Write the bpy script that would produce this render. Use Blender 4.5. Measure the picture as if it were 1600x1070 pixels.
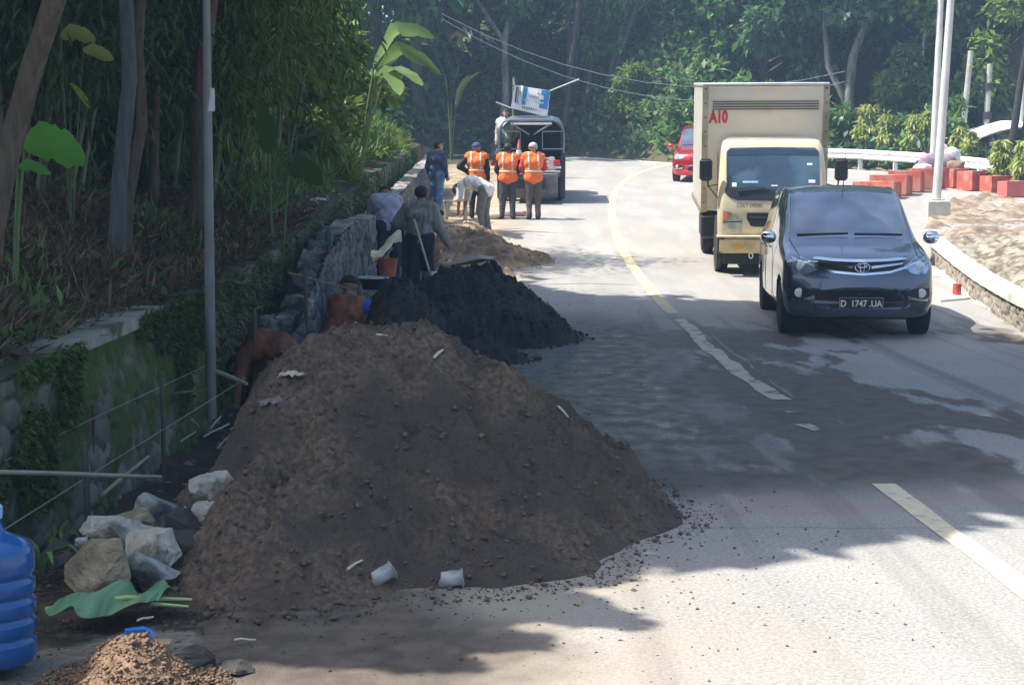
import bpy, math, random
import numpy as np
from mathutils import Vector, Matrix
from mathutils.bvhtree import BVHTree
rad = math.radians
for o in list(bpy.data.objects): bpy.data.objects.remove(o)
SC = bpy.context.scene
COL = SC.collection
# ------------------------------------------------------------------ camera, world, sun, exposure
F = 2300.0; CH = 1.6; PITCH = rad(5.83)
cd = bpy.data.cameras.new("camera"); cam = bpy.data.objects.new("camera", cd); COL.objects.link(cam)
cd.sensor_width = 36; cd.lens = 36*F/1600; cd.clip_end = 400; cd.clip_start = .1
cam.location = (0, 0, CH); cam.rotation_euler = (rad(90)-PITCH, 0, 0); SC.camera = cam
SUN_EL = rad(57); SAZ = Vector((-1, -.05, 0)).normalized()
S = Vector((SAZ.x*math.cos(SUN_EL), SAZ.y*math.cos(SUN_EL), math.sin(SUN_EL)))
W = bpy.data.worlds.new("World"); SC.world = W; W.use_nodes = True
nt = W.node_tree; sky = nt.nodes.new('ShaderNodeTexSky'); sky.sky_type = 'NISHITA'; sky.sun_disc = False
sky.sun_elevation = SUN_EL; sky.sun_rotation = math.atan2(S.x, S.y) % (2*math.pi); sky.air_density = 1.0; sky.dust_density = 2.6; sky.ozone_density = .5
bg = nt.nodes['Background']; nt.links.new(sky.outputs[0], bg.inputs[0]); bg.inputs[1].default_value = .148
sl = bpy.data.lights.new("sun", 'SUN'); sl.energy = 5.0; sl.angle = rad(.55); sl.color = (1, .95, .86)
so = bpy.data.objects.new("sun", sl); COL.objects.link(so); so.rotation_euler = S.to_track_quat('Z', 'Y').to_euler(); so.location = (-20, 5, 30)
SC.view_settings.view_transform = 'Standard'; SC.view_settings.look = 'None'
SC.view_settings.exposure = 1.02; SC.view_settings.gamma = 1
try:
    SC.cycles.use_denoising = True; SC.cycles.max_bounces = 6; SC.cycles.diffuse_bounces = 3; SC.cycles.glossy_bounces = 3
    SC.cycles.transparent_max_bounces = 6; SC.cycles.transmission_bounces = 4; SC.cycles.volume_bounces = 0
    SC.cycles.use_adaptive_sampling = True; SC.cycles.adaptive_threshold = .02; SC.cycles.caustics_reflective = False; SC.cycles.caustics_refractive = False
    SC.cycles.sample_clamp_indirect = 4
except Exception: pass
# ------------------------------------------------------------------ terrain profile and measuring helpers
def hermite(xs, ys):
    xs = np.array(xs, float); ys = np.array(ys, float); m = np.gradient(ys, xs)
    def f(x):
        x = np.clip(np.asarray(x, float), xs[0], xs[-1]); i = np.clip(np.searchsorted(xs, x)-1, 0, len(xs)-2)
        h = xs[i+1]-xs[i]; t = (x-xs[i])/h
        return ((2*t**3-3*t**2+1)*ys[i]+(t**3-2*t**2+t)*h*m[i]+(-2*t**3+3*t**2)*ys[i+1]+(t**3-t**2)*h*m[i+1])
    return f
R = hermite([-20, 0, 8, 16, 20, 24, 32, 43, 55, 70, 100, 160], [0, 0, 0, 0, .1, .33, .98, 1.92, 2.85, 3.8, 5, 6])
WT = hermite([-5, 8, 11, 13.3, 17.6, 25, 37, 45], [.68, .68, .73, .8, 1.07, 1.7, 2.57, 3.1])      # old wall top
NW = hermite([12, 13.4, 14.2, 15, 16, 24, 37, 42], [-.5, -.1, .18, .50, .76, 1.29, 2.3, 2.7])                              # new wall top
def ss(a, b, x): t = np.clip((np.asarray(x, float)-a)/(b-a), 0, 1); return t*t*(3-2*t)
XW = lambda Y: np.interp(Y, [8, 16.8, 25, 30, 36, 60], [4.45, 5.85, 7.15, 8.3, 10.2, 30])   # low kerb wall line
YF = lambda X: np.interp(X, [-12, -6, -2, 2, 5.4, 10.4, 15, 19, 30, 60], [48, 52, 57, 57, 52, 48.5, 42.5, 36, 22, 0])
_rs = np.random.RandomState(7)
def vnoise(x, y, z=0., seed=0):
    """cheap smooth value noise (numpy)"""
    x = np.asarray(x, float); y = np.asarray(y, float); z = np.asarray(z, float)+0*x; y = y+0*x
    xi, yi, zi = np.floor(x).astype(np.int64), np.floor(y).astype(np.int64), np.floor(z).astype(np.int64)
    fx, fy, fz = x-xi, y-yi, z-zi; fx = fx*fx*(3-2*fx); fy = fy*fy*(3-2*fy); fz = fz*fz*(3-2*fz)
    def h(a, b, c):
        n = (a*374761393+b*668265263+c*2147483647+int(seed*10)*974634777) & 0xffffffff
        n = ((n ^ (n >> 13))*1274126177) & 0xffffffff
        return ((n ^ (n >> 16)) & 0xffff)/65535.
    r = 0
    for dx in (0, 1):
        for dy in (0, 1):
            for dz in (0, 1):
                r = r+(fx if dx else 1-fx)*(fy if dy else 1-fy)*(fz if dz else 1-fz)*h(xi+dx, yi+dy, zi+dz)
    return r*2-1
def fbm(x, y, z=0., o=4, seed=0):
    r = 0; a = 1.; k = 1.
    for i in range(o): r = r+a*vnoise(np.asarray(x)*k, np.asarray(y)*k, np.asarray(z)*k, seed+i*17); a *= .5; k *= 2.03
    return r
def Gz(X, Y):
    X = np.asarray(X, float); Y = np.asarray(Y, float)+0*X
    r = R(Y); z = r-.03
    tr = ss(-1.25, -1.55, X)*ss(6.2, 7.6, Y)*(1-ss(26, 32, Y))
    z = z-.42*tr+tr*.05*fbm(X*3, Y*3, 0, 3, 5)
    z = z-.015*ss(-1.0, -1.5, X)*(1-tr)
    z = z+ss(-.9, -1.8, X)*.03*fbm(X*2.2, Y*2.2, 0, 3, 3)
    bank = WT(Y)-.05+.30*np.clip(-2.8-X, 0, 40)+.12*fbm(X*.8, Y*.8, 0, 3, 9)*ss(-2.8, -3.6, X)
    lb = (X < -2.74)
    z = np.where(lb, np.where(Y < 45, bank, bank), z)
    isl = ss(XW(Y)+.05, XW(Y)+.14, X)*(1-ss(42, 46, Y+.15*X))*(Y > 6)
    mound = (.28+.80*ss(XW(Y)+.3, XW(Y)+4.0, X)*(1-ss(22, 28.5, Y)))*(1-.85*ss(25, 31, Y))+.09*fbm(X*1.9, Y*1.9, 0, 4, 21)+.045*fbm(X*6, Y*5, 0, 2, 22)
    near = (Y < YF(X)-6.0-.25*np.clip(X-10, 0, 8))
    z = z+np.where(near, isl*mound, 0)
    d = Y-YF(X); far = (d > .35)
    slope = np.interp(X, [-3, 7, 10], [.75, .75, -.05])
    zf = r+np.clip(d-.35, 0, 12)*slope+.3*fbm(X*.5, Y*.5, 0, 3, 31)*ss(0, 2, d)
    zf = np.where(X > 8, np.maximum(zf, r-1.2)+.9*np.clip(d-9, 0, 14), zf)
    z = np.where(far & ~lb, zf, z)
    z = np.where(far & lb, np.maximum(z, r+.6+.35*np.clip(d, 0, 14)), z)
    return z
def ray(px, py):
    d = Vector(((px-800)/F, (535-py)/F, -1)).normalized(); d.rotate(cam.rotation_euler); return d
def gp(px, py, dz=0., f=None):
    """the ground point seen at a place of the photograph (dz above the road profile)"""
    d = ray(px, py); g = f or (lambda x, y: float(R(y)))
    t = 3.; prev = None
    while t < 140:
        p = Vector((0, 0, CH))+d*t; e = p.z-(g(p.x, p.y)+dz)
        if e < 0: return p if prev is None else Vector((p.x, p.y, g(p.x, p.y)+dz))
        t += .02
    return p
def at(px, py, Y):
    d = ray(px, py); return Vector((0, 0, CH))+d*(Y/d.y)
# ------------------------------------------------------------------ materials
_M = {}
def mat(name, col=(.5, .5, .5), rough=.8, var=.18, scale=6., bump=0., bscale=30., metal=0., spec=.4, coat=0., col2=None, thr=.55, s2=2.5, transl=0., island=0., attr=None, stretch=None, sub=0.):
    if name in _M: return _M[name]
    m = bpy.data.materials.new(name); m.use_nodes = True; n = m.node_tree.nodes; l = m.node_tree.links; b = n['Principled BSDF']
    b.inputs['Roughness'].default_value = rough; b.inputs['Metallic'].default_value = metal
    b.inputs['Specular IOR Level'].default_value = spec; b.inputs['Coat Weight'].default_value = coat; b.inputs['Coat Roughness'].default_value = .05
    tc = n.new('ShaderNodeTexCoord'); src = tc.outputs['Object']
    if stretch:
        mp = n.new('ShaderNodeMapping'); mp.inputs['Scale'].default_value = stretch; l.new(src, mp.inputs[0]); src = mp.outputs[0]
    def mix(fac, a, c):
        x = n.new('ShaderNodeMix'); x.data_type = 'RGBA'
        for s, v in ((0, fac), (6, a), (7, c)):
            if hasattr(v, 'is_output') or hasattr(v, 'links'): l.new(v, x.inputs[s])
            else: x.inputs[s].default_value = v if s == 0 else (*v[:3], 1)
        return x.outputs[2]
    def noise(sc, det=4):
        t = n.new('ShaderNodeTexNoise'); t.inputs['Scale'].default_value = sc; t.inputs['Detail'].default_value = det; l.new(src, t.inputs['Vector']); return t.outputs[0]
    def ramp(v, a, c):
        r = n.new('ShaderNodeMapRange'); r.inputs[1].default_value = a; r.inputs[2].default_value = c; l.new(v, r.inputs[0]); return r.outputs[0]
    lo = tuple(max(0, c*(1-var)) for c in col); hi = tuple(min(1, c*(1+var)) for c in col)
    c = mix(ramp(noise(scale), .3, .7), lo, hi)
    if attr:
        a = n.new('ShaderNodeAttribute'); a.attribute_name = attr
        mm = n.new('ShaderNodeMix'); mm.data_type = 'RGBA'; mm.blend_type = 'MULTIPLY'; mm.inputs[0].default_value = 1; l.new(c, mm.inputs[6]); l.new(a.outputs['Color'], mm.inputs[7]); c = mm.outputs[2]
    if island:
        g = n.new('ShaderNodeNewGeometry'); h = n.new('ShaderNodeHueSaturation')
        r = n.new('ShaderNodeMapRange'); r.inputs[3].default_value = 1-island; r.inputs[4].default_value = 1+island; l.new(g.outputs['Random Per Island'], r.inputs[0])
        r2 = n.new('ShaderNodeMapRange'); r2.inputs[3].default_value = .5-island*.06; r2.inputs[4].default_value = .5+island*.05
        w = n.new('ShaderNodeTexWhiteNoise'); w.noise_dimensions = '1D'; l.new(g.outputs['Random Per Island'], w.inputs['W']); l.new(w.outputs[0], r2.inputs[0])
        l.new(r.outputs[0], h.inputs['Value']); l.new(r2.outputs[0], h.inputs['Hue']); l.new(c, h.inputs['Color']); c = h.outputs[0]
    if col2: c = mix(ramp(noise(s2, 6), thr-.06, thr+.06), c, col2)
    l.new(c, b.inputs['Base Color'])
    if bump:
        bp = n.new('ShaderNodeBump'); bp.inputs['Strength'].default_value = bump; bp.inputs['Distance'].default_value = .02; l.new(noise(bscale, 6), bp.inputs['Height']); l.new(bp.outputs[0], b.inputs['Normal'])
    if transl:
        t = n.new('ShaderNodeBsdfTranslucent'); l.new(c, t.inputs[0]); x = n.new('ShaderNodeMixShader'); x.inputs[0].default_value = transl
        l.new(b.outputs[0], x.inputs[1]); l.new(t.outputs[0], x.inputs[2]); l.new(x.outputs[0], n['Material Output'].inputs[0])
    _M[name] = m; return m
# ------------------------------------------------------------------ mesh builder
class MB:
    def __init__(s): s.v = []; s.f = []; s.m = []
    def add(s, vs, fs, mi=0):
        k = len(s.v); s.v += [tuple(p) for p in vs]; s.f += [tuple(i+k for i in f) for f in fs]; s.m += [mi]*len(fs); return s
    def box(s, c, d, rot=None, mi=0, bev=0.):
        x, y, z = d[0]/2, d[1]/2, d[2]/2
        if bev:
            q = min(bev, x*.9, y*.9, z*.9); rings = []
            for (zz, i) in ((-z, q), (-z+q, 0), (z-q, 0), (z, q)):
                xx, yy = x-i, y-i; cc = q*.6
                rings.append([(-xx+cc, -yy, zz), (xx-cc, -yy, zz), (xx, -yy+cc, zz), (xx, yy-cc, zz), (xx-cc, yy, zz), (-xx+cc, yy, zz), (-xx, yy-cc, zz), (-xx, -yy+cc, zz)])
            t = MB(); t.loft(rings, cap=True); vs = t.v; fs = t.f
        else:
            vs = [(sx*x, sy*y, sz*z) for sz in (-1, 1) for sy in (-1, 1) for sx in (-1, 1)]
            fs = [(0, 2, 3, 1), (4, 5, 7, 6), (0, 1, 5, 4), (2, 6, 7, 3), (0, 4, 6, 2), (1, 3, 7, 5)]
        M = rot if rot is not None else Matrix.Identity(3)
        return s.add([(M @ Vector(p))+Vector(c) for p in vs], fs, mi)
    def loft(s, rings, cap=True, mi=0, closed=True):
        n = len(rings[0]); vs = [p for r in rings for p in r]; fs = []
        for j in range(len(rings)-1):
            for i in range(n if closed else n-1):
                a, b = j*n+i, j*n+(i+1) % n; fs.append((a, b, b+n, a+n))
        if cap: fs.append(tuple(reversed(range(n)))); fs.append(tuple((len(rings)-1)*n+i for i in range(n)))
        return s.add(vs, fs, mi)
    def tube(s, pts, r, n=8, mi=0, cap=True):
        pts = [Vector(p) for p in pts]; rr = r if hasattr(r, '__len__') else [r]*len(pts); rings = []; up = Vector((.13, .21, 1))
        u = None
        for i, p in enumerate(pts):
            t = (pts[min(i+1, len(pts)-1)]-pts[max(i-1, 0)])
            if t.length < 1e-9: t = Vector((0, 0, 1))
            t.normalize()
            if u is None: u = t.cross(up) if abs(t.dot(up)) < .95 else t.cross(Vector((1, 0, 0)))
            u = (u-t*u.dot(t)).normalized(); w = t.cross(u)
            rings.append([p+(u*math.cos(a)+w*math.sin(a))*rr[i] for a in [2*math.pi*k/n for k in range(n)]])
        return s.loft(rings, cap, mi)
    def cyl(s, a, b, r, n=16, mi=0, r2=None): return s.tube([a, b], [r, r if r2 is None else r2], n, mi)
    def lathe(s, prof, c=(0, 0, 0), n=24, mi=0, rot=None):
        M = rot or Matrix.Identity(3)
        return s.loft([[(M @ Vector((r*math.cos(2*math.pi*k/n), r*math.sin(2*math.pi*k/n), z)))+Vector(c) for k in range(n)] for r, z in prof], True, mi)
    def torus(s, c, R1, R2, r, rot=None, n=24, mi=0):
        M = rot or Matrix.Identity(3); rings = []
        pts = [(M @ Vector((R1*math.cos(2*math.pi*k/n), R2*math.sin(2*math.pi*k/n), 0)))+Vector(c) for k in range(n+1)]
        return s.tube(pts, r, 6, mi, False)
    def sheet(s, f, us, vs_, mi=0, back=None):
        nu, nv = len(us), len(vs_); P = [f(u, v) for v in vs_ for u in us]
        fs = [(j*nu+i, j*nu+i+1, (j+1)*nu+i+1, (j+1)*nu+i) for j in range(nv-1) for i in range(nu-1)]
        return s.add(P, fs, mi)
    def solid(s, f, us, vs_, th, mi=0):
        """sheet with thickness th (vector)"""
        nu, nv = len(us), len(vs_); P = [Vector(f(u, v)) for v in vs_ for u in us]; T = Vector(th); N = nu*nv
        fs = [(j*nu+i, j*nu+i+1, (j+1)*nu+i+1, (j+1)*nu+i) for j in range(nv-1) for i in range(nu-1)]
        fs += [tuple(N+k for k in reversed(q)) for q in fs[:]]
        bd = [i for i in range(nu)]+[j*nu+nu-1 for j in range(1, nv)]+[(nv-1)*nu+i for i in range(nu-2, -1, -1)]+[j*nu for j in range(nv-2, 0, -1)]
        for k in range(len(bd)): a, b = bd[k], bd[(k+1) % len(bd)]; fs.append((b, a, a+N, b+N))
        return s.add(P+[p+T for p in P], fs, mi)
    def prism(s, poly, th, M=None, mi=0):
        """poly: (x,z) outline in the XZ plane, extruded along +Y by th, then placed by matrix M"""
        M = M or Matrix.Identity(4); n = len(poly)
        vs = [M @ Vector((x, 0, z)) for x, z in poly]+[M @ Vector((x, th, z)) for x, z in poly]
        return s.add(vs, [tuple(range(n)), tuple(reversed(range(n, 2*n)))]+[(i, i+n, (i+1) % n+n, (i+1) % n) for i in range(n)], mi)
    def build(s, name, ms, parent=None, smooth=True, loc=None, ang=40):
        me = bpy.data.meshes.new(name); me.from_pydata(s.v, [], s.f)
        ms = ms if isinstance(ms, (list, tuple)) else [ms]
        for m in ms: me.materials.append(m)
        if any(s.m): me.polygons.foreach_set('material_index', s.m)
        me.update()
        return link(name, me, parent, smooth, loc, ang)
def link(name, me, parent=None, smooth=True, loc=None, ang=40):
    if smooth:
        me.polygons.foreach_set('use_smooth', [True]*len(me.polygons))
        try: me.set_sharp_from_angle(angle=rad(ang))
        except Exception: pass
    o = bpy.data.objects.new(name, me); COL.objects.link(o); o.parent = parent
    if loc is not None: o.location = loc
    return o
def npmesh(name, V, Fq, ms, parent=None, smooth=False, attr=None):
    V = np.asarray(V, np.float32); Fq = np.asarray(Fq, np.int32); me = bpy.data.meshes.new(name)
    me.vertices.add(len(V)); me.vertices.foreach_set('co', V.ravel()); k = Fq.shape[1]
    me.loops.add(Fq.size); me.loops.foreach_set('vertex_index', Fq.ravel()); me.polygons.add(len(Fq))
    me.polygons.foreach_set('loop_start', np.arange(0, Fq.size, k, dtype=np.int32))
    me.update(calc_edges=True); me.validate()
    for m in (ms if isinstance(ms, (list, tuple)) else [ms]): me.materials.append(m)
    if attr is not None:
        a = me.color_attributes.new(name='tint', type='FLOAT_COLOR', domain='POINT'); a.data.foreach_set('color', np.asarray(attr, np.float32).ravel())
    if smooth: me.polygons.foreach_set('use_smooth', [True]*len(me.polygons))
    o = bpy.data.objects.new(name, me); COL.objects.link(o); o.parent = parent; return o
def grid(name, fn, us, vs, ms, parent=None, smooth=True, attr=None):
    U, V = np.meshgrid(us, vs); P = np.stack(fn(U, V), -1).reshape(-1, 3); nu, nv = len(us), len(vs)
    i, j = np.meshgrid(np.arange(nu-1), np.arange(nv-1)); a = (j*nu+i).ravel()
    o = npmesh(name, P, np.stack([a, a+1, a+1+nu, a+nu], 1), ms, parent, smooth, attr(U, V).reshape(-1, 4) if attr else None); return o
def tag(o, label=None, cat=None, group=None, kind=None):
    if label: o['label'] = label
    if cat: o['category'] = cat
    if group: o['group'] = group
    if kind: o['kind'] = kind
    return o
def thing(name, label, cat, loc=(0, 0, 0), rz=0., group=None, rx=0., ry=0.):
    o = bpy.data.objects.new(name, None); COL.objects.link(o); o.location = loc; o.rotation_euler = (rx, ry, rz); o.empty_display_size = .2
    return tag(o, label, cat, group)
def dup(root, loc, rz=0., label=None, scale=None, rx=None):
    r = root.copy(); COL.objects.link(r); r.location = loc; r.rotation_euler.z = rz
    if rx is not None: r.rotation_euler.x = rx
    if scale is not None: r.scale = scale if hasattr(scale, '__len__') else (scale,)*3
    if label: r['label'] = label
    for ch in list(root.children):
        c = ch.copy(); COL.objects.link(c); c.parent = r
        for g in list(ch.children): d = g.copy(); COL.objects.link(d); d.parent = c
    return r
def text_mesh(txt, size, th=.003, bold=0., sx=1.):
    c = bpy.data.curves.new('t', 'FONT'); c.body = txt; c.size = size; c.extrude = th; c.offset = bold; c.align_x = 'CENTER'; c.align_y = 'CENTER'
    o = bpy.data.objects.new('t', c); COL.objects.link(o); dg = bpy.context.evaluated_depsgraph_get(); me = bpy.data.meshes.new_from_object(o.evaluated_get(dg))
    bpy.data.objects.remove(o); bpy.data.curves.remove(c)
    for v in me.vertices: x, y, z = v.co; v.co = (x*sx, -z, y)      # stands in the XZ plane, reads from -Y
    return me
def text(name, txt, size, m, parent, loc, rz=0, th=.003, bold=0., sx=1., rx=0):
    me = text_mesh(txt, size, th, bold, sx); me.materials.append(m); o = bpy.data.objects.new(name, me); COL.objects.link(o); o.parent = parent; o.location = loc; o.rotation_euler = (rx, 0, rz); return o
# ------------------------------------------------------------------ signed distance figures (one continuous skin)
def surfnet(f, lo, hi, res):
    lo = np.array(lo, float); n = np.ceil((np.array(hi)-lo)/res).astype(int)+2
    ax = [lo[i]+np.arange(n[i])*res for i in range(3)]; X, Y, Z = np.meshgrid(*ax, indexing='ij')
    v = f(X, Y, Z); s = v < 0; cn = tuple(k-1 for k in n); acc = np.zeros(cn+(3,)); cnt = np.zeros(cn)
    def cor(a, d): return a[d[0]:d[0]+cn[0], d[1]:d[1]+cn[1], d[2]:d[2]+cn[2]]
    for axis in range(3):
        o1, o2 = [a for a in range(3) if a != axis]
        for p in (0, 1):
            for q in (0, 1):
                d = [0, 0, 0]; d[o1] = p; d[o2] = q; e = list(d); e[axis] = 1
                va, vb = cor(v, d), cor(v, e); mk = (va < 0) != (vb < 0); t = np.where(mk, va/np.where(mk, va-vb, 1), 0)
                cnt += mk
                for k in range(3): acc[..., k] += mk*((t if k == axis else d[k]))
    act = cnt > 0; idx = -np.ones(cn, int); idx[act] = np.arange(act.sum()); ii = np.argwhere(act); V = lo+(ii+acc[act]/cnt[act][:, None])*res
    Q = []
    for axis in range(3):
        a, b = (axis+1) % 3, (axis+2) % 3
        sl0 = [slice(1, -1)]*3; sl0[axis] = slice(0, -1); sl1 = [slice(1, -1)]*3; sl1[axis] = slice(1, None)
        s0, s1 = s[tuple(sl0)], s[tuple(sl1)]; e = np.argwhere(s0 != s1); fl = s0[tuple(e.T)]
        e = e+1; e[:, axis] -= 1; ea = np.zeros(3, int); ea[a] = 1; eb = np.zeros(3, int); eb[b] = 1
        c = [idx[tuple((e-o).T)] for o in (ea+eb, eb, 0*ea, ea)]
        q = np.stack(c, 1); q[~fl] = q[~fl][:, ::-1]; Q.append(q)
    return V, np.concatenate(Q)
def cap_sdf(P, a, b, ra, rb):
    a = np.array(a, float); b = np.array(b, float); ab = b-a; L = max(1e-9, ab @ ab)
    dx, dy, dz = P[0]-a[0], P[1]-a[1], P[2]-a[2]; t = np.clip((dx*ab[0]+dy*ab[1]+dz*ab[2])/L, 0, 1)
    return np.sqrt((dx-t*ab[0])**2+(dy-t*ab[1])**2+(dz-t*ab[2])**2)-(ra+(rb-ra)*t)
def smin(a, b, k): h = np.clip(.5+.5*(b-a)/k, 0, 1); return b+(a-b)*h-k*h*(1-h)
def blob(prims, res=.016, k=.03, infl=0., clip=None, wr=0.):
    A = np.array([[min(p[0][i]-p[2], p[1][i]-p[3]) for i in range(3)] for p in prims]).min(0)-infl-.03-k/2
    B = np.array([[max(p[0][i]+p[2], p[1][i]+p[3]) for i in range(3)] for p in prims]).max(0)+infl+.03+k/2
    def f(X, Y, Z):
        r = None
        for p in prims:
            d = cap_sdf((X, Y, Z), *p[:4]); r = d if r is None else smin(r, d, k)
        r = r-infl
        if wr: r = r+wr*2.0*fbm(X*15, Y*15, Z*9, 3, 3)
        if clip: r = np.maximum(r, clip(X, Y, Z))
        return r
    return surfnet(f, A, B, res)
def pose(h=1.65, **kw):
    s = h/1.65
    J = dict(pel=(0, 0, .90), wai=(0, 0, 1.03), che=(0, 0, 1.22), nec=(0, 0, 1.39), hea=(0, .015, 1.53),
             shl=(-.175, 0, 1.345), shr=(.175, 0, 1.345), ell=(-.225, -.02, 1.07), elr=(.225, -.02, 1.07), wrl=(-.235, .05, .84), wrr=(.235, .05, .84),
             hil=(-.085, 0, .88), hir=(.085, 0, .88), knl=(-.10, .015, .48), knr=(.10, .015, .48), anl=(-.105, -.02, .075), anr=(.105, -.02, .075),
             tol=(-.12, .13, .03), tor=(.12, .13, .03), fd=(0, 1, 0))
    J.update(kw); return {k: (np.array(v, float)*(s if k != 'fd' else 1)) for k, v in J.items()}
def torso(J):
    sx = (J['shr']-J['shl']); sx /= np.linalg.norm(sx); hx = J['hir']-J['hil']; hx /= np.linalg.norm(hx); mx = (sx+hx)/2
    return [(J['pel']-hx*.06, J['pel']+hx*.06, .115, .115), (J['wai']-mx*.055, J['wai']+mx*.055, .10, .10), (J['che']-sx*.075, J['che']+sx*.075, .118, .118),
            (J['shl']*.86+J['shr']*.14, J['shr']*.86+J['shl']*.14, .068, .068), (J['wai'], J['che'], .11, .12), (J['pel'], J['wai'], .11, .10)]
def arms(J, low=True, up=True, which='lr'):
    r = []
    for s in which:
        if up: r.append((J['sh'+s], J['el'+s], .056, .043))
        if low: r.append((J['el'+s], J['wr'+s], .042, .028))
    return r
def legs(J, frac=1.):
    r = []
    for s in 'lr': r += [(J['hi'+s], J['kn'+s], .088, .058), (J['kn'+s], J['kn'+s]+(J['an'+s]-J['kn'+s])*frac, .056, .056-.02*frac)]
    return r
def person(label, loc, rz, J, skin, wear, group=None, eyes=False):
    root = thing('person', label, 'person', loc, rz, group)
    h, fd = J['hea'], J['fd']/np.linalg.norm(J['fd']); up = (h-J['nec']); up = up-fd*(up @ fd)*.6; up /= np.linalg.norm(up); side = np.cross(fd, up); side /= np.linalg.norm(side)
    head = [(h+up*.02-fd*.012, h+up*.025+fd*.012, .086, .083), (h-up*.05+fd*.03, h-up*.075+fd*.045, .052, .042), (h+fd*.085-up*.005, h+fd*.1-up*.025, .010, .014), (h+fd*.078-up*.058, h+fd*.08-up*.058, .02, .02)]
    for q in (-1, 1): head.append((h+side*.084*q+up*.012, h+side*.088*q-up*.02, .016, .013))
    pr = torso(J)+arms(J)+legs(J)+[(J['nec']-(J['hea']-J['nec'])*.3, h-up*.04, .056, .052)]
    hb = MB()
    for s in 'lr':
        wv = J['wr'+s]-J['el'+s]; wv /= np.linalg.norm(wv); lat = np.cross(wv, fd); lat /= max(1e-6, np.linalg.norm(lat)); pal = np.cross(lat, wv)
        k0 = J['wr'+s]+wv*.075; pr += [(J['wr'+s], k0-pal*.0+lat*.01, .026, .024), (k0+pal*.022, k0-pal*.022, .02, .018)]
        pr += [(J['an'+s], J['to'+s], .04, .036)]
        ins = lat*(1 if s == 'r' else -1)
        for i, (o, ln) in enumerate(((-.03, .062), (-.01, .075), (.01, .07), (.03, .055))):
            b = k0-pal*o-wv*.01; d1 = wv*.9+ins*-.15; d2 = wv*.6-ins*.75
            hb.tube([b, b+d1*ln*.45, b+d1*ln*.45+d2*ln*.55], [.0095, .009, .0065], 6)
        b = J['wr'+s]+wv*.03+pal*.022; hb.tube([b, b+wv*.03+pal*.028, b+wv*.062+pal*.03], [.012, .0105, .008], 6)
    V, Q = blob(pr, .017, .035); V2, Q2 = blob(head, .011, .03)
    Vh = np.array([tuple(p) for p in hb.v]); F4 = [f for f in hb.f if len(f) == 4]
    me_v = np.concatenate([V, V2, Vh]); me_f = np.concatenate([Q, Q2+len(V), np.array(F4)+len(V)+len(V2)])
    npmesh('body', me_v, me_f, skin, root, True)
    if eyes:
        for q in (-1, 1):
            e = MB(); c = h+fd*.078+side*.03*q+up*.012; e.lathe([(.002, -.008), (.009, -.004), (.010, 0), (.009, .004), (.002, .008)], c, 8); e.build('eye', mat('eye_dark', (.03, .02, .02), .3), root)
    for g in wear:
        nm, kind, m = g[:3]; opt = g[3] if len(g) > 3 else {}
        infl = opt.get('infl', .018); clip = None; res = .017
        if kind == 'shirt': p = torso(J)+arms(J, low=opt.get('long', True), up=True)+[(J['nec']-(J['hea']-J['nec'])*.3, J['nec'], .05, .045)]
        elif kind == 'vest':
            p = torso(J)+[(J['shl'], J['shl']+(J['ell']-J['shl'])*.1, .05, .05), (J['shr'], J['shr']+(J['elr']-J['shr'])*.1, .05, .05)]; infl = opt.get('infl', .035)
        elif kind == 'band':
            p = torso(J)+[(J['shl'], J['shl']+(J['ell']-J['shl'])*.1, .05, .05), (J['shr'], J['shr']+(J['elr']-J['shr'])*.1, .05, .05)]; infl = .042; c0 = J[opt.get('at', 'wai')]+np.array((0, 0, opt.get('dz', 0))); ax = J['che']-J['pel']; ax = ax/np.linalg.norm(ax); hw = opt.get('hw', .022); res = .011
            clip = lambda X, Y, Z, c0=c0, ax=ax, hw=hw: np.abs((X-c0[0])*ax[0]+(Y-c0[1])*ax[1]+(Z-c0[2])*ax[2])-hw
        elif kind == 'straps':
            p = torso(J); infl = .042; res = .011; sx = J['shr']-J['shl']; sx = sx/np.linalg.norm(sx); c0 = J['che']; ax = J['che']-J['pel']; ax = ax/np.linalg.norm(ax)
            clip = lambda X, Y, Z, c0=c0, sx=sx, ax=ax: np.maximum(np.abs(np.abs((X-c0[0])*sx[0]+(Y-c0[1])*sx[1]+(Z-c0[2])*sx[2])-.105)-.02, -((X-c0[0])*ax[0]+(Y-c0[1])*ax[1]+(Z-c0[2])*ax[2])-.16)
        elif kind == 'trousers': p = legs(J, opt.get('frac', .93))+[torso(J)[0]]; infl = opt.get('infl', .02)
        elif kind == 'shoes': p = [(J['an'+s]+np.array((0, 0, 0)), J['to'+s], .045, .04) for s in 'lr']+[(J['an'+s]+(J['kn'+s]-J['an'+s])*opt.get('h', .1), J['an'+s], .05, .045) for s in 'lr']; infl = .008
        elif kind == 'gloves': p = [(J['wr'+s], J['wr'+s]+(J['wr'+s]-J['el'+s])/np.linalg.norm(J['wr'+s]-J['el'+s])*.09, .03, .034) for s in 'lr']; infl = .01
        elif kind == 'hair':
            p = [head[0]]; infl = .012; res = .011
            def clip(X, Y, Z):
                f_ = (X-h[0])*fd[0]+(Y-h[1])*fd[1]+(Z-h[2])*fd[2]; u_ = (X-h[0])*up[0]+(Y-h[1])*up[1]+(Z-h[2])*up[2]
                return np.maximum(np.minimum(f_-.03, .055-u_), -.07-u_)
        elif kind == 'cap':
            p = [head[0]]; infl = .016; res = .011; clip = lambda X, Y, Z: -((X-h[0])*up[0]+(Y-h[1])*up[1]+(Z-h[2])*up[2])+.012
        elif kind == 'brim':
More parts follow.
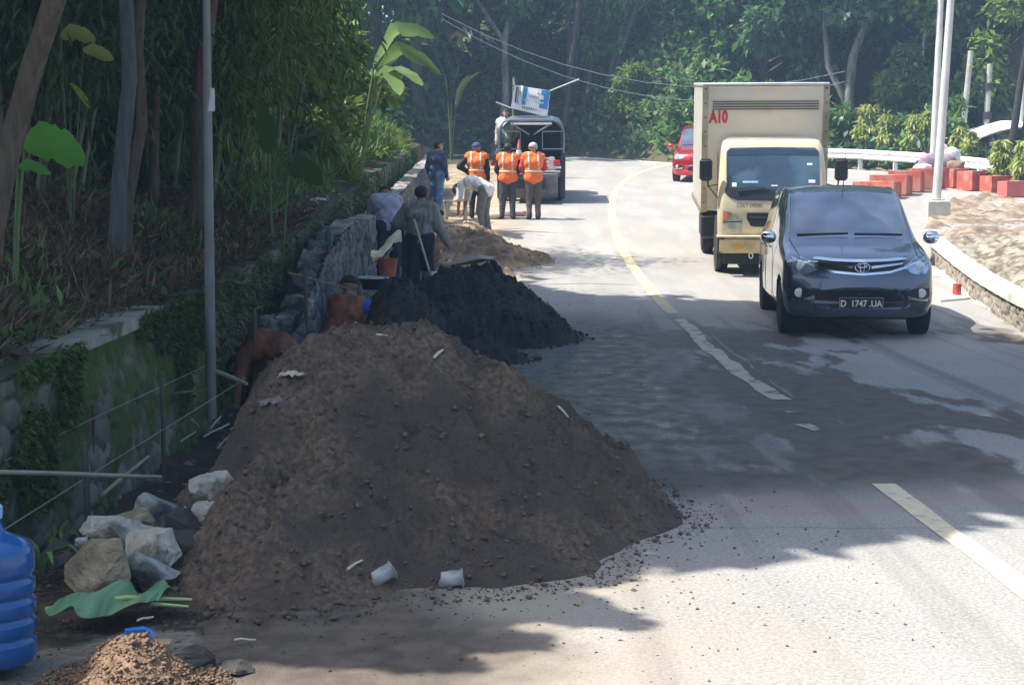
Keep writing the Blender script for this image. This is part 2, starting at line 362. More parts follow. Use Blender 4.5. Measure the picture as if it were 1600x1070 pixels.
            p = [(h+fd*.07+up*.035-side*.045, h+fd*.07+up*.035+side*.045, .035, .035), (h+fd*.12+up*.02-side*.02, h+fd*.12+up*.02+side*.02, .03, .03)]; infl = 0; res = .011
            clip = lambda X, Y, Z: np.abs((X-h[0])*up[0]+(Y-h[1])*up[1]+(Z-h[2])*up[2]-.03)-.008
        elif kind == 'hood': p = head[:1]+[(h-up*.02, J['nec']-up*.03, .085, .10)]; infl = .018; clip = lambda X, Y, Z: (X-h[0])*fd[0]+(Y-h[1])*fd[1]+(Z-h[2])*fd[2]-.045
        if opt.get('clip'): clip = opt['clip']
        V, Q = blob(p, res, .035 if kind not in ('brim', 'band') else .03, infl, clip, .006 if kind in ('shirt', 'trousers', 'vest') else 0)
        npmesh(nm, V, Q, m, root, True)
    return root
# ================================================================== SETTING
m_soil = mat('soil', (.10, .075, .052), .95, .35, 3, .8, 25, col2=(.055, .042, .033), thr=.52, s2=1.5)
m_conc = mat('concrete', (.42, .40, .36), .9, .15, 5, .4, 40, col2=(.30, .28, .24), thr=.6)
def ground_mat():
    m = bpy.data.materials.new('earth'); m.use_nodes = True; n = m.node_tree.nodes; l = m.node_tree.links; b = n['Principled BSDF']
    b.inputs['Roughness'].default_value = .95; b.inputs['Specular IOR Level'].default_value = .2
    tc = n.new('ShaderNodeTexCoord'); sx = n.new('ShaderNodeSeparateXYZ'); l.new(tc.outputs['Object'], sx.inputs[0])
    def noise(s, d=5, v=None):
        t = n.new('ShaderNodeTexNoise'); t.inputs['Scale'].default_value = s; t.inputs['Detail'].default_value = d; l.new(v or tc.outputs['Object'], t.inputs[0]); return t.outputs[0]
    def rng(v, a, c, lo=0., hi=1.):
        r = n.new('ShaderNodeMapRange'); r.interpolation_type = 'SMOOTHSTEP'; r.inputs[1].default_value = a; r.inputs[2].default_value = c; r.inputs[3].default_value = lo; r.inputs[4].default_value = hi; l.new(v, r.inputs[0]); return r.outputs[0]
    def mix(f, a, c):
        x = n.new('ShaderNodeMix'); x.data_type = 'RGBA'
        for s, v in ((0, f), (6, a), (7, c)):
            if hasattr(v, 'links'): l.new(v, x.inputs[s])
            else: x.inputs[s].default_value = v if s == 0 else (*v, 1)
        return x.outputs[2]
    def mul(a, c):
        x = n.new('ShaderNodeMath'); x.operation = 'MULTIPLY'
        for i, v in enumerate((a, c)):
            if hasattr(v, 'links'): l.new(v, x.inputs[i])
            else: x.inputs[i].default_value = v
        return x.outputs[0]
    c = mix(rng(noise(3), .35, .65), (.045, .036, .028), (.09, .07, .05))          # dark damp soil left
    # brown-grey excavated soil on the right island
    isl = mix(rng(noise(5, 8), .38, .62), (.12, .10, .075), (.31, .28, .225)); red = mix(rng(noise(2.5, 8), .4, .6), (.17, .125, .09), (.30, .25, .19))
    isl = mix(rng(sx.outputs[1], 25, 30), isl, red)
    c = mix(rng(sx.outputs[0], 3.6, 4.0), c, isl)
    # dry sandy shoulder along the road in the middle distance
    sand = mix(rng(noise(1.2), .4, .6), (.36, .29, .20), (.22, .17, .12))
    c = mix(mul(mul(rng(sx.outputs[1], 24, 28), rng(sx.outputs[0], -2.6, -1.9)), rng(sx.outputs[0], 4.0, 3.6)), c, sand)
    c = mix(rng(sx.outputs[1], 50, 52.5), c, mix(rng(noise(1), .4, .6), (.05, .06, .025), (.10, .085, .05)))
    # grey concrete apron in the near left corner
    ap = mul(mul(rng(sx.outputs[1], 5.6, 5.4), rng(noise(2.2), .43, .5)), rng(sx.outputs[0], -2.6, -2.2))
    c = mix(ap, c, mix(rng(noise(30), .3, .7), (.16, .145, .115), (.24, .22, .18)))
    l.new(c, b.inputs['Base Color'])
    bp = n.new('ShaderNodeBump'); bp.inputs['Strength'].default_value = .9; bp.inputs['Distance'].default_value = .03; l.new(noise(14, 8), bp.inputs['Height']); l.new(bp.outputs[0], b.inputs['Normal'])
    return m
def road_mat():
    m = bpy.data.materials.new('asphalt'); m.use_nodes = True; n = m.node_tree.nodes; l = m.node_tree.links; b = n['Principled BSDF']
    tc = n.new('ShaderNodeTexCoord'); sx = n.new('ShaderNodeSeparateXYZ'); l.new(tc.outputs['Object'], sx.inputs[0]); X, Y = sx.outputs[0], sx.outputs[1]
    def mapped(s):
        p = n.new('ShaderNodeMapping'); p.inputs['Scale'].default_value = s; l.new(tc.outputs['Object'], p.inputs[0]); return p.outputs[0]
    def noise(s, d=5, v=None, dist=0.):
        t = n.new('ShaderNodeTexNoise'); t.inputs['Scale'].default_value = s; t.inputs['Detail'].default_value = d; t.inputs['Distortion'].default_value = dist; l.new(v or tc.outputs['Object'], t.inputs[0]); return t.outputs[0]
    def rng(v, a, c, lo=0., hi=1.):
        r = n.new('ShaderNodeMapRange'); r.interpolation_type = 'SMOOTHSTEP'; r.inputs[1].default_value = a; r.inputs[2].default_value = c; r.inputs[3].default_value = lo; r.inputs[4].default_value = hi; l.new(v, r.inputs[0]); return r.outputs[0]
    def math_(op, a, c):
        x = n.new('ShaderNodeMath'); x.operation = op
        for i, v in enumerate((a, c)):
            if hasattr(v, 'links'): l.new(v, x.inputs[i])
            else: x.inputs[i].default_value = v
        return x.outputs[0]
    def mix(f, a, c):
        x = n.new('ShaderNodeMix'); x.data_type = 'RGBA'
        for s, v in ((0, f), (6, a), (7, c)):
            if hasattr(v, 'links'): l.new(v, x.inputs[s])
            else: x.inputs[s].default_value = v if s == 0 else (*v, 1)
        return x.outputs[2]
    mul = lambda a, c: math_('MULTIPLY', a, c)
    sp = rng(noise(60, 4), .36, .66)
    c = mix(sp, (.25, .243, .23), (.35, .345, .33))
    c = mix(mul(rng(noise(42, 3), .60, .66), .5), c, (.10, .095, .09))                 # dark stone chips
    c = mix(rng(noise(.7, 5), .35, .7), c, mix(sp, (.28, .27, .255), (.385, .372, .352)))
    # far stretch whitened with dry dust
    c = mix(rng(Y, 15, 22, 0, .8), c, mix(rng(noise(2, 4, mapped((1, .25, 1))), .35, .65), (.275, .268, .255), (.335, .327, .31)))
    # dragged mud in the middle of the picture (dark brown film, with clean islands)
    n1 = noise(.6, 8, mapped((1.0, .45, 1)), .25); n2 = noise(2.2, 10, mapped((1.2, .35, 1)), .15)
    nn = math_('ADD', mul(n1, .6), mul(n2, .4))
    near = math_('ADD', Y, mul(X, -.22))                                                   # the mud's near edge runs away to the right
    zone = mul(rng(near, 6.9, 7.9), rng(Y, 19.5, 15.5)); lean = rng(X, 8.0, -.5, -.05, .13)
    mud = mul(zone, rng(math_('ADD', nn, lean), .55, .585))
    c = mix(mul(mud, .93), c, mix(rng(noise(6, 6), .3, .7), (.050, .036, .026), (.115, .088, .062)))
    # wet, dark lane beside the heaps
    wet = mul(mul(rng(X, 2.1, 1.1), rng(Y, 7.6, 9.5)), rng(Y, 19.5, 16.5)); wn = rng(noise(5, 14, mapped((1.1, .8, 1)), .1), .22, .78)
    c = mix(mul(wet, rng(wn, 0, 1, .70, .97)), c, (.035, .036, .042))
    # brown spill of sand near the shoulder
    tan = mul(rng(math_('ADD', X, mul(noise(1.5, 6), 2.)), 2.3, .9), rng(Y, 7.8, 6.6)); c = mix(mul(tan, .65), c, (.34, .28, .20))
    e = math_('ADD', math_('ADD', X, rng(Y, 4.5, 7.5, -.45, 0)), mul(noise(1.1, 6), 2.4)); dirt = rng(e, 1.05, .25)
    dfar = mul(rng(e, 1.7, .9), rng(Y, 19, 24))
    c = mix(mul(dirt, rng(Y, 20, 16)), c, mix(rng(noise(8, 6), .3, .7), (.075, .060, .046), (.14, .115, .09)))
    c = mix(dfar, c, mix(rng(noise(3, 6, mapped((.6, 1.5, 1))), .35, .65), (.30, .24, .17), (.42, .36, .28)))
    # faint pinkish light reflection across the lane, put into the colour
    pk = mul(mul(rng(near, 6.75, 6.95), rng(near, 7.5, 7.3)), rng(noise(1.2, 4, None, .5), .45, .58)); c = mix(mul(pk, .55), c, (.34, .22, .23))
    for (y0, a) in ((6.93, .0), (12.9, .03), (21.3, -.02)):
        ln = math_('ABSOLUTE', math_('ADD', math_('ADD', Y, mul(X, a)), mul(noise(1.5, 5), .12)), 0); d = math_('ABSOLUTE', math_('SUBTRACT', ln, y0+.06), 0)
        c = mix(mul(rng(d, .008, .003), .5), c, (.05, .05, .05))
    trk = rng(noise(1., 4, mapped((3.2, .05, 1)), .15), .5, .62); c = mix(mul(trk, rng(Y, 6, 9, .22, .5)), c, mix(rng(Y, 17, 21), (.10, .09, .08), (.30, .27, .23)))
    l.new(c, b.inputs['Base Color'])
    rr = mix(mul(wet, wn), mix(mud, (.72,)*3, (.62,)*3), (.17,)*3); l.new(rr, b.inputs['Roughness']); b.inputs['Specular IOR Level'].default_value = .35
    bp = n.new('ShaderNodeBump'); bp.inputs['Strength'].default_value = .45; bp.inputs['Distance'].default_value = .008; l.new(noise(120, 3), bp.inputs['Height'])
    b2 = n.new('ShaderNodeBump'); b2.inputs['Strength'].default_value = .5; b2.inputs['Distance'].default_value = .03; l.new(noise(2.5, 6), b2.inputs['Height']); l.new(bp.outputs[0], b2.inputs['Normal']); l.new(b2.outputs[0], b.inputs['Normal'])
    return m
m_earth = ground_mat(); m_road = road_mat()
xs = np.unique(np.concatenate([np.linspace(-60, -8, 40), np.linspace(-8, -3, 41), np.linspace(-3, 0, 61), [-2.76, -2.72], np.linspace(0, 4, 9), np.linspace(4, 16, 241), np.linspace(16, 60, 45)]))
ys = np.unique(np.concatenate([np.linspace(-20, 4, 13), np.linspace(4, 30, 371), np.linspace(30, 60, 121), np.linspace(60, 130, 36)]))
g = grid('ground', lambda U, V: (U, V, Gz(U, V)), xs, ys, m_earth); tag(g, 'brown earth of the verge, the trench and the banks', kind='structure')
# road sheet: rows of Y, from the ragged left edge to the outer kerb of the bend
rows = np.concatenate([np.linspace(-18, 2, 11), np.linspace(2.2, 57, 275)]); V = []; Fq = []; NU = 40
def xl_(y): return float(np.interp(y, [-20, 6, 30, 38, 44, 50, 55, 57], [-1.22, -1.22, -1.22, -1.1, -.3, .9, 1.5, 1.9]))
def xr_(y): return float(np.interp(y, [-20, 24, 36, 42.5, 48.5, 52, 57], [34, 28, 19, 15, 10.4, 5.4, 2.0]))
for j, y in enumerate(rows):
    a, b = xl_(y), xr_(y)
    for i in range(NU): x = a+(b-a)*(i/(NU-1))+(.16*float(fbm(0, y*1.7, 0, 4, 77)) if i == 0 else 0); V.append((x, y, float(R(y))-(.012 if i == 0 else 0)))
for j in range(len(rows)-1):
    for i in range(NU-1): k = j*NU+i; Fq.append((k, k+1, k+1+NU, k+NU))
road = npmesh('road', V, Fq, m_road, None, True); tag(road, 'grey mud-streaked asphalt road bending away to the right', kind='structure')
# painted lines
m_line = mat('road_paint', (.62, .55, .40), .8, .12, 20, col2=(.38, .33, .25), thr=.64, s2=9)
m_lined = mat('worn_paint', (.50, .46, .36), .8, .15, 20, col2=(.12, .105, .09), thr=.60, s2=5)
m_wline = mat('far_paint', (.50, .44, .285), .8, .1, 8)
def ribbon(name, pts, w, m, z=.004, label=None, jag=0.):
    P = [Vector(p) for p in pts]; fine = []
    for i in range(len(P)-1):
        k = max(1, int((P[i+1]-P[i]).length/.12))
        for q in range(k): fine.append(P[i].lerp(P[i+1], q/k))
    fine.append(P[-1]); mb = MB(); vs = []
    for i, p in enumerate(fine):
        t = (fine[min(i+1, len(fine)-1)]-fine[max(i-1, 0)]).normalized(); s = Vector((t.y, -t.x, 0)).normalized()
        for sg in (-1, 1):
            q = p+s*sg*(w/2+jag*2.2*float(fbm(i*.23, sg*9+p.y, 0, 3, 7))); vs.append((q.x, q.y, float(R(q.y))+z))
    mb.add(vs, [(2*i, 2*i+1, 2*i+3, 2*i+2) for i in range(len(fine)-1)]); o = mb.build(name, m, None, False); tag(o, label, kind='structure'); return o
random.seed(3)
G2 = lambda L: [gp(*p) for p in L]
def smooth_path(L, k=8):
    P = [gp(*p) for p in L]; out = []
    for i in range(len(P)-1):
        p0, p1, p2, p3 = P[max(i-1, 0)], P[i], P[i+1], P[min(i+2, len(P)-1)]
        for q in range(k):
            t = q/k; out.append(.5*((2*p1)+(p2-p0)*t+(2*p0-5*p1+4*p2-p3)*t*t+(3*p1-p0-3*p2+p3)*t**3))
    out.append(P[-1]); return out
ribbon('road_marking', [gp(1381, 757), gp(1490, 838), gp(1680, 978)], .125, m_line, label='cream painted dash at the near right, partly in sun', jag=.004)
ribbon('road_marking', [gp(1064, 499), gp(1110, 545), gp(1165, 588), gp(1222, 625)], .15, m_lined, label='worn muddy dash running towards the blue van lane', jag=.012)
ribbon('road_marking', [gp(1232, 643), gp(1248, 647)], .10, m_lined, label='small chip of worn paint beyond the near dash', jag=.02)
ribbon('road_marking', [gp(1256, 663), gp(1286, 673)], .09, m_lined, label='flake of worn paint just beyond the near dash', jag=.02)
ribbon('road_marking', [gp(1098, 520), gp(1150, 560), gp(1228, 622)], .022, mat('ghost_paint', (.26, .24, .20), .9, .3, 9), label='thin ghost line right of the worn dash', jag=.012).location = (.06, 0, 0)
ribbon('road_marking', smooth_path([(1052, 490), (1012, 447), (975, 395), (959, 350), (956, 322), (963, 298), (985, 277), (1015, 265), (1050, 257), (1085, 251)]), .17, m_wline, label='long cream centre line sweeping round the bend')
P = [(x, float(YF(x))-.5) for x in np.linspace(2.0, 19, 40)]
ribbon('road_marking', [(x, y, 0) for x, y in P], .22, mat('edge_paint', (.8, .8, .76), .8, .1), z=.006, label='white edge line along the outer side of the bend')

# ------------------------------------------------------------------ stone walls
def cells(U, V, sx, sy, seed):
    """voronoi stones on a wall: per point (edge distance, cell id)"""
    gx, gy = U/sx, V/sy; ix, iy = np.floor(gx), np.floor(gy); d1 = np.full(U.shape, 9.); d2 = d1.copy(); cid = np.zeros(U.shape)
    for dx in (-1, 0, 1):
        for dy in (-1, 0, 1):
            cx, cy = ix+dx, iy+dy; r1 = np.abs(np.sin(cx*12.9898+cy*78.233+seed)*43758.5453) % 1; r2 = np.abs(np.sin(cx*39.346+cy*11.135+seed)*24634.6345) % 1
            d = np.hypot(gx-(cx+r1), gy-(cy+r2)); n1 = d < d1; d2 = np.where(n1, d1, np.minimum(d2, d)); cid = np.where(n1, r1*.7+r2*.3, cid); d1 = np.where(n1, d, d1)
    return d2-d1, cid
def stone_face(name, xf, y0, y1, zb, zt, m, parent, sx, sz, seed, depth=.05, cols=((.26, .25, .22), (.15, .15, .13)), mortar=(.05, .05, .045), res=.025, rows_=48, facing=1):
    us = np.arange(y0, y1, res); vs = np.linspace(0, 1, rows_)
    def P(U, V):
        Z = zb(U)+(zt(U)-zb(U))*V; e, c = cells(U+.06*vnoise(U*4, Z*4, 0, seed), Z+.05*vnoise(U*4, Z*4, 5, seed), sx, sz, seed)
        h = depth*ss(.02, .22, e)*(.6+.6*c)+.012*fbm(U*9, Z*9, 0, 3, seed)
        return xf(U)+facing*h, U, Z
    def A(U, V):
        Z = zb(U)+(zt(U)-zb(U))*V; e, c = cells(U+.06*vnoise(U*4, Z*4, 0, seed), Z+.05*vnoise(U*4, Z*4, 5, seed), sx, sz, seed)
        k = ss(.03, .12, e)[..., None]; a, b = np.array(cols[0]), np.array(cols[1]); col = a*(1-c[..., None])+b*c[..., None]; col = np.array(mortar)*(1-k)+col*k
        return np.concatenate([col, np.ones(col.shape[:-1]+(1,))], -1)
    return grid(name, P, us, vs, m, parent, True, A)
m_stoneo = mat('old_stone', (.9, .9, .9), .95, .2, 5, .5, 30, attr='tint', col2=(.06, .11, .025), thr=.50, s2=1.8)
m_stonen = mat('new_stone', (1, 1, 1), .9, .15, 5, .4, 30, attr='tint')
ZB = lambda U: R(U)-.5
w = thing('stone_wall', 'old mossy retaining wall of rough stones below the jungle bank', 'wall', (-2.7, 8, 0))
def rel(o, root):
    o.parent = root; o.matrix_parent_inverse = root.matrix_world.inverted() if False else Matrix.Translation(root.location).inverted(); return o
def off(root): return root.location
def wall_old(U): return -2.66+.0*U+.03*vnoise(U*.7, 0*U, 0, 2)
f1 = stone_face('stone_face', wall_old, 4.0, 41, ZB, lambda U: WT(U)-.03+.05*vnoise(U*1.3, 0*U, 0, 4), m_stoneo, None, .15, .17, 3.3, .032, ((.30, .30, .25), (.13, .145, .11)), (.05, .055, .04)); rel(f1, w)
mb = MB(); yy = np.arange(4, 41.01, .5)
mb.solid(lambda u, v: (-2.66-v*.32, u, float(WT(u))-.035+.03*float(vnoise(u*1.3, 0, 0, 4))), list(yy), [0, 1], (0, 0, -1.3)); rel(mb.build('wall_core', mat('mossy_core', (.10, .10, .075), .95, .35, 4, .6, 30, col2=(.05, .07, .03), thr=.5), None), w)
mb = MB(); mb.solid(lambda u, v: (-2.60-v*.34, u, float(WT(u))+.03), list(np.arange(8.55, 11.06, .12)), [0, 1], (0, 0, -.09)); rel(mb.build('coping', mat('old_coping', (.32, .33, .28), .95, .25, 6, .6, 40, col2=(.08, .10, .05), thr=.58), None), w)
w2 = thing('stone_wall', 'new grey stone wall with pale concrete top being built along the trench', 'wall', (-2.2, 13, 0))
def wall_new(U): return -2.13+.02*vnoise(U*.7, 0*U, 0, 8)
f2 = stone_face('stone_face', wall_new, 12.2, 41, lambda U: R(U)-.5, lambda U: NW(U)+0*U, m_stonen, None, .20, .17, 8.1, .055, ((.28, .28, .29), (.075, .08, .09)), (.035, .035, .038)); rel(f2, w2)
mb = MB(); mb.solid(lambda u, v: (-2.10-v*.27, u, float(NW(u))+.012+.025*float(fbm(u*3, v*2, 0, 3, 6))), list(np.arange(18.2, 41, .12)), [0, .5, 1], (0, 0, -.6)); rel(mb.build('concrete_top', mat('new_cement', (.27, .26, .235), .9, .35, 3, .6, 30, col2=(.13, .12, .105), thr=.54), None), w2)
mb = MB(); mb.solid(lambda u, v: (-2.10-v*.27, u, float(NW(u))-.02+.07*float(fbm(u*3, v*2, 0, 3, 16))), list(np.arange(14.6, 18.2, .06)), [0, .33, .66, 1], (0, 0, -.6)); rel(mb.build('rubble_top', mat('rubble_stone', (.13, .13, .13), .95, .5, 7, .8, 20, col2=(.05, .05, .05), thr=.5, s2=5), None, ang=20), w2)
w3 = thing('kerb_wall', 'low stone kerb wall with whitish coping right of the road', 'wall', (6, 16, 0))
XWs = lambda U: XW(U)
f3 = stone_face('stone_face', lambda U: XWs(U)+.02, 8, 25.5, lambda U: R(U)-.1, lambda U: R(U)+.30, mat('kerb_stone', (1, 1, 1), .9, .15, 5, .4, 30, attr='tint'), None, .16, .14, 5.5, .04, ((.40, .36, .30), (.24, .21, .17)), (.12, .10, .08), .03, 16, -1); rel(f3, w3)
mb = MB(); mb.solid(lambda u, v: (float(XWs(u))-.05+v*.27, u, float(R(u))+.385+.006*float(vnoise(u*5, v*3, 0, 2))), list(np.arange(8, 25.6, .15)), [0, .12, .5, .88, 1], (0, 0, -.10)); rel(mb.build('coping', mat('kerb_coping', (.62, .60, .55), .85, .12, 5, .3, 40, col2=(.42, .39, .34), thr=.62), None), w3)
mb = MB(); mb.solid(lambda u, v: (float(XWs(u))+.05+v*.12, u, float(R(u))+.28), list(np.arange(8, 25.6, .5)), [0, 1], (0, 0, -.4)); rel(mb.build('wall_core', m_conc, None), w3)

# ------------------------------------------------------------------ guard rail on the outside of the bend
def guard_rail():
    m_r = mat('rail_paint', (.74, .76, .77), .55, .08, 5, metal=.2, col2=(.4, .38, .34), thr=.66)
    pts = [gp(x, y) for x, y in ((1285, 262), (1345, 264), (1400, 268), (1455, 272), (1532, 281), (1579, 288), (1640, 297), (1720, 307))]
    root = thing('guard_rail', 'pale metal guard rail along the outside of the bend', 'guard rail', tuple(pts[0])); o0 = Vector(pts[0])
    P = [p-o0 for p in pts]; fine = []
    for i in range(len(P)-1):
        for q in range(4): fine.append(P[i].lerp(P[i+1], q/4))
    fine.append(P[-1]); mb = MB(); prof = [(.0, .30), (.05, .34), (.05, .40), (0, .45), (0, .48), (.05, .53), (.05, .59), (0, .63), (-.015, .63), (-.015, .30)]
    rings = [];
    for i, p in enumerate(fine):
        t = (fine[min(i+1, len(fine)-1)]-fine[max(i-1, 0)]).normalized(); s = Vector((-t.y, t.x, 0)).normalized()*-1
        rings.append([p+s*a+Vector((0, 0, b)) for a, b in prof])
    mb.loft(rings); mb.build('beam', m_r, root)
    for p in P:
        mb = MB(); mb.box((0, 0, .17), (.13, .11, .9), bev=.01); o = mb.build('post', m_r, root); o.location = p+Vector((0, .1, 0))
guard_rail()
# ------------------------------------------------------------------ poles
m_pole = mat('galvanised_pole', (.60, .60, .57), .5, .1, 3, metal=.35)
def pole(name, label, base, top, r, ped=True, m=None, cat='lamp post', arm=True):
    base = Vector(base); top = Vector(top); d = top-base; root = thing(name, label, cat, tuple(base)); L = d.length
    mb = MB(); mb.tube([(0, 0, 0), d*.33, d*.66, d], [r*1.15, r*1.05, r*.9, r*.7], 14); mb.build('pole', m or m_pole, root)
    if ped:
        mb = MB(); mb.box((0, 0, .02), (.30, .30, .03), bev=.005)
        for sx in (-1, 1):
            for sy in (-1, 1): mb.cyl((sx*.11, sy*.11, 0), (sx*.11, sy*.11, .07), .014, 6)
        mb.build('base_plate', m_pole, root)
        mb = MB(); mb.box((0, 0, -.22), (.5, .5, .42), bev=.02); mb.build('pedestal', mat('pedestal_concrete', (.48, .46, .41), .9, .12, 6, .3, 40, col2=(.34, .32, .28), thr=.6), root)
    if arm:
        mb = MB(); mb.tube([d, d+Vector((-.5, 0, .4)), d+Vector((-1.6, 0, .6))], [r*.6, r*.5, r*.4], 8); a = mb.build('arm', m_pole, root)
        mb = MB(); mb.box((-1.9, 0, 0), (.7, .26, .1), bev=.03); l = mb.build('lamp_head', m_pole, root); l.location = d+Vector((0, 0, .6))
    return root
# ================================================================== VEGETATION
def leafmat(name, col, tr=.25, rough=.45, isl=.35, col2=None, var=.25):
    return mat(name, col, rough, var, .8, spec=.35, transl=tr, island=isl, col2=col2, thr=.6, s2=1.2)
L_dark = leafmat('dark_leaf', (.06, .115, .03), .3)
L_mid = leafmat('mid_leaf', (.11, .22, .06), .4, isl=.5)
L_blue = leafmat('deep_leaf', (.08, .17, .085), .35, isl=.5)
L_lite = leafmat('light_leaf', (.16, .25, .05), .4)
L_yel = leafmat('yellow_green_leaf', (.36, .42, .11), .4, .4)
L_bam = leafmat('bamboo_leaf', (.12, .21, .04), .4, isl=.55)
L_straw = leafmat('straw', (.24, .19, .12), .1, .8, .6)
L_straw2 = leafmat('straw_dark', (.12, .08, .045), .05, .85, .6)
m_bark = mat('bark', (.11, .085, .06), .95, .35, 9, .9, 25, stretch=(3, 3, .5))
m_bark2 = mat('grey_bark', (.24, .23, .20), .9, .3, 8, .8, 25, stretch=(3, 3, .4), col2=(.12, .115, .09), thr=.56)
m_culm = mat('bamboo_culm', (.17, .17, .085), .55, .3, 2, .2, 20)
def leaves(P, L, Wd, seed=0, droop=.5, jit=.35, out=None, flat=.0):
    r = np.random.RandomState(seed); n = len(P); d = r.normal(size=(n, 3)); d[:, 2] = d[:, 2]*(1-flat)-droop
    if out is not None: d = d+out
    d /= np.linalg.norm(d, axis=1)[:, None]; u = r.normal(size=(n, 3))*.5; u[:, 2] += 1; s = np.cross(d, u); s /= np.linalg.norm(s, axis=1)[:, None]+1e-9; nn = np.cross(s, d)
    L = L*(1+jit*r.uniform(-1, 1, n))[:, None]; Wd = Wd*(1+jit*r.uniform(-1, 1, n))[:, None]
    V = np.stack([P, P+d*L*.45+s*Wd/2+nn*Wd*.18, P+d*L-nn*L*.08, P+d*L*.45-s*Wd/2+nn*Wd*.18], 1).reshape(-1, 3)
    return V, np.arange(4*n).reshape(-1, 4)
def crown_pts(n, rx, ry, rz, k, seed, cl=.28, shell=.55):
    """leaf places: k clumps over an uneven ellipsoid, sparser between the clumps"""
    r = np.random.RandomState(seed); c = r.normal(size=(k, 3)); c /= np.linalg.norm(c, axis=1)[:, None]; q = shell+(1-shell)*r.uniform(0, 1, k)**.6
    c = c*q[:, None]*(1+.22*r.normal(size=k))[:, None]*np.array([rx, ry, rz]); sz = r.uniform(.5, 1.35, k); i = r.choice(k, n, p=sz**2/(sz**2).sum())
    v = r.normal(size=(n, 3)); v /= np.linalg.norm(v, axis=1)[:, None]; v *= (r.uniform(.25, 1, n)**.5)[:, None]
    P = c[i]+v*(sz[i]*cl)[:, None]*np.array([rx, ry, rz*.8]); return P, c, v
CR = {}
def crown_mesh(key, n, rx, ry, rz, k, L, Wd, seed, droop=.4, cl=.28, shell=.55):
    if key not in CR:
        P, c, v = crown_pts(n, rx, ry, rz, k, seed, cl, shell); V, Fq = leaves(P, L, Wd, seed+1, droop, .35, v*.7); CR[key] = (V, Fq, c)
    return CR[key]
def tree_proto(name, key, args, leafm, barkm, H, r0, lean=(0, 0), label='', cat='tree', group=None, nl=6, loc=(0, 0, 0)):
    """trunk with limbs reaching the clumps, crown centred at height H"""
    V, Fq, c = crown_mesh(key, *args); root = thing(name, label, cat, loc, 0, group)
    cen = np.array([lean[0], lean[1], H]); npmesh('crown', V+cen, Fq, leafm, root)
    mb = MB(); top = Vector(cen)*.93; mid = Vector((lean[0]*.35+.15, lean[1]*.35, H*.5))
    mb.tube([(0, 0, -.3), (0, 0, .25), mid, top], [r0*1.5, r0*1.05, r0*.75, r0*.3], 10)
    for i in range(nl):
        e = Vector(c[i*3 % len(c)]+cen); b = mid.lerp(top, .2+.7*((i*.37) % 1)); m = b.lerp(e, .5)+Vector((0, 0, .12*args[3]))
        mb.tube([b, m, e], [r0*.45, r0*.28, r0*.08], 6)
    mb.build('trunk', barkm, root); return root
Gp = lambda x, y: Vector((x, y, float(Gz(x, y))))
# ---- far trees beyond the bend
pA = tree_proto('broadleaf_tree', 'A', (6500, 3.3, 3.0, 2.8, 46, .42, .22, 11), L_mid, m_bark, 5.2, .22, label='tall mid green tree above the centre of the bend, behind the truck box', group='trees beyond the bend', loc=tuple(Gp(6.2, 61)))
pB = tree_proto('broadleaf_tree', 'B', (6500, 3.6, 3.2, 2.6, 40, .40, .24, 23), L_blue, m_bark, 5.0, .24, label='dark bluish tree over the guard rail near the right edge', group='trees beyond the bend', loc=tuple(Gp(16.5, 55)))
pC = tree_proto('broadleaf_tree', 'C', (5200, 2.6, 2.6, 3.0, 34, .36, .18, 35), L_mid, m_bark, 5.2, .17, label='slim dark tree on the slope left of the bend', group='trees beyond the bend', loc=tuple(Gp(-5.5, 60)))
far = [(pA, 9.8, 57.5, 1.9, 1.0, 'leafy tree whose crown hangs just above the truck box top'), (pA, 2.2, 66, 4.1, 1.15, 'big green tree high above the bamboo clump'), (pB, 12.6, 56.5, .7, 1.05, 'dark tree with low crown right of the truck box'),
       (pB, 20, 60, 2.9, 1.15, 'dark tree filling the upper right corner'), (pA, 15, 64, 5.1, 1.2, 'tall tree behind the two lamp posts'), (pC, -1.5, 62, 1.2, 1.1, 'dark tree behind the tilted blue banner'),
       (pB, 9, 68, 3.3, 1.25, 'bluish tree at the back between the bamboo and the truck'), (pC, -9.5, 58, 2.2, 1.1, 'slim dark tree above the far end of the stone walls'), (pC, 3.4, 60.5, 5.0, .9, 'small dark tree right of the bamboo culms'),
       (pA, -5, 68, 2.0, 1.2, 'green tree far back left of the blue banner'), (pB, -12, 66, .3, 1.25, 'dark tree far back behind the bamboo curtain'), (pA, 23.5, 54, 1.3, 1.0, 'green tree behind the hut at the right edge'), (pC, 18.3, 52.5, 3.3, .75, 'low dark tree beside the white roofed hut'), (pB, 14, 72, 1.1, 1.4, 'big dim tree deep behind the lamp posts'), (pB, 20, 74, 4.4, 1.5, 'huge dim tree deep behind the hut'), (pA, 6.5, 74, 3.4, 1.4, 'tall hazy tree deep behind the truck'), (pA, 0, 76, 2.4, 1.4, 'tall hazy tree deep behind the banner'), (pB, -8, 76, 5.4, 1.5, 'tall dark tree deep behind the banana plants'), (pB, 28, 60, 3.0, 1.3, 'dark tree outside the right end of the rail'), (pB, -4, 70, 1.9, 1.5, 'tall dark tree right behind the bare crooked trunk'), (pA, -3.6, 57.5, 4.1, 1.25, 'green tree at the top of the slope right of the banana plants'), (pB, -17, 74, 1.0, 1.6, 'tall dim tree deep behind the left bank'),
       (pB, 25, 70, 1.9, 1.4, 'broad dark tree farthest back on the right'), (pA, -17, 62, 5.9, 1.2, 'green tree far back on the left bank')]
for pr, x, y, rz, s, lb in far: dup(pr, Gp(x, y), rz, lb, s)
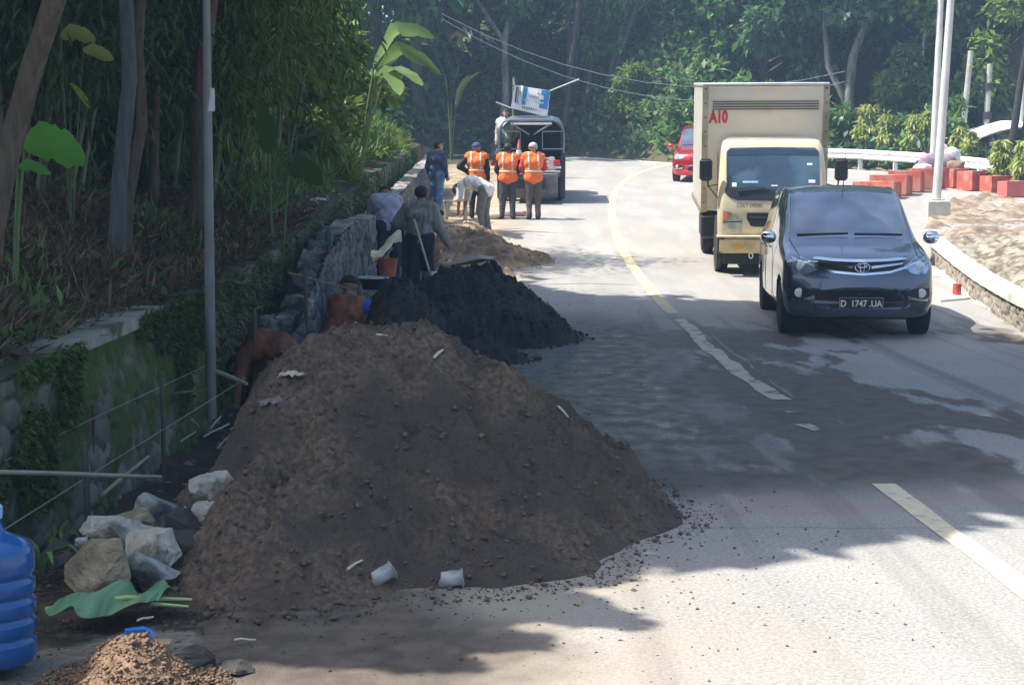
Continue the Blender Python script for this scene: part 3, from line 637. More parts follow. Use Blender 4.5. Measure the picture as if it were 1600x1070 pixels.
# hillside of creepers behind the outer kerb of the bend
def scatter_mesh(name, label, n, xr, yr, m, L, Wd, seed, lift=(.02, .35), droop=.2, mask=None, cat='plants', zf=None, out=(0, 0, .5)):
    r = np.random.RandomState(seed); x = r.uniform(*xr, n); y = r.uniform(*yr, n)
    if mask is not None: k = mask(x, y, r); x, y = x[k], y[k]
    z = (zf or Gz)(x, y)+r.uniform(*lift, len(x)); V, Fq = leaves(np.stack([x, y, z], 1), L, Wd, seed+1, droop, .45, np.array([out])*np.ones((len(x), 1)))
    o = npmesh(name, V, Fq, m); tag(o, label, cat, kind='stuff'); return o
hm = lambda x, y, r: (y-YF(x) > .4) & (y-YF(x) < 15) & (vnoise(x*.9, y*.9, 0, 3)+r.uniform(-.9, .5, len(x)) < .45)
scatter_mesh('hillside_creepers', 'green creepers covering the slope behind the bend', 30000, (-9, 9.5), (48, 72), L_mid, .34, .2, 41, (0, .8), .9, hm)
scatter_mesh('hillside_creepers', 'darker creepers behind the guard rail', 15000, (8, 30), (38, 66), L_blue, .34, .2, 43, (0, 1.1), .4, lambda x, y, r: (y-YF(x) > 1.0) & (y-YF(x) < 12))
# low shrubs on that slope, each its own
sA = tree_proto('shrub', 'S', (1500, 1.0, 1.0, .9, 18, .26, .12, 51), L_mid, m_bark, .9, .04, label='round green shrub above the outer kerb, left of the red car', cat='shrub', group='shrubs', loc=tuple(Gp(6.6, 53.2)))
sL = tree_proto('shrub', 'SL', (1500, .95, .9, 1.0, 18, .26, .10, 57), L_lite, m_bark, .9, .04, label='sunlit pale green shrub at the foot of the bamboo clump', cat='shrub', group='shrubs', loc=tuple(Gp(4.7, 55.6)))
sX = tree_proto('shrub', 'SX', (5200, 2.3, 2.1, 2.4, 34, .30, .16, 59), L_lite, m_bark, 2.6, .07, label='yellow green sunlit thicket out beyond the right end of the rail', cat='shrub', group='shrubs', loc=tuple(Gp(21.6, 53)))
for pr, x, y, s, lb in ((sA, 4.0, 58.8, 1.3, 'green shrub right of the pickup on the slope'), (sA, 8.4, 51.6, 1.2, 'green shrub hidden half behind the box truck'), (sA, 0.2, 59.8, 1.3, 'shrub behind the pickup cage'), (sA, -3.4, 58.5, 1.5, 'dull shrub left of the blue banner'),
                        (sX, 14.2, 52.6, .75, 'bright shrub behind the guard rail left of the hut'), (sX, 16.6, 51.6, 1.0, 'tall sunlit yellow green shrub behind the hut roof'), (sL, 15.3, 51.2, 1.5, 'bright shrub between lamp posts and hut'), (sX, 18.9, 52.4, 1.05, 'sunlit bush at the right edge above the hut'),
                        (sA, 11.5, 50.5, 1.2, 'dark shrub behind the rail right of the truck'), (sA, 13.4, 48.2, 1.2, 'dark shrub behind the rail and young trees'), (sL, -5.6, 40, 1.6, 'sunlit shrub hanging over the far retaining wall'), (sL, -4.0, 31, 1.15, 'bright green shrub on the wall behind the hooded worker'), (sA, -5.4, 34, 1.6, 'mid green shrub on the bank above the new wall'), (sL, -3.6, 26.5, .95, 'light green shrub low on the bank under the bamboo'), (sA, -4.6, 27.5, 1.4, 'shrub behind the light green one on the bank'), (sA, -6.8, 46, 2.0, 'shrub at the far end of the bank')):
    dup(pr, Gp(x, y), x*1.7, lb, s)
# ---- bamboo clumps
def bamboo(label, loc, H, n, spread, culm_r, leafn, seed, lean=(0, 0), m=None, LL=.22, LW=.03, r_leaf=1.2, zlo=.35, name='bamboo_clump', cm=None):
    r = random.Random(seed); root = thing(name, label, 'bamboo', tuple(loc)); P = []
    for i in range(n):
        a = r.uniform(0, 6.28); q = spread*math.sqrt(r.uniform(0, 1)); b = Vector((q*math.cos(a), q*math.sin(a), -.2)); d = Vector((math.cos(a)*.10+lean[0]+r.uniform(-.06, .06), math.sin(a)*.10+lean[1]+r.uniform(-.06, .06), 1))
        h = H*r.uniform(.75, 1.05); pts = [b+d*(h*t)+Vector((d.x, d.y, -.25))*h*.35*t**3 for t in (0, .12, .25, .4, .55, .7, .85, 1)]
        mb = MB(); mb.tube(pts, [culm_r*(1-.6*t) for t in (0, .12, .25, .4, .55, .7, .85, 1)], 7); mb.build('culm', cm or m_culm if i % 3 else mat('old_culm', (.08, .07, .05), .7, .3, 2), root)
        for _ in range(leafn//n):
            t = r.uniform(zlo, 1); k = min(6, int(t*7)); p = pts[k].lerp(pts[k+1], t*7-k); P.append((p.x+r.gauss(0, .5)*r_leaf, p.y+r.gauss(0, .5)*r_leaf, p.z+r.gauss(0, .3)-.3*r_leaf*r.random()))
    if P:
        P = np.array(P); P = np.repeat(P, 3, 0)+np.random.RandomState(seed).normal(size=(len(P)*3, 3))*.10
        V, Fq = leaves(P, LL, LW, seed, 1.3, .35); npmesh('foliage', V, Fq, m or L_bam, root)
    return root
bamboo('dark leaning bamboo clump at the bend right of the blue banner', Gp(2.6, 57.9), 9.5, 8, .9, .12, 1500, 5, (.13, 0), L_mid, .4, .07, 1.4, .7, cm=mat('dark_culm', (.035, .04, .04), .6, .3, 2))
bamboo('thin bamboo clump behind the pickup', Gp(4.2, 59.5), 8.5, 6, .7, .06, 1500, 6, (.22, 0), L_mid, .38, .07, 1.2, .5)
bamboo('overhanging bamboo clump on the left bank above the orange vest worker', Gp(-4.3, 19), 5.6, 13, .8, .035, 5200, 8, (.10, 0), L_bam, .25, .034, .85, .30)
bamboo('dense bamboo clump on the left bank behind the metal pole', Gp(-5.0, 15.5), 5.2, 10, .8, .032, 3600, 9, (.1, 0), L_dark, .24, .034, .85, .38)
bamboo('drooping bamboo clump over the far part of the wall', Gp(-4.6, 25), 6.6, 12, .8, .035, 4200, 10, (.07, 0), L_bam, .28, .04, .85, .38)
bamboo('dark bamboo deep in the left jungle', Gp(-8.3, 21), 6.5, 10, 1.2, .04, 3600, 12, (.05, 0), L_dark, .2, .03, 1.1, .2)
bamboo('shaded bamboo thicket at the left edge of the picture', Gp(-6.6, 16.5), 5.8, 9, 1.0, .035, 3000, 13, (.05, 0), L_dark, .17, .026, 1.0, .3)
# ---- left jungle trunks whose crowns arch over the road and shade it
def shade_leaves(poly, n, h0, h1, L, Wd, seed, edge=0.):
    """leaves placed up the sun's direction above a patch of ground"""
    r = np.random.RandomState(seed); poly = np.array(poly, float); lo, hi = poly.min(0), poly.max(0); out = []
    while len(out) < n:
        p = r.uniform(lo, hi); c = False; j = len(poly)-1
        for i in range(len(poly)):
            a, b = poly[i], poly[j]
            if (a[1] > p[1]) != (b[1] > p[1]) and p[0] < (b[0]-a[0])*(p[1]-a[1])/(b[1]-a[1])+a[0]: c = not c
            j = i
        if c: out.append(p)
    q = np.array(out); h = r.uniform(h0, h1, n); P = np.stack([q[:, 0]+S.x/S.z*h, q[:, 1]+S.y/S.z*h, h], 1); return leaves(P, L, Wd, seed+1, .2, .3, None, .6)
SH = [(-5.2, 3.9), (-1.9, 4.3), (-1.1, 5.0), (-.35, 5.75), (.15, 6.12), (.6, 6.25), (1.82, 6.86), (2.6, 7.35), (4.5, 8.4), (9, 10), (9.2, 12.6), (7, 14.6), (5.5, 15.7), (5.0, 17.2), (3.5, 19.9), (2.2, 20.4), (.9, 20.9), (.4, 22.3), (-2, 22.8), (-5.2, 23)]
def jungle_tree(label, base, top, r0, V, Fq, leafm, barkm, limbs, name='jungle_tree'):
    base = Vector(base); root = thing(name, label, 'tree', tuple(base)); npmesh('crown', np.array(V)-np.array(base), Fq, leafm, root)
    top = Vector(top)-base; mb = MB(); n = 9; rr = random.Random(int(base.x*100)); pts = [top*(i/n)+Vector((rr.uniform(-1, 1), rr.uniform(-1, 1), 0))*.05*min(i, 3) for i in range(n+1)]
    mb.tube([Vector((0, 0, -.4))]+pts, [r0*1.7, r0*1.25]+[r0*(1-.6*i/n) for i in range(1, n+1)], 14)
    for e in limbs: e = Vector(e)-base; b = pts[6]; mb.tube([b, b.lerp(e, .5)+Vector((0, 0, .5)), e], [r0*.5, r0*.35, r0*.1], 7)
    mb.build('trunk', barkm, root); return root
def up(px, py, Y, topx, topy, Z):
    a, b = at(px, py, Y), at(topx, topy, Y); d = (b-a)/(b.z-a.z); return a+d*(Z-a.z)
def zb(p): return Vector((p.x, p.y, float(Gz(p.x, p.y))-.1))
A_ = [(x, y) for x, y in SH if y < 12.7]+[(-5.2, 12.7)]; B_ = [(-5.2, 12.4), (9.2, 12.3)]+[(x, y) for x, y in SH if y > 12.6 and x > -5.1]+[(-5.2, 23)]
V, Fq = shade_leaves(A_, 15000, 6.2, 9.5, .42, .27, 61)
jungle_tree('big brown leaning trunk at the upper left corner', zb(at(-64, 330, 8.2)), up(-64, 330, 8.2, 32, 0, 5.6), .078, V, Fq, L_mid, m_bark, [(-3, 7, 7), (-3.5, 9, 8), (-4, 10.5, 8)])
V, Fq = shade_leaves(B_, 16000, 6.8, 10.5, .42, .27, 63)
jungle_tree('smooth grey trunk standing left of the metal pole', zb(at(180, 372, 13.2)), up(180, 372, 13.2, 203, 0, 9), .075, V, Fq, L_mid, mat('dim_grey_bark', (.10, .105, .105), .9, .3, 8, .8, 25, stretch=(3, 3, .4)), [(-3, 14, 9), (-4, 15.5, 9.5), (-4, 17, 9)])
def far_crown(seed, c, s, n=850): V, Fq, _ = crown_mesh('J', n, 3.2, 3.4, 1.6, 24, .55, .32, 71, .3, .34, .2); a = seed*1.3; M = np.array([[math.cos(a), -math.sin(a), 0], [math.sin(a), math.cos(a), 0], [0, 0, 1]]); return (V*s) @ M.T+np.array(c), Fq
specs = [('darker trunk close beside the grey one', (193, 372, 13.9), (232, 0), .06, m_bark, (-6.2, 13.5, 7.6)), ('thick dark trunk just behind the top of the metal pole', (305, 345, 16.5), (320, 0), .11, m_bark, (-7, 18, 8.2)),
         ('dark trunk between the grey trunk and the pole', (240, 350, 17.5), (238, 0), .06, m_bark, (-8.5, 15, 8.8)), ('thin dark trunk right of the pole under bamboo', (352, 330, 20), (372, 0), .07, m_bark, (-9, 23, 8.5)),
         ('slim trunk near the left edge behind the big leaf', (110, 330, 16), (92, 0), .07, m_bark, (-9, 11, 8.8)), ('leaning brown trunk in the gloom left of the bamboo', (405, 310, 22), (440, 0), .06, m_bark2, (-11, 28, 8)),
         ('trunk deep behind at the left edge', (40, 320, 21), (30, 0), .10, m_bark, (-12, 20, 9.5)), ('far trunk in the gloom left of the pole', (275, 300, 26), (290, 0), .10, m_bark, (-14, 27, 10)), ('far dim trunk right of the pole', (385, 290, 30), (365, 0), .12, m_bark, (-15, 34, 10.5)),
         ('faint far trunk near the left edge', (150, 300, 30), (160, 0), .13, m_bark, (-17, 15, 11))]
for i, (lb, b, t, r0, bm, cc) in enumerate(specs):
    V, Fq = far_crown(i, cc, 1.0+.06*i); base = zb(at(*b)); jungle_tree(lb, base, up(b[0], b[1], b[2], t[0], t[1], cc[2]-.5), r0, V, Fq, L_dark, bm, [(cc[0], cc[1], cc[2]-.3)])
# undergrowth shrubs closing the jungle floor
jS = tree_proto('undergrowth_bush', 'U', (1700, 1.3, 1.2, 1.3, 20, .26, .09, 81), L_dark, m_bark, 1.1, .03, label='dark bush behind the big taro leaf', cat='bush', group='undergrowth on the left bank', loc=tuple(Gp(-6.2, 17.5)))
U = [(-7.6, 19, 1.2, 'dark bush second from the left edge in the gloom'), (-5.6, 22.5, 1.1, 'dark bush behind the thick trunk'), (-7.8, 25, 1.5, 'dark bush deep behind the bamboo'), (-6.2, 29, 1.3, 'bush above the middle of the wall'), (-9.8, 23, 1.6, 'large dark bush far in on the left'), (-11, 29, 1.9, 'large bush deep in the jungle'), (-8.4, 33, 1.7, 'dim bush far along the bank'), (-12.5, 34, 2.3, 'broad bush farthest along the bank'), (-14, 41, 2.6, 'broad far bush past the walls'), (-9.5, 41, 2.1, 'bush near the far end of the bank'), (-16, 48, 3.0, 'wide dim bush in the distance'), (-10.5, 50, 2.6, 'dim bush at the far end of the jungle'), (-5.4, 19.6, .8, 'small dark bush near the bamboo feet'), (-6.5, 36, 1.5, 'bush beyond the bamboo curtain'), (-8.2, 15.6, 1.3, 'dark bush at the very left edge'), (-13, 25, 2.2, 'large dim bush behind the trunks')]
for i, (x, y, s, lb) in enumerate(U): dup(jS, Gp(x, y)-Vector((0, 0, .2)), i*1.1, lb, s)
# ---- ground litter of dry stalks and leaves on the bank, creepers on the walls
bk = lambda x, y, r: x < -2.76
scatter_mesh('dry_litter', 'brown dry stalks and leaf litter on the bank', 21000, (-6.2, -2.72), (7.5, 20), L_straw2, .20, .02, 91, (0, .10), -.1, bk, 'litter', out=(.3, -.2, .35))
scatter_mesh('dry_litter', 'pale straw scattered over the bank', 2600, (-6.0, -2.72), (7.5, 18), L_straw, .22, .010, 93, (.01, .12), -.1, bk, 'litter', out=(.3, -.2, .1))
scatter_mesh('fallen_leaves', 'fallen leaves lying among the straw on the bank', 3600, (-6.5, -2.75), (7.5, 24), L_straw, .09, .05, 95, (.02, .10), 0, bk, 'leaves', out=(0, 0, 0))
scatter_mesh('grass_tufts', 'green grass and weeds on the bank above the far wall', 15000, (-7, -3.0), (18, 44), L_mid, .26, .03, 97, (0, .25), -.7, bk, 'grass', out=(.2, -.1, .6))
scatter_mesh('grass_tufts', 'bright weeds along the rim of the far wall', 7000, (-4.4, -2.7), (22, 42), L_lite, .26, .035, 99, (0, .3), -.6, lambda x, y, r: (x < -2.76) & (vnoise(x*1.5, y*.8, 0, 5) > -.1), 'grass', out=(.3, -.1, .5))
def wallplants(name, label, n, y0, y1, m, L, Wd, seed, thr, xo=.05):
    r = np.random.RandomState(seed); y = r.uniform(y0, y1, n); v = r.uniform(0, 1, n)**.8; z = ZB(y)+.35+(WT(y)+.03-ZB(y)-.35)*v; k = vnoise(y*1.3, z*1.6, 0, seed)+.5*vnoise(y*4, z*4, 0, seed+1)+.5*(v-.5) > thr; y, z = y[k], z[k]
    P = np.stack([wall_old(y)+xo+r.uniform(0, .05, len(y)), y, z], 1); V, Fq = leaves(P, L, Wd, seed+2, .9, .4, np.array([[.8, 0, 0]])*np.ones((len(y), 1))); tag(npmesh(name, V, Fq, m), label, 'moss', kind='stuff')
wallplants('wall_moss', 'moss and tiny ferns growing on the old stone wall', 26000, 6.5, 13, leafmat('moss_leaf', (.055, .115, .02), .2, .7), .045, .022, 101, .42)
wallplants('wall_creeper', 'hanging green creeper over the old wall past the metal pole', 8500, 12.5, 40, L_mid, .09, .035, 105, .62)
wallplants('dry_creeper', 'dry brownish roots and creeper hanging on the old wall', 5000, 12, 30, leafmat('dry_creeper', (.14, .13, .07), .1, .8), .14, .022, 107, .15)
# ---- broad leaved plants
def blade(mb, pts, w, n=10, fold=.25, torn=0., rnd=None, mi=0, side=None):
    """a big banana or taro blade along a curve"""
    pts = [Vector(p) for p in pts]; fine = []
    for i in range(len(pts)-1):
        for q in range(5): fine.append(pts[i].lerp(pts[i+1], q/5))
    fine.append(pts[-1]); N = len(fine); rows_ = []
    for i, p in enumerate(fine):
        t = (fine[min(i+1, N-1)]-fine[max(i-1, 0)]).normalized(); s = t.cross(Vector((0, 0, 1))); s = s.normalized() if s.length > .1 else Vector((1, 0, 0)); s = s if side is None else (Vector(side)-t*t.dot(Vector(side))).normalized(); u = s.cross(t); k = i/(N-1); ww = w*math.sin(math.pi*min(1, (k*.97+.03)))**.55/2
        row = []
        for j in (-1, -.5, 0, .5, 1):
            e = (1-(torn*rnd.random() if rnd and abs(j) == 1 else 0)); row.append(p+s*ww*j*e+u*abs(j)*ww*fold)
        rows_.append(row)
    mb.add([p for r in rows_ for p in r], [(i*5+j, i*5+j+1, (i+1)*5+j+1, (i+1)*5+j) for i in range(N-1) for j in range(4)], mi)
L_taro = leafmat('taro_leaf', (.12, .38, .06), .35, .4, .1); L_ban = leafmat('banana_leaf', (.10, .20, .045), .4, .4, .15); L_band = leafmat('banana_leaf_pale', (.16, .26, .09), .4, .3, .15)
def taro(label, base, leafs, m=None, name='taro_plant', stemr=.012):
    base = Vector(base); root = thing(name, label, 'plant', tuple(base)); rnd = random.Random(5)
    for lf_ in leafs:
        tip0, tip1, w, bend = lf_[:4]; sd = lf_[4] if len(lf_) > 4 else None
        a, b = Vector(tip0)-base, Vector(tip1)-base; mb = MB(); mb.tube([Vector((0, 0, -.1)), a*.5+Vector((0, 0, .1)), a], [stemr*1.3, stemr, stemr*.7], 6); mb.build('stalk', mat('stalk', (.10, .16, .05), .6), root)
        mb = MB(); blade(mb, [a, a.lerp(b, .35)+Vector((0, 0, bend)), a.lerp(b, .7)+Vector((0, 0, bend*.6)), b], w, fold=.15, torn=.25, rnd=rnd, side=sd); mb.build('leaf', m or L_taro, root)
    return root
taro('broad bright green taro leaf on a stalk at the left edge of the bank', zb(at(15, 325, 10)), [(at(38, 232, 10), at(134, 246, 9.7), .34, .05, (0, -.5, .85)), (at(28, 262, 10), at(80, 272, 9.7), .10, .03, (0, -.5, .85))])
taro('small bright leaves high among the trunks at the left', zb(at(110, 330, 14)), [(at(95, 60, 14), at(150, 62, 13.8), .2, .05, (0, -.6, .8)), (at(130, 80, 14), at(178, 92, 13.8), .18, .02, (0, -.6, .8)), (at(110, 130, 14), at(140, 170, 13.8), .1, .02)], L_yel, 'leafy_sapling', .006)
taro('upright dark green banana leaf among the bamboo', zb(at(428, 330, 17)), [(at(420, 240, 17), at(412, 168, 16.8), .30, .03, (1, -.3, 0)), (at(450, 270, 17), at(505, 285, 16.4), .34, .10, (.3, -.6, .7))], leafmat('banana_dark', (.05, .13, .03), .3, .4, .1), 'banana_plant', .02)
b_ = zb(at(560, 245, 30)); Yb = 30
taro('large banana plant with pale arching leaves over the far wall', b_, [(at(590, 110, Yb), at(690, 118, 29), .38, .45, (0, -.6, .7)), (at(585, 100, Yb), at(680, 60, 29.5), .36, .5, (0, -.6, .7)), (at(590, 120, Yb), at(660, 135, 28.5), .45, .25), (at(600, 120, Yb), at(625, 150, 28.5), .4, .2)], L_band, 'banana_plant', .03)
taro('banana plant with bright yellow leaf at the foot of the far slope', zb(at(705, 200, 54)), [(at(712, 170, 54), at(733, 118, 53.5), .4, .2), (at(700, 160, 54), at(690, 105, 54), .3, .3), (at(712, 170, 54), at(752, 112, 53.5), .3, .4), (at(705, 160, 54), at(720, 95, 54), .3, .2)], L_lite, 'banana_plant', .025)
tw = zb(at(770, 215, 57)); mb = MB(); mb.tube([Vector((0, 0, -.3)), Vector((.5, 0, 2.2)), Vector((.45, 0, 4.5)), Vector((1.1, 0, 7.5))], [.19, .15, .13, .1], 9); mb.tube([Vector((.45, 0, 4.4)), Vector((-.6, 0, 6.0))], [.1, .06], 7)
t_ = thing('bare_tree', 'pale bare crooked trunk left of the blue banner', 'tree', tuple(tw)); mb.build('trunk', m_bark2, t_)
# pale buttressed trunk behind the guard rail
tb = zb(at(1325, 245, 53)); t_ = thing('old_tree', 'pale twisted old trunk behind the guard rail right of the truck', 'tree', tuple(tb)); mb = MB(); mb.tube([(0, 0, -1), (.0, 0, .3), (.12, 0, 1.6), (-.05, 0, 2.7), (.1, 0, 4.2), (.9, 0, 6.5)], [.55, .38, .24, .19, .16, .1], 10); mb.tube([(-.1, 0, .6), (-.7, 0, -.1), (-1.2, 0, -.6)], [.18, .12, .05], 7); mb.tube([(0, 0, 2.4), (-.8, 0, 3.9), (-1, 0, 6)], [.13, .1, .06], 7); mb.build('trunk', m_bark2, t_)
V, Fq, c = crown_mesh('B', 1, 1, 1, 1, 1, 1, 1, 1); npmesh('crown', V*.9+np.array((.3, 0, 7.2)), Fq, L_blue, t_)
# dark leaning trunks at the right edge and pale bamboo posts
for k, (a, b_, r, lb) in enumerate((((1572, 262), (1596, 120), .12, 'dark leaning trunk in front of the hut at the right edge'), ((1590, 240), (1612, 130), .07, 'thinner dark trunk right of the leaning one'))):
    A, B = at(a[0], a[1], 45), at(b_[0], b_[1], 45); t_ = thing('leaning_tree', lb, 'tree', tuple(A)); mb = MB(); D = B-A; mb.tube([-D*.2, D*.4+Vector((.05, 0, 0)), D, D*1.5], [r*1.2, r, r*.8, r*.6], 9); mb.build('trunk', mat('dark_bark', (.03, .028, .025), .95, .3, 9, .5), t_)
for k, (x0, y0, x1, y1, Y, r, lb) in enumerate(((1506, 190, 1517, 80, 48.3, .10, 'pale post left of the hut roof'), (1541, 195, 1547, 100, 48.3, .10, 'pale post with dark bands above the hut'), (1437, 140, 1445, 42, 52, .06, 'thin pale post left of the lamp posts'), (1597, 180, 1600, 120, 49, .09, 'pale post at the right edge'))):
    A, B = at(x0, y0, Y), at(x1, y1, Y); A2 = A-(B-A)*.9; t_ = thing('wooden_post', lb, 'post', tuple(A2)); mb = MB(); D = B-A2; mb.tube([(0, 0, 0), D*.5, D], [r, r*.95, r*.85], 9); mb.build('post_shaft', mat('pale_post', (.36, .37, .33), .8, .2, 4), t_)
    if k == 1:
        for q in (.55, .8): mb = MB(); mb.cyl(D*q-Vector((0, 0, .12)), D*q+Vector((0, 0, .12)), r*1.5, 10); mb.build('band', mat('dark_band', (.03, .03, .035), .7), t_)
# ---- young drooping column trees near the red planters
def column_tree(label, px, ptop, pbot, Y, wpx, seed, name='young_tree'):
    top, bot = at(px, ptop, Y), at(px, pbot, Y); gz = float(Gz(bot.x, Y)); base = Vector((bot.x, Y, gz)); H = top.z-gz; h0 = max(.15, bot.z-gz); w = wpx/F*Y/2*1.25; r = np.random.RandomState(seed); n = 900
    t = r.uniform(0, 1, n); z = h0+(H-h0)*t; prof = w*(np.sin(np.pi*np.clip(t*.82+.14, 0, 1))**.6)*(.8+.35*np.sin(t*13+seed)); a = r.uniform(0, 6.28, n); q = prof*np.sqrt(r.uniform(.15, 1, n))
    P = np.stack([q*np.cos(a), q*np.sin(a), z], 1); root = thing(name, label, 'tree', tuple(base), 0, 'young trees by the planters')
    V, Fq = leaves(P, .24, .085, seed, 2.2, .3, np.stack([np.cos(a), np.sin(a), 0*a], 1)*.9); npmesh('crown', V, Fq, L_yel, root)
    mb = MB(); mb.tube([(0, 0, -.05), (.02, 0, H*.5), (0, 0, H*.97)], [.028, .022, .008], 7); mb.build('trunk', m_bark, root)
for a in (('leftmost young tree of drooping leaves', 1352, 162, 246, 49.2, 30, 1), ('second young tree, right against the leftmost', 1386, 178, 248, 48.7, 27, 2), ('young tree left of the two lamp posts', 1428, 178, 244, 47.6, 22, 3), ('young tree behind the lamp posts', 1449, 172, 240, 47.3, 24, 4), ('young tree just right of the lamp posts', 1497, 196, 252, 46.0, 20, 5), ('short young tree beside the sacks', 1516, 204, 256, 45.6, 18, 6), ('young tree rising from the planter by the pale block', 1563, 218, 272, 39.4, 20, 7), ('young tree at the right edge of the picture', 1598, 220, 292, 38.5, 22, 8)): column_tree(*a)
# weeds near the bottle and on the island
def tuft(label, p, n, h, m, seed, name='weed'):
    root = thing(name, label, 'plant', tuple(p)); rnd = random.Random(seed)
    for i in range(n):
        a = rnd.uniform(0, 6.28); l = h*rnd.uniform(.6, 1.1); mb = MB(); d = Vector((math.cos(a), math.sin(a), 0)); blade(mb, [Vector((0, 0, 0))+d*.01, d*l*.3+Vector((0, 0, l*.6)), d*l*.7+Vector((0, 0, l*.75)), d*l*1.05+Vector((0, 0, l*.5))], h*.13, fold=.3); mb.build('leaf_blade', m, root)
tuft('green weed between the bottle and the rocks', gp(68, 898), 14, .17, L_mid, 2); tuft('small weed growing behind the water bottle', gp(88, 862), 11, .15, L_dark, 4)
scatter_mesh('island_weeds', 'sparse weeds on the soil mound at the right', 500, (6.3, 12), (11, 24), L_mid, .07, .02, 121, (0, .02), -.5, lambda x, y, r: (x > XW(y)+.4) & (vnoise(x, y, 0, 8) > .2), 'weeds')

FN = [[(780, 925), (900, 928), (1000, 980), (900, 972), (760, 962)], [(560, 990), (760, 985), (868, 1005), (760, 1012), (560, 1010)], [(430, 1012), (640, 1012), (752, 1046), (620, 1040), (430, 1026)], [(800, 890), (905, 890), (975, 905), (900, 917), (790, 915)], [(-400, 900), (500, 905), (620, 930), (820, 930), (820, 965), (560, 1000), (300, 1008), (-400, 1000)]]  # outlines of the finger shadows; unseen leaf patches are shaped to cast them
VV = []; FF = []; k0 = 0
for i, pl in enumerate(FN):
    q = [gp(*p) for p in pl]; n = 2200 if i == 4 else 900; V, Fq = shade_leaves([(p.x, p.y) for p in q], n, 4.2 if i < 4 else 4.6, 4.9 if i < 4 else 5.6, .10 if i < 4 else .2, .07 if i < 4 else .14, 131+i); VV.append(V); FF.append(Fq+k0); k0 += len(V)
jungle_tree('unseen slim tree at the near left, its leaf patches shaped to cast finger shadows', (-4.6, 5.2, .9), (-4.2, 5.4, 4.9), .07, np.concatenate(VV), np.concatenate(FF), L_mid, m_bark, [(-3.2, 5.3, 4.6), (-2.8, 5.8, 4.8)])

sp = taro('spray of pale leaves added as sun flecks between the grey and the dark trunks', zb(at(262, 330, 19)), [(at(268, 30, 19), at(290, 8, 18.8), .25, .03, (.6, -.6, .4)), (at(262, 60, 19), at(300, 85, 18.8), .2, .02, (.2, -.6, .8)), (at(270, 90, 19), at(250, 120, 18.8), .12, .02)], L_lite, 'leafy_sapling', .006)  # pale leaf colour stands in for sun flecks in the gloom
for x, y, Y, rz, lb in ((372, 300, 21, 1.0, 'spray of pale leaves added as sun flecks right of the pole'), (60, 300, 20, 2.0, 'spray of pale leaves added as sun flecks deep at the left edge'), (455, 300, 24, 3.0, 'spray of pale leaves added as sun flecks deep behind the bamboo'), (130, 310, 24, 4.2, 'second pale spray added as sun flecks deep between left trunks')): dup(sp, zb(at(x, y, Y)), rz, lb)

scatter_mesh('bank_weeds', 'dark green weeds and creepers among the litter on the left bank', 9000, (-7, -2.8), (7.5, 21), L_mid, .13, .045, 141, (0, .16), -.3, lambda x, y, r: (x < -2.8) & (vnoise(x*1.1, y*.9, 0, 15) > .05), 'weeds', out=(.3, -.2, .4))
# ================================================================== VEHICLES
def paint(name, col, metal=.7, rough=.27, **k): return mat(name, col, rough, .08, 3, metal=metal, coat=1., col2=tuple(min(1, c*1.25+.02) for c in col), thr=.68, s2=2, **k)
m_rub = mat('rubber', (.018, .018, .019), .8, .3, 20, .3, 60, col2=(.07, .06, .05), thr=.62, s2=6)
m_rim = mat('rim_metal', (.45, .46, .48), .35, .1, 5, metal=.8)
m_glass = mat('window_glass', (.015, .022, .03), .04, .1, 2, spec=.9, coat=1.)
m_wsh = mat('windscreen_glass', (.20, .24, .29), .07, .5, 1.6, spec=1., coat=1., metal=.85)  # mottled tint stands in for cloud reflections on the windscreen
m_chr = mat('chrome', (.75, .77, .8), .12, .04, 4, metal=1.)
m_blk = mat('black_plastic', (.02, .021, .024), .5, .2, 8)
m_lens = mat('lamp_lens', (.42, .52, .62), .08, .3, 14, spec=.9, coat=1., metal=.5, col2=(.04, .06, .09), thr=.56, s2=7)
m_lensw = mat('clear_lens', (.75, .78, .8), .1, .1, 10, spec=.9, coat=1.)
m_org = mat('amber_lens', (.8, .22, .04), .2, .1, 10, coat=1.)
m_red = mat('red_lens', (.6, .03, .02), .2, .1, 10, coat=1.)
m_wht = mat('white_lettering', (.8, .8, .78), .6, .04, 5)
m_well = mat('wheel_well', (.008, .008, .008), .9, .1, 5)
def pchip(t, xs, ys):
    xs = np.array(xs, float); ys = np.array(ys, float); h = np.diff(xs); d = np.diff(ys)/h; m = np.zeros_like(ys); m[0], m[-1] = d[0], d[-1]
    for i in range(1, len(ys)-1): m[i] = 0 if d[i-1]*d[i] <= 0 else 2*d[i-1]*d[i]/(d[i-1]+d[i])
    i = int(min(max(np.searchsorted(xs, t)-1, 0), len(xs)-2)); s = (t-xs[i])/h[i]
    return (2*s**3-3*s*s+1)*ys[i]+(s**3-2*s*s+s)*h[i]*m[i]+(-2*s**3+3*s*s)*ys[i+1]+(s**3-s*s)*h[i]*m[i+1]
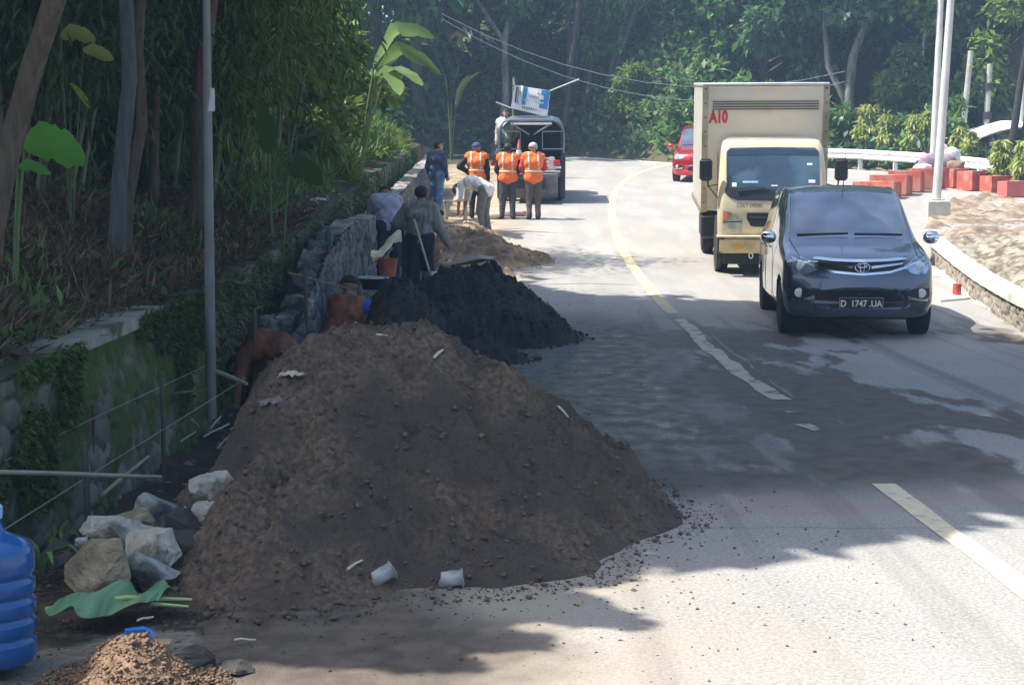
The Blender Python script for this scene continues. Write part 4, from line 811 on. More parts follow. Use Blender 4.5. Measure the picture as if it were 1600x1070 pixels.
def wheel(root, c, r, wd, name='wheel', spokes=5, rimm=None):
    """wheel > tyre, rim ; axle along X"""
    w = bpy.data.objects.new(name, None); COL.objects.link(w); w.parent = root; w.location = c; M = Matrix.Rotation(rad(90), 3, 'Y'); mb = MB()
    mb.lathe([(r*.62, -wd/2), (r*.80, -wd/2), (r*.95, -wd*.44), (r, -wd*.32), (r, -wd*.08), (r*.985, -wd*.06), (r*.985, -wd*.03), (r, -wd*.01), (r, wd*.32), (r*.95, wd*.44), (r*.80, wd/2), (r*.62, wd/2)], (0, 0, 0), 32, 0, M); mb.build('tyre', m_rub, w)
    s = 1 if c[0] > 0 else -1; mb = MB(); mb.lathe([(.01, s*wd*.28), (r*.13, s*wd*.34), (r*.16, s*wd*.28), (r*.2, s*wd*.22), (r*.22, s*wd*.1)], (0, 0, 0), 20, 0, M)
    for k in range(spokes):
        a = 2*math.pi*k/spokes; mb.tube([(s*wd*.27, r*.12*math.cos(a), r*.12*math.sin(a)), (s*wd*.36, r*.62*math.cos(a), r*.62*math.sin(a))], [r*.1, r*.08], 6)
    mb.torus((s*wd*.42, 0, 0), r*.63, r*.63, r*.035, M, 28); mb.lathe([(r*.60, -wd*.4), (r*.61, 0), (r*.62, wd*.4)], (0, 0, 0), 24, 0, M); mb.build('rim', rimm or m_rim, w); return w
def loft_car(root, st, sc=(1, 1, 1), body=None, win=None, axles=(.72, 3.375), wr=.36, plan=.26):
    """st: stations (y, [(x,z)...]) front to back; dense smooth loft; returns body object and a BVH"""
    ysn = [s[0] for s in st]; K = len(st[0][1]); ts = np.linspace(0, len(st)-1, (len(st)-1)*7+1); us = np.linspace(0, K-1, (K-1)*5+1); tt = np.arange(len(st))
    X = np.zeros((len(ts), len(us))); Z = X.copy(); Y = X.copy()
    ctrl = np.array([s[1] for s in st], float)
    for a, t in enumerate(ts):
        y = pchip(t, tt, ysn); cx = [pchip(t, tt, ctrl[:, k, 0]) for k in range(K)]; cz = [pchip(t, tt, ctrl[:, k, 1]) for k in range(K)]
        for b, u in enumerate(us):
            # rounded polyline: blend of linear and catmull
            i = int(min(u, K-2)); f = u-i; p = lambda c, j: c[max(0, min(K-1, j))]
            cr = lambda c: .5*((2*p(c, i))+(p(c, i+1)-p(c, i-1))*f+(2*p(c, i-1)-5*p(c, i)+4*p(c, i+1)-p(c, i+2))*f*f+(p(c, i+2)-3*p(c, i+1)+3*p(c, i)-p(c, i-1))*f**3)
            X[a, b] = max(0, cr(cx)); Z[a, b] = cr(cz); Y[a, b] = y+plan*(X[a, b]/.83)**2*max(0, 1-y/1.0)
        X[a, 0] = 0; X[a, -1] = 0
    nb = len(us); mb = MB(); ring = lambda a: [(X[a, b]*sc[0], Y[a, b]*sc[1], Z[a, b]*sc[2]) for b in range(nb)]+[(-X[a, b]*sc[0], Y[a, b]*sc[1], Z[a, b]*sc[2]) for b in range(nb-2, 0, -1)]
    mb.loft([ring(a) for a in range(len(ts))], True); n = 2*nb-2
    mi = []
    for a in range(len(ts)-1):
        for q in range(n):
            b = q if q < nb-1 else n-1-q; u = (us[b]+us[b+1])/2; t = (ts[a]+ts[a+1])/2; k = 0
            for (t0, t1, u0, u1, w_) in win:
                if t0 < t < t1 and u0 < u < u1: k = w_
            mi.append(k)
    mi += [0, 0]; mb.m = mi
    tmp = mb.build('tmp', [m_blk]*4, None, False)
    for ya in axles:
        c = MB(); c.cyl((-1.2, ya*sc[1], wr*.86), (1.2, ya*sc[1], wr*.86), wr, 28); co = c.build('cut', m_blk, None, False)
        md = tmp.modifiers.new('b', 'BOOLEAN'); md.operation = 'DIFFERENCE'; md.object = co; md.solver = 'EXACT'
        dg = bpy.context.evaluated_depsgraph_get(); me = bpy.data.meshes.new_from_object(tmp.evaluated_get(dg)); tmp.modifiers.clear(); tmp.data = me; bpy.data.objects.remove(co)
    me = tmp.data; groups = {0: MB(), 1: MB(), 2: MB(), 3: MB()}; maps = {k: {} for k in groups}
    for p in me.polygons:
        k = p.material_index; c = p.center
        for ya in axles:
            dd = math.hypot(c.y-ya*sc[1], c.z-wr*.86)
            if abs(dd-wr) < .012 and abs(c.x) < .9: k = 3
        g = groups[k]; mp = maps[k]; f = []
        for vi in p.vertices:
            if vi not in mp: mp[vi] = len(g.v); g.v.append(tuple(me.vertices[vi].co))
            f.append(mp[vi])
        g.f.append(tuple(f)); g.m.append(0)
    bv = BVHTree.FromPolygons([v.co.copy() for v in me.vertices], [tuple(p.vertices) for p in me.polygons]); bpy.data.objects.remove(tmp)
    groups[0].build('body', body, root, True, None, 32)
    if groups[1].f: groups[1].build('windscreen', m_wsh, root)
    for s_ in (-1, 1):
        g2 = MB(); mp = {}
        for f in groups[2].f:
            if groups[2].v[f[0]][0]*s_ > 0: g2.f.append(tuple(mp.setdefault(i, len(mp)) for i in f)); g2.m.append(0)
        g2.v = [groups[2].v[i] for i in mp]
        if g2.f: g2.build('side_window', m_glass, root)
    if groups[3].f: groups[3].build('wheel_arch', m_well, root)
    return bv
def patch(name, m, bv, root, x0, x1, top, bot, nx=14, nz=4, offs=.006, th=.02, y0=-1., dirn=(0, 1, 0)):
    """a fitting that follows the body surface, bounded by two curves of x"""
    P = []
    def f(u, v):
        x = x0+(x1-x0)*u; z = bot(x)+(top(x)-bot(x))*v; h = bv.ray_cast(Vector((x, y0, z)), Vector(dirn))[0]
        if h is None: h = P[-1][0] if P else Vector((x, .3, z)); h = Vector((x, h.y, z))
        P.append((h,)); return (h.x, h.y-offs, h.z)
    mb = MB(); mb.solid(f, list(np.linspace(0, 1, nx)), list(np.linspace(0, 1, nz)), (0, th, 0)); return mb.build(name, m, root)
def lin(*p): xs = [a for a, b in p]; zs = [b for a, b in p]; return lambda x: float(np.interp(abs(x) if xs[0] >= 0 else x, xs, zs))
def mpv(name, label, cat, loc, rz, col, sc=(1, 1, 1), plate=True, rx=0., kind=0):
    root = thing(name, label, cat, loc, rz, None, rx); pm = paint(name+'_paint', col)
    def st(y, w, zb, belt, rail, top, wr, hood=False, wt=None):
        return (y, [(0, zb), (w*.80, zb), (w*.97, zb+.10), (w, .48 if zb < .4 else zb+.12), (w*.995, belt-.18), (w*.965, belt), (wr, rail), (wr-.10, top-.03), ((wr-.1)*.5, top-.004), (0, top)])
    S_ = [st(0, .60, .34, .50, .54, .57, .50), st(.03, .76, .25, .62, .68, .72, .64), st(.10, .80, .23, .74, .81, .86, .68), st(.24, .825, .22, .83, .885, .915, .70), st(.60, .83, .21, .90, .96, .995, .72), st(1.0, .83, .21, .96, 1.03, 1.075, .72),
          st(1.78, .83, .21, .985, 1.51, 1.59, .665), st(2.4, .83, .21, 1.0, 1.585, 1.67, .67), st(3.3, .83, .21, 1.02, 1.585, 1.665, .66), st(3.85, .82, .23, 1.04, 1.52, 1.60, .60), st(4.06, .80, .30, 1.0, 1.25, 1.36, .60), st(4.14, .72, .42, .80, .90, .98, .55)]
    bv = loft_car(root, S_, sc, pm, [(5.06, 5.93, 6.55, 9.1, 1), (5.5, 6.42, 5.2, 5.95, 2), (6.55, 7.45, 5.2, 5.95, 2), (7.6, 8.7, 5.2, 5.95, 2)], plan=.26)
    sx, sy, sz = sc; Pm = lambda n, m, a, b, t, bo, **k: patch(n, m, bv, root, a*sx, b*sx, lambda x: t(x/sx)*sz, lambda x: bo(x/sx)*sz, **k)
    for x in (-.70, .70):
        for y in (.72, 3.375): wheel(root, (x*sx*1.04, y*sy, .31), .315, .20)
    for s in (-1, 1):
        hl = Pm('headlight', m_lens, s*.46, s*.775, lin((.46, .80), (.6, .875), (.775, .965)), lin((.46, .755), (.6, .70), (.72, .71), (.775, .80)), nx=12, nz=5, offs=.008)
        cm = MB(); h = bv.ray_cast(Vector((s*.64*sx, -1, .79*sz)), Vector((0, 1, 0)))[0]; cm.lathe([(.055, .0), (.05, .014), (.02, .02), (.005, .021)], (h.x, h.y-.004, h.z), 16, 0, Matrix.Rotation(rad(90), 3, 'X')); cm.build('reflector', m_lensw, hl)
        Pm('turn_lamp', m_lensw, s*.50, s*.60, lin((.50, .80), (.6, .845)), lin((.50, .785), (.6, .825)), nx=6, nz=2, offs=.012)
        Pm('fog_lamp_surround', m_blk, s*.46, s*.76, lin((.46, .50), (.6, .56), (.76, .55)), lin((.46, .42), (.62, .40), (.76, .46)), nx=8, nz=3, offs=.004)
        h = bv.ray_cast(Vector((s*.66*sx, -1, .50*sz)), Vector((0, 1, 0)))[0]; c = MB(); c.lathe([(.05, -.0), (.05, .012), (.034, .016), (.005, .012)], (h.x, h.y-.006, h.z), 18, 0, Matrix.Rotation(rad(90), 3, 'X')); c.build('fog_lamp', m_lensw, root)
        Pm('fog_trim', m_chr, s*.50, s*.74, lin((.50, .478), (.56, .455), (.74, .425)), lin((.50, .428), (.56, .425), (.74, .408)), nx=7, nz=2, offs=.016)
    if kind == 0:
        Pm('grille', m_blk, -.46, .46, lin((0, .835), (.46, .875)), lin((0, .72), (.3, .745), (.46, .80)), nx=22, nz=4, offs=.006)
        Pm('grille_bar', m_chr, -.50, .50, lin((0, .872), (.3, .878), (.50, .895)), lin((0, .842), (.3, .85), (.50, .868)), nx=22, nz=2, offs=.016)
        for s in (-1, 1): Pm('grille_bar', m_chr, s*.10, s*.45, lin((.1, .80), (.45, .835)), lin((.1, .772), (.45, .818)), nx=10, nz=2, offs=.02)
        Pm('grille_bar', m_chr, -.50, .50, lin((0, .722), (.3, .748), (.50, .80)), lin((0, .698), (.3, .722), (.50, .778)), nx=22, nz=2, offs=.018)
        h = bv.ray_cast(Vector((0, -1, .79)), Vector((0, 1, 0)))[0]; e = MB(); Rm = Matrix.Rotation(rad(90), 3, 'X'); yy_ = h.y-.026
        e.torus((0, yy_, .785), .078, .052, .0075, Rm); e.torus((0, yy_-.002, .785), .024, .05, .006, Rm); e.torus((0, yy_-.003, .805), .05, .02, .006, Rm); e.build('emblem', m_chr, root)
        Pm('lower_intake', m_blk, -.50, .50, lin((0, .53), (.5, .53)), lin((0, .30), (.4, .31), (.5, .36)), nx=16, nz=4, offs=.004)
        Pm('bumper_bar', mat('bumper_silver', (.12, .13, .15), .35, .1, 4, metal=.6), -.50, .50, lin((0, .405), (.5, .42)), lin((0, .375), (.5, .39)), nx=16, nz=2, offs=.016)
    else:
        Pm('grille', m_blk, -.34, .34, lin((0, .55), (.34, .50)), lin((0, .34), (.34, .38)), nx=16, nz=4, offs=.008); Pm('upper_grille', m_blk, -.30, .30, lin((0, .76), (.3, .775)), lin((0, .72), (.3, .74)), nx=14, nz=2, offs=.01)
        Pm('grille_bar', m_chr, -.34, .34, lin((0, .565), (.34, .52)), lin((0, .55), (.34, .50)), nx=14, nz=2, offs=.014)
    if plate:
        h = bv.ray_cast(Vector((0, -1, .36)), Vector((0, 1, 0)))[0]; p = MB(); p.box((0, h.y-.03, .375), (.47, .02, .165), bev=.006); pl = p.build('number_plate', mat('plate_black', (.012, .012, .014), .4), root)
        fr = MB()
        for (a, b) in (((0, .375+.080), (.47, .006)), ((0, .375-.080), (.47, .006)), ((-.233, .375), (.006, .166)), ((.233, .375), (.006, .166))): fr.box((a[0], h.y-.043, a[1]), (b[0], .006, b[1]))
        fr.build('plate_frame', mat('plate_edge', (.35, .35, .36), .5), pl)
        text('lettering', 'D  1747 .UA', .098, m_wht, pl, (0, h.y-.042, .388), bold=.0025, sx=.88); text('date_lettering', '09.18', .032, m_wht, pl, (.01, h.y-.042, .322), sx=1.)
    for s in (-1, 1):
        mb = MB(); mb.loft([[(s*x, y, z) for x, y, z in r] for r in [[(.84+a*0, 1.12+.05*math.cos(t)*k, 1.04+.06*math.sin(t)*k+.03) for t in np.linspace(0, 6.28, 13)[:-1]] for a, k in ((0, .5),)]+[[(x, 1.10+.075*math.cos(t)*k, 1.075+.08*math.sin(t)*k) for t in np.linspace(0, 6.28, 13)[:-1]] for x, k in ((.87, .8), (.92, .95), (.98, .85), (1.01, .45))]]); o = mb.build('wing_mirror', m_chr if kind == 0 else pm, root)
        mb = MB(); mb.box((s*.935, 1.175, 1.075), (.11, .01, .10), bev=.004); mb.build('mirror_glass', m_glass, o); o.scale = sc
        for y in (1.62, 2.62, 3.45): mb = MB(); mb.box((s*.834*sx, y*sy, .66*sz), (.004, .008, .62*sz)); mb.build('door_seam', m_blk, root)
        for y in (2.45, 3.2): mb = MB(); mb.box((s*.845*sx, y*sy, .92*sz), (.03, .16, .028), bev=.012); mb.build('door_handle', pm, root)
    for (xa, xb) in ((-.60, -.02), (.05, .60)):
        mb = MB(); q = [];
        for t in np.linspace(0, 1, 6):
            x = xa+(xb-xa)*t; h = bv.ray_cast(Vector((x*sx, .2, (1.115-.02*abs(x)+.008*t)*sz)), Vector((0, 1, 0)))[0]; q.append((x*sx, (h.y if h else 1.1)-.012, (1.115-.02*abs(x)+.008*t)*sz))
        mb.tube(q, [.012, .011, .011, .010, .009, .007], 6); mb.build('wiper', m_blk, root)
    for s in (-1, 1):
        q = []
        for k in range(9):
            y = (.34+.68*k/8)*sy; h = bv.ray_cast(Vector((s*(.64+.05*k/8)*sx, y, 3)), Vector((0, 0, -1)))[0]
            if h: q.append(h+Vector((0, 0, .001)))
        mb = MB(); mb.tube(q, .005, 5); mb.build('hood_seam', m_blk, root)
    mb = MB(); mb.tube([(.03, 2.0*sy, 1.64*sz), (.04, 1.93*sy, 2.05*sz)], [.006, .003], 6); mb.build('antenna', m_blk, root)
    mb = MB(); mb.box((0, 2.0*sy, .24), (1.3*sx, 3.4*sy, .08)); mb.build('underbody', m_well, root)
    mb = MB(); mb.box((0, 2.2*sy, 1.62*sz), (.02, .02, .02)); 
    return root
mpv('minivan', 'dark blue grey minivan with a black number plate driving out of the tree shade', 'car', (3.80, 15.95, 0.0), rad(-5.2), (.085, .11, .155), rx=rad(.4))
mpv('red_car', 'red hatchback half hidden behind the box truck on the bend', 'car', (5.35, 42.2, float(R(42.2))), rad(-12), (.62, .02, .03), (1.0, .97, .93), False, rad(4.6), 1)

# ---- box truck
def box_truck():
    loc = (4.08, 23.15, float(R(23.6))-.02); root = thing('box_truck', 'cream box truck with A10 on its box, behind the minivan', 'truck', loc, rad(-4.6), None, rad(4.2))
    cream = paint('cream_paint', (.58, .50, .33), .0, .35); boxm = mat('box_panel', (.56, .53, .46), .5, .07, 1.2, .12, 4, col2=(.42, .38, .31), thr=.66, s2=1.1); side = mat('box_side', (.72, .71, .66), .45, .06, 1, .1, 3); alu = mat('alu_edge', (.62, .62, .60), .4, .1, 5, metal=.5); dirt = mat('brown_post', (.20, .17, .12), .7, .3, 4)
    # cab: horizontal rings
    def ring(z, w, yf, yb, r=.13):
        out = []
        for (cx, cy, a0) in ((w-r, yb-.06, 0), (-(w-r), yb-.06, 90), (-(w-r), yf+r, 180), ((w-r), yf+r, 270)):
            rr = .06 if a0 < 180 else r
            for k in range(7):
                a = rad(a0+90*k/6); out.append((cx+rr*math.cos(a)+(r-rr)*(1 if cx > 0 else -1)*(abs(math.cos(a)) > .0)*0, cy+rr*math.sin(a), z))
        return out
    Zs = [(.60, .82, .05), (.66, .845, .02), (.98, .85, .0), (1.05, .85, .0), (1.24, .848, .03), (1.40, .842, .08), (1.60, .83, .155), (1.80, .815, .235), (1.96, .80, .30), (2.03, .785, .34), (2.09, .76, .40), (2.115, .70, .50)]
    rings = [ring(z, w, yf, 1.56, .13 if z < 2.0 else .16) for z, w, yf in Zs]
    mb = MB(); mb.loft(rings, True); N = 28; mi = []
    for j in range(len(rings)-1):
        z = (Zs[j][0]+Zs[j+1][0])/2
        for i in range(N): mi.append(0)
    mi += [0, 0]; mb.m = mi; mb.build('cab', cream, root, True, None, 35)
    bv = BVHTree.FromPolygons([Vector(p) for p in mb.v], mb.f); Pm = lambda n, m, a, b, t, bo, **k: patch(n, m, bv, root, a, b, t, bo, **k)
    ws = Pm('windscreen', m_wsh2, -.72, .72, lin((0, 2.0), (.66, 1.99), (.72, 1.93)), lin((0, 1.235), (.6, 1.25), (.72, 1.33)), nx=24, nz=10, offs=.008)
    Pm('lower_dark_panel', m_blk, -.74, .74, lin((0, 1.36), (.74, 1.38)), lin((0, 1.18), (.55, 1.19), (.70, 1.25), (.74, 1.3)), nx=24, nz=3, offs=.012)
    Pm('sun_band', mat('sun_band', (.03, .05, .09), .2, .1), -.70, .70, lin((0, 1.985), (.7, 1.955)), lin((0, 1.89), (.7, 1.87)), nx=18, nz=2, offs=.014)
    for (x, z, w, h, m) in ((.60, 1.48, .05, .045, m_wht), (.57, 1.74, .04, .03, m_wht), (-.60, 1.43, .035, .06, m_wht), (-.35, 1.47, .12, .03, mat('dash_paper', (.35, .45, .5), .6)), (.02, 1.415, .05, .014, m_wht)): Pm('sticker', m, x-w, x+w, lin((0, z+h/2), (9, z+h/2)), lin((0, z-h/2), (9, z-h/2)), nx=4, nz=2, offs=.012, th=.003)
    Pm('driver_silhouette', mat('driver_dark', (.012, .012, .015), .6), -.60, -.38, lin((-.60, 1.60), (-.55, 1.70), (-.48, 1.75), (-.42, 1.7), (-.38, 1.55)), lin((-.6, 1.43), (-.38, 1.43)), nx=10, nz=4, offs=.0095, th=.002) if False else None
    for (xa, xb) in ((-.55, -.1), (.1, .6)):
        mb = MB(); q = [bv.ray_cast(Vector((xa+(xb-xa)*t, -1, 1.335+.05*t)), Vector((0, 1, 0)))[0]+Vector((0, -.03, 0)) for t in (0, .3, .6, 1)]; mb.tube(q, [.011, .011, .01, .007], 6); mb.build('wiper', m_blk, root)
    Pm('grille', m_blk, -.40, .40, lin((0, .995), (.40, .995)), lin((0, .775), (.33, .775), (.40, .90)), nx=14, nz=3, offs=.008)
    for z in (.93, .865): Pm('grille_slat', m_chr if z > .9 else m_blk, -.36, .36, lin((0, z+.018), (1, z+.018)), lin((0, z-.018), (1, z-.018)), nx=8, nz=2, offs=.03)
    text('lettering', 'COLT DIESEL', .075, mat('grey_lettering', (.10, .10, .09), .5), root, (-.36, -.012, 1.105), bold=.001, sx=.95)
    for s in (-1, 1):
        hl = Pm('headlight', mat('truck_lens', (.42, .42, .38), .12, .25, 12, coat=1., col2=(.2, .19, .15), thr=.55), s*.47, s*.775, lin((.47, .90), (.56, .96), (.775, 1.04)), lin((.47, .69), (.775, .67)), nx=10, nz=4, offs=.012)
        Pm('lamp_divider', m_blk, s*.47, s*.775, lin((.47, .865), (.775, .855)), lin((.47, .85), (.775, .84)), nx=8, nz=2, offs=.018)
        Pm('indicator', m_org, s*.70, s*.77, lin((.7, .99), (.77, .99)), lin((.7, .90), (.77, .90)), nx=4, nz=2, offs=.02)
    mb = MB(); mb.box((0, -.02, .49), (1.68, .17, .24), bev=.03); bp = mb.build('bumper', mat('bumper_yellow', (.58, .46, .22), .5, .12, 4, col2=(.4, .3, .16), thr=.62), root)
    mb = MB(); mb.box((0, 0, .632), (1.74, .24, .035), bev=.01); mb.build('bumper_top', cream, root)
    for s in (-1, 1):
        mb = MB(); mb.box((s*.80, .0, .50), (.12, .2, .25), bev=.02); mb.build('bumper_corner', m_blk, root)
        mb = MB(); mb.lathe([(.085, 0), (.085, .012), (.06, .018), (.01, .012)], (0, 0, 0), 20, 0, Matrix.Rotation(rad(90), 3, 'X')); o = mb.build('bumper_lamp', m_org if False else mat('amber_dull', (.55, .30, .06), .3, .2, 9, coat=.5), root); o.location = (s*.52, -.105, .49); o.scale = (1.25, 1, .62)
        mb = MB(); mb.torus((s*.33, -.06, .33), .03, .04, .009, Matrix.Rotation(rad(90), 3, 'X')); mb.build('tow_hook', m_wht, root)
        # side window, door, arch
        mb = MB(); mb.prism([(.40, 1.30), (1.20, 1.30), (1.20, 1.92), (.52, 1.92)], .02, Matrix.Translation((s*.83, 0, 0)) @ Matrix.Rotation(rad(90), 4, 'Z')); mb.build('side_window', m_glass, root)
        mb = MB(); mb.tube([(s*.84, .30, 1.42), (s*1.0, .12, 1.40), (s*1.03, .10, 1.62)], .014, 7); mb.tube([(s*.84, .30, 1.2), (s*1.0, .12, 1.40)], .011, 7); a_ = mb.build('mirror_arm', m_blk, root)
        mb = MB(); mb.box((s*1.045, .09, 1.66), (.20, .08, .34), bev=.035); mb.build('mirror', m_blk, root)
        mb = MB(); mb.lathe([(.40, -.04), (.46, -.04), (.46, .04), (.40, .04)], (s*.80, .78, .44), 28, 0, Matrix.Rotation(rad(90), 3, 'Y')); mb.build('wheel_arch', m_blk, root)
        wheel(root, (s*.74, .80, .375), .375, .21, spokes=6, rimm=alu); wheel(root, (s*.84, 3.35, .375), .375, .22, spokes=6, rimm=alu); wheel(root, (s*.60, 3.35, .375), .375, .2, spokes=6, rimm=alu)
        mb = MB(); mb.box((s*.92, 2.95, .60), (.02, .5, .5)); mb.build('mudguard', m_blk, root)
        mb = MB(); mb.box((s*.86, 2.05, .62), (.35, .75, .42), bev=.05); mb.build('side_tank', m_blk, root)
    mb = MB(); mb.box((-.10, -.115, .545), (.36, .014, .12), bev=.005); pl = mb.build('number_plate', mat('plate_black', (.012, .012, .014), .4), root); pl.location = (.28, 0, -.01); text('lettering', 'B 9203 KQ', .07, m_wht, pl, (-.10, -.125, .545), bold=.002, sx=.8)
    mb = MB(); mb.box((0, .5, .34), (1.5, .5, .35)); mb.box((0, 2.9, .62), (.7, 4.6, .2)); mb.box((0, 1.5, .5), (1.3, 1.2, .3)); mb.box((0, 3.35, .38), (1.2, .12, .12)); mb.build('chassis', m_blk, root)
    # box body
    bx0, L, Wb, z0, z1 = 1.72, 3.7, 1.04, .86, 2.99
    mb = MB(); mb.box((0, bx0+L/2, (z0+z1)/2), (Wb*2-.06, L-.04, z1-z0-.06)); b = mb.build('box_shell', side, root, False)
    mb = MB(); mb.box((0, bx0-.003, (z0+z1)/2), (Wb*2-.20, .03, z1-z0-.10)); fp = mb.build('front_panel', boxm, root, False)
    mb = MB()
    for k in range(4): mb.box((0, bx0-.026, z1-.30-.042*k), (Wb*2-.34, .016, .014))
    mb.build('panel_groove', mat('groove_dark', (.07, .06, .045), .7), fp)
    text('lettering', 'A10', .27, mat('red_lettering', (.5, .03, .04), .6, .15, 9), fp, (-.77, bx0-.022, z1-.56), bold=.013, sx=.66)
    mb = MB(); mb.box((0, bx0+L/2, z1-.02), (Wb*2, L+.02, .05), bev=.012); mb.build('roof', alu, root)
    for s in (-1, 1):
        mb = MB(); mb.box((s*(Wb-.05), bx0-.012, (z0+z1)/2-.02), (.10, .05, z1-z0-.04)); mb.build('corner_post', mat('corner_post', (.36, .33, .26), .6, .25, 3, col2=(.22, .19, .13), thr=.58), root)
        rv = MB()
        for k in range(9): rv.box((s*(Wb-.05), bx0-.04, z0+.16+.235*k), (.022, .014, .022))
        rv.build('rivets', m_blk, root)
        mb = MB()
        for k in range(12): mb.box((s*(Wb-.022), bx0+.16+.31*k, (z0+z1)/2), (.018, .05, z1-z0-.14))
        mb.build('side_rib', side, root); mb = MB(); mb.box((s*(Wb-.02), bx0+L/2, z0+.02), (.05, L, .09)); mb.build('bottom_rail', dirt, root)
    return root
m_wsh2 = mat('truck_windscreen', (.02, .045, .075), .06, .35, 1.6, spec=.9, coat=1., col2=(.05, .10, .14), thr=.55, s2=1.4)
box_truck()

# ---- dark pickup with tube cage, tailgate hanging down
def pickup():
    loc = (.47, 36.1, float(R(36.2))); root = thing('pickup_truck', 'dark pickup with tube cage and lowered grey tailgate seen from behind', 'pickup', loc, rad(-1.5), None, rad(4.7))
    dk = paint('pickup_paint', (.03, .035, .05), .3, .35); gry = mat('tailgate_grey', (.17, .17, .17), .6, .25, 3, .2, 8, col2=(.09, .085, .08), thr=.55); tb = mat('cage_tube', (.20, .24, .30), .4, .1, 4, metal=.5); wt = mat('pale_steel', (.70, .69, .65), .5, .1, 4); tarp = mat('tarpaulin', (.02, .028, .05), .6, .3, 4, .4, 9)
    mb = MB(); mb.box((0, -.06, .42), (1.30, .05, .60), bev=.02); tg = mb.build('tailgate', gry, root)
    mb = MB()
    for z in (.2, .42, .64): mb.box((0, -.09, z), (1.2, .016, .03))
    mb.build('tailgate_rib', gry, tg)
    mb = MB(); mb.box((0, .0, .765), (1.42, .1, .055), bev=.01); mb.build('bed_edge', wt, root)
    mb = MB(); mb.box((0, 1.1, .74), (1.5, 2.1, .06)); mb.build('bed_floor', dk, root)
    for s in (-1, 1):
        mb = MB(); mb.box((s*.76, 1.1, .97), (.08, 2.2, .46), bev=.02); mb.build('side_board', dk, root)
        mb = MB(); mb.box((s*.77, .02, .62), (.12, .12, 1.05), bev=.03); mb.build('corner_post', m_blk, root)
        mb = MB(); mb.box((s*.62, -.03, .97), (.16, .05, .14), bev=.01); mb.build('tail_lamp', m_red, root)
        mb = MB(); mb.box((s*.66, -.035, .86), (.14, .045, .06), bev=.01); mb.build('reverse_lamp', m_lensw, root)
        wheel(root, (s*.68, .75, .29), .29, .18); wheel(root, (s*.68, 2.9, .29), .29, .18)
        for y in (0.02, 1.05, 2.1):
            mb = MB(); mb.tube([(s*.78, y, 1.2), (s*.79, y, 1.62), (s*.75, y, 1.84), (s*.66, y, 1.955), (s*.5, y, 2.0), (0, y, 2.01)], .026, 8); mb.build('cage_hoop', tb, root)
        mb = MB(); mb.tube([(s*.79, 0.02, 1.3), (s*.79, 2.1, 1.3)], .018, 7); mb.tube([(s*.79, 0.02, 1.70), (s*.79, 2.1, 1.70)], .018, 7); mb.tube([(s*.5, 0.02, 2.0), (s*.5, 2.1, 2.0)], .018, 7); mb.build('cage_rail', tb, root)
        mb = MB(); mb.tube([(s*.27, .03, 1.30), (s*.27, .03, 1.72)], .014, 6); mb.tube([(s*.27, .03, 1.72), (s*.78, .03, 1.72)], .014, 6); mb.tube([(s*.27, .03, 1.30), (s*.78, .03, 1.30)], .016, 6); mb.build('rear_frame', tb, root)
        mb = MB(); mb.tube([(s*.48, .05, 1.90), (s*.05, .25, 1.64)], .022, 7); mb.build('roof_strut', tb, root)
        mb = MB(); mb.box((s*.88, 3.2, 1.15), (.12, .06, .2), bev=.02); mb.build('mirror', m_blk, root)
    mb = MB(); mb.tube([(-.5, .06, 1.90), (.5, .06, 1.90)], .024, 8); mb.build('cross_bar', wt, root)
    mb = MB(); mb.solid(lambda u, v: (u, .2+v*1.9, 2.02-.28*abs(u/.75)**4+.02*math.sin(v*9)), list(np.linspace(-.74, .74, 15)), list(np.linspace(0, 1, 8)), (0, 0, .012)); mb.build('canvas_roof', tarp, root)
    mb = MB(); mb.box((0, 2.15, 1.35), (1.45, .05, 1.1), bev=.02); mb.build('front_board', tarp, root)
    for s in (-1, 1): mb = MB(); mb.box((s*.79, 1.1, 1.48), (.008, 2.0, .38)); mb.build('side_canvas', tarp, root)
    mb = MB(); mb.box((0, 2.95, .85), (1.46, 1.5, .95), bev=.1); mb.box((0, 2.85, 1.5), (1.32, 1.1, .5), bev=.12); mb.build('cab', dk, root)
    mb = MB(); mb.box((0, 1.5, .5), (.7, 3.8, .25)); mb.build('chassis', m_blk, root)
    P_ = Matrix.Rotation(rad(4.7), 3, 'X')
    def inbed(x, y, z): return Vector(loc)+P_ @ Vector((x, y, z))
    a = thing('traffic_cone', 'orange traffic cone standing in the pickup bed between two workers', 'traffic cone', tuple(inbed(-.30, .18, 1.02))); mb = MB(); mb.lathe([(.15, 0), (.15, .02), (.11, .025), (.05, .27), (.025, .5), (.02, .51)], (0, 0, 0), 18); cb = mb.build('cone_body', mat('cone_orange', (.75, .16, .05), .5, .1), a)
    mb = MB(); mb.lathe([(.083, .155), (.067, .24)], (0, 0, 0), 18); mb.build('cone_band', wt, a)
    a = thing('tool_crate', 'wooden crate in the pickup bed carrying the orange cone', 'crate', tuple(inbed(-.3, .25, .77))); mb = MB()
    mb.box((0, 0, .125), (.5, .34, .25), bev=.01); mb.build('crate_body', mat('crate_wood', (.42, .36, .28), .85, .2, 6), a)
    for k in range(3): mb = MB(); mb.box((0, -.178, .05+.08*k), (.5, .014, .05)); mb.build('crate_board', wt, a)
    a = thing('barrier_boards', 'red and white striped barrier boards stacked in the pickup bed', 'barrier', tuple(inbed(.35, .12, .80)))
    for k in range(3): mb = MB(); mb.box((0, .02*k, .05+.09*k), (.46, .05, .045), bev=.005); mb.build('red_board', mat('barrier_red', (.6, .03, .05), .5), a); mb = MB(); mb.box((0, .02*k, .095+.09*k), (.46, .05, .035), bev=.005); mb.build('white_board', wt, a)
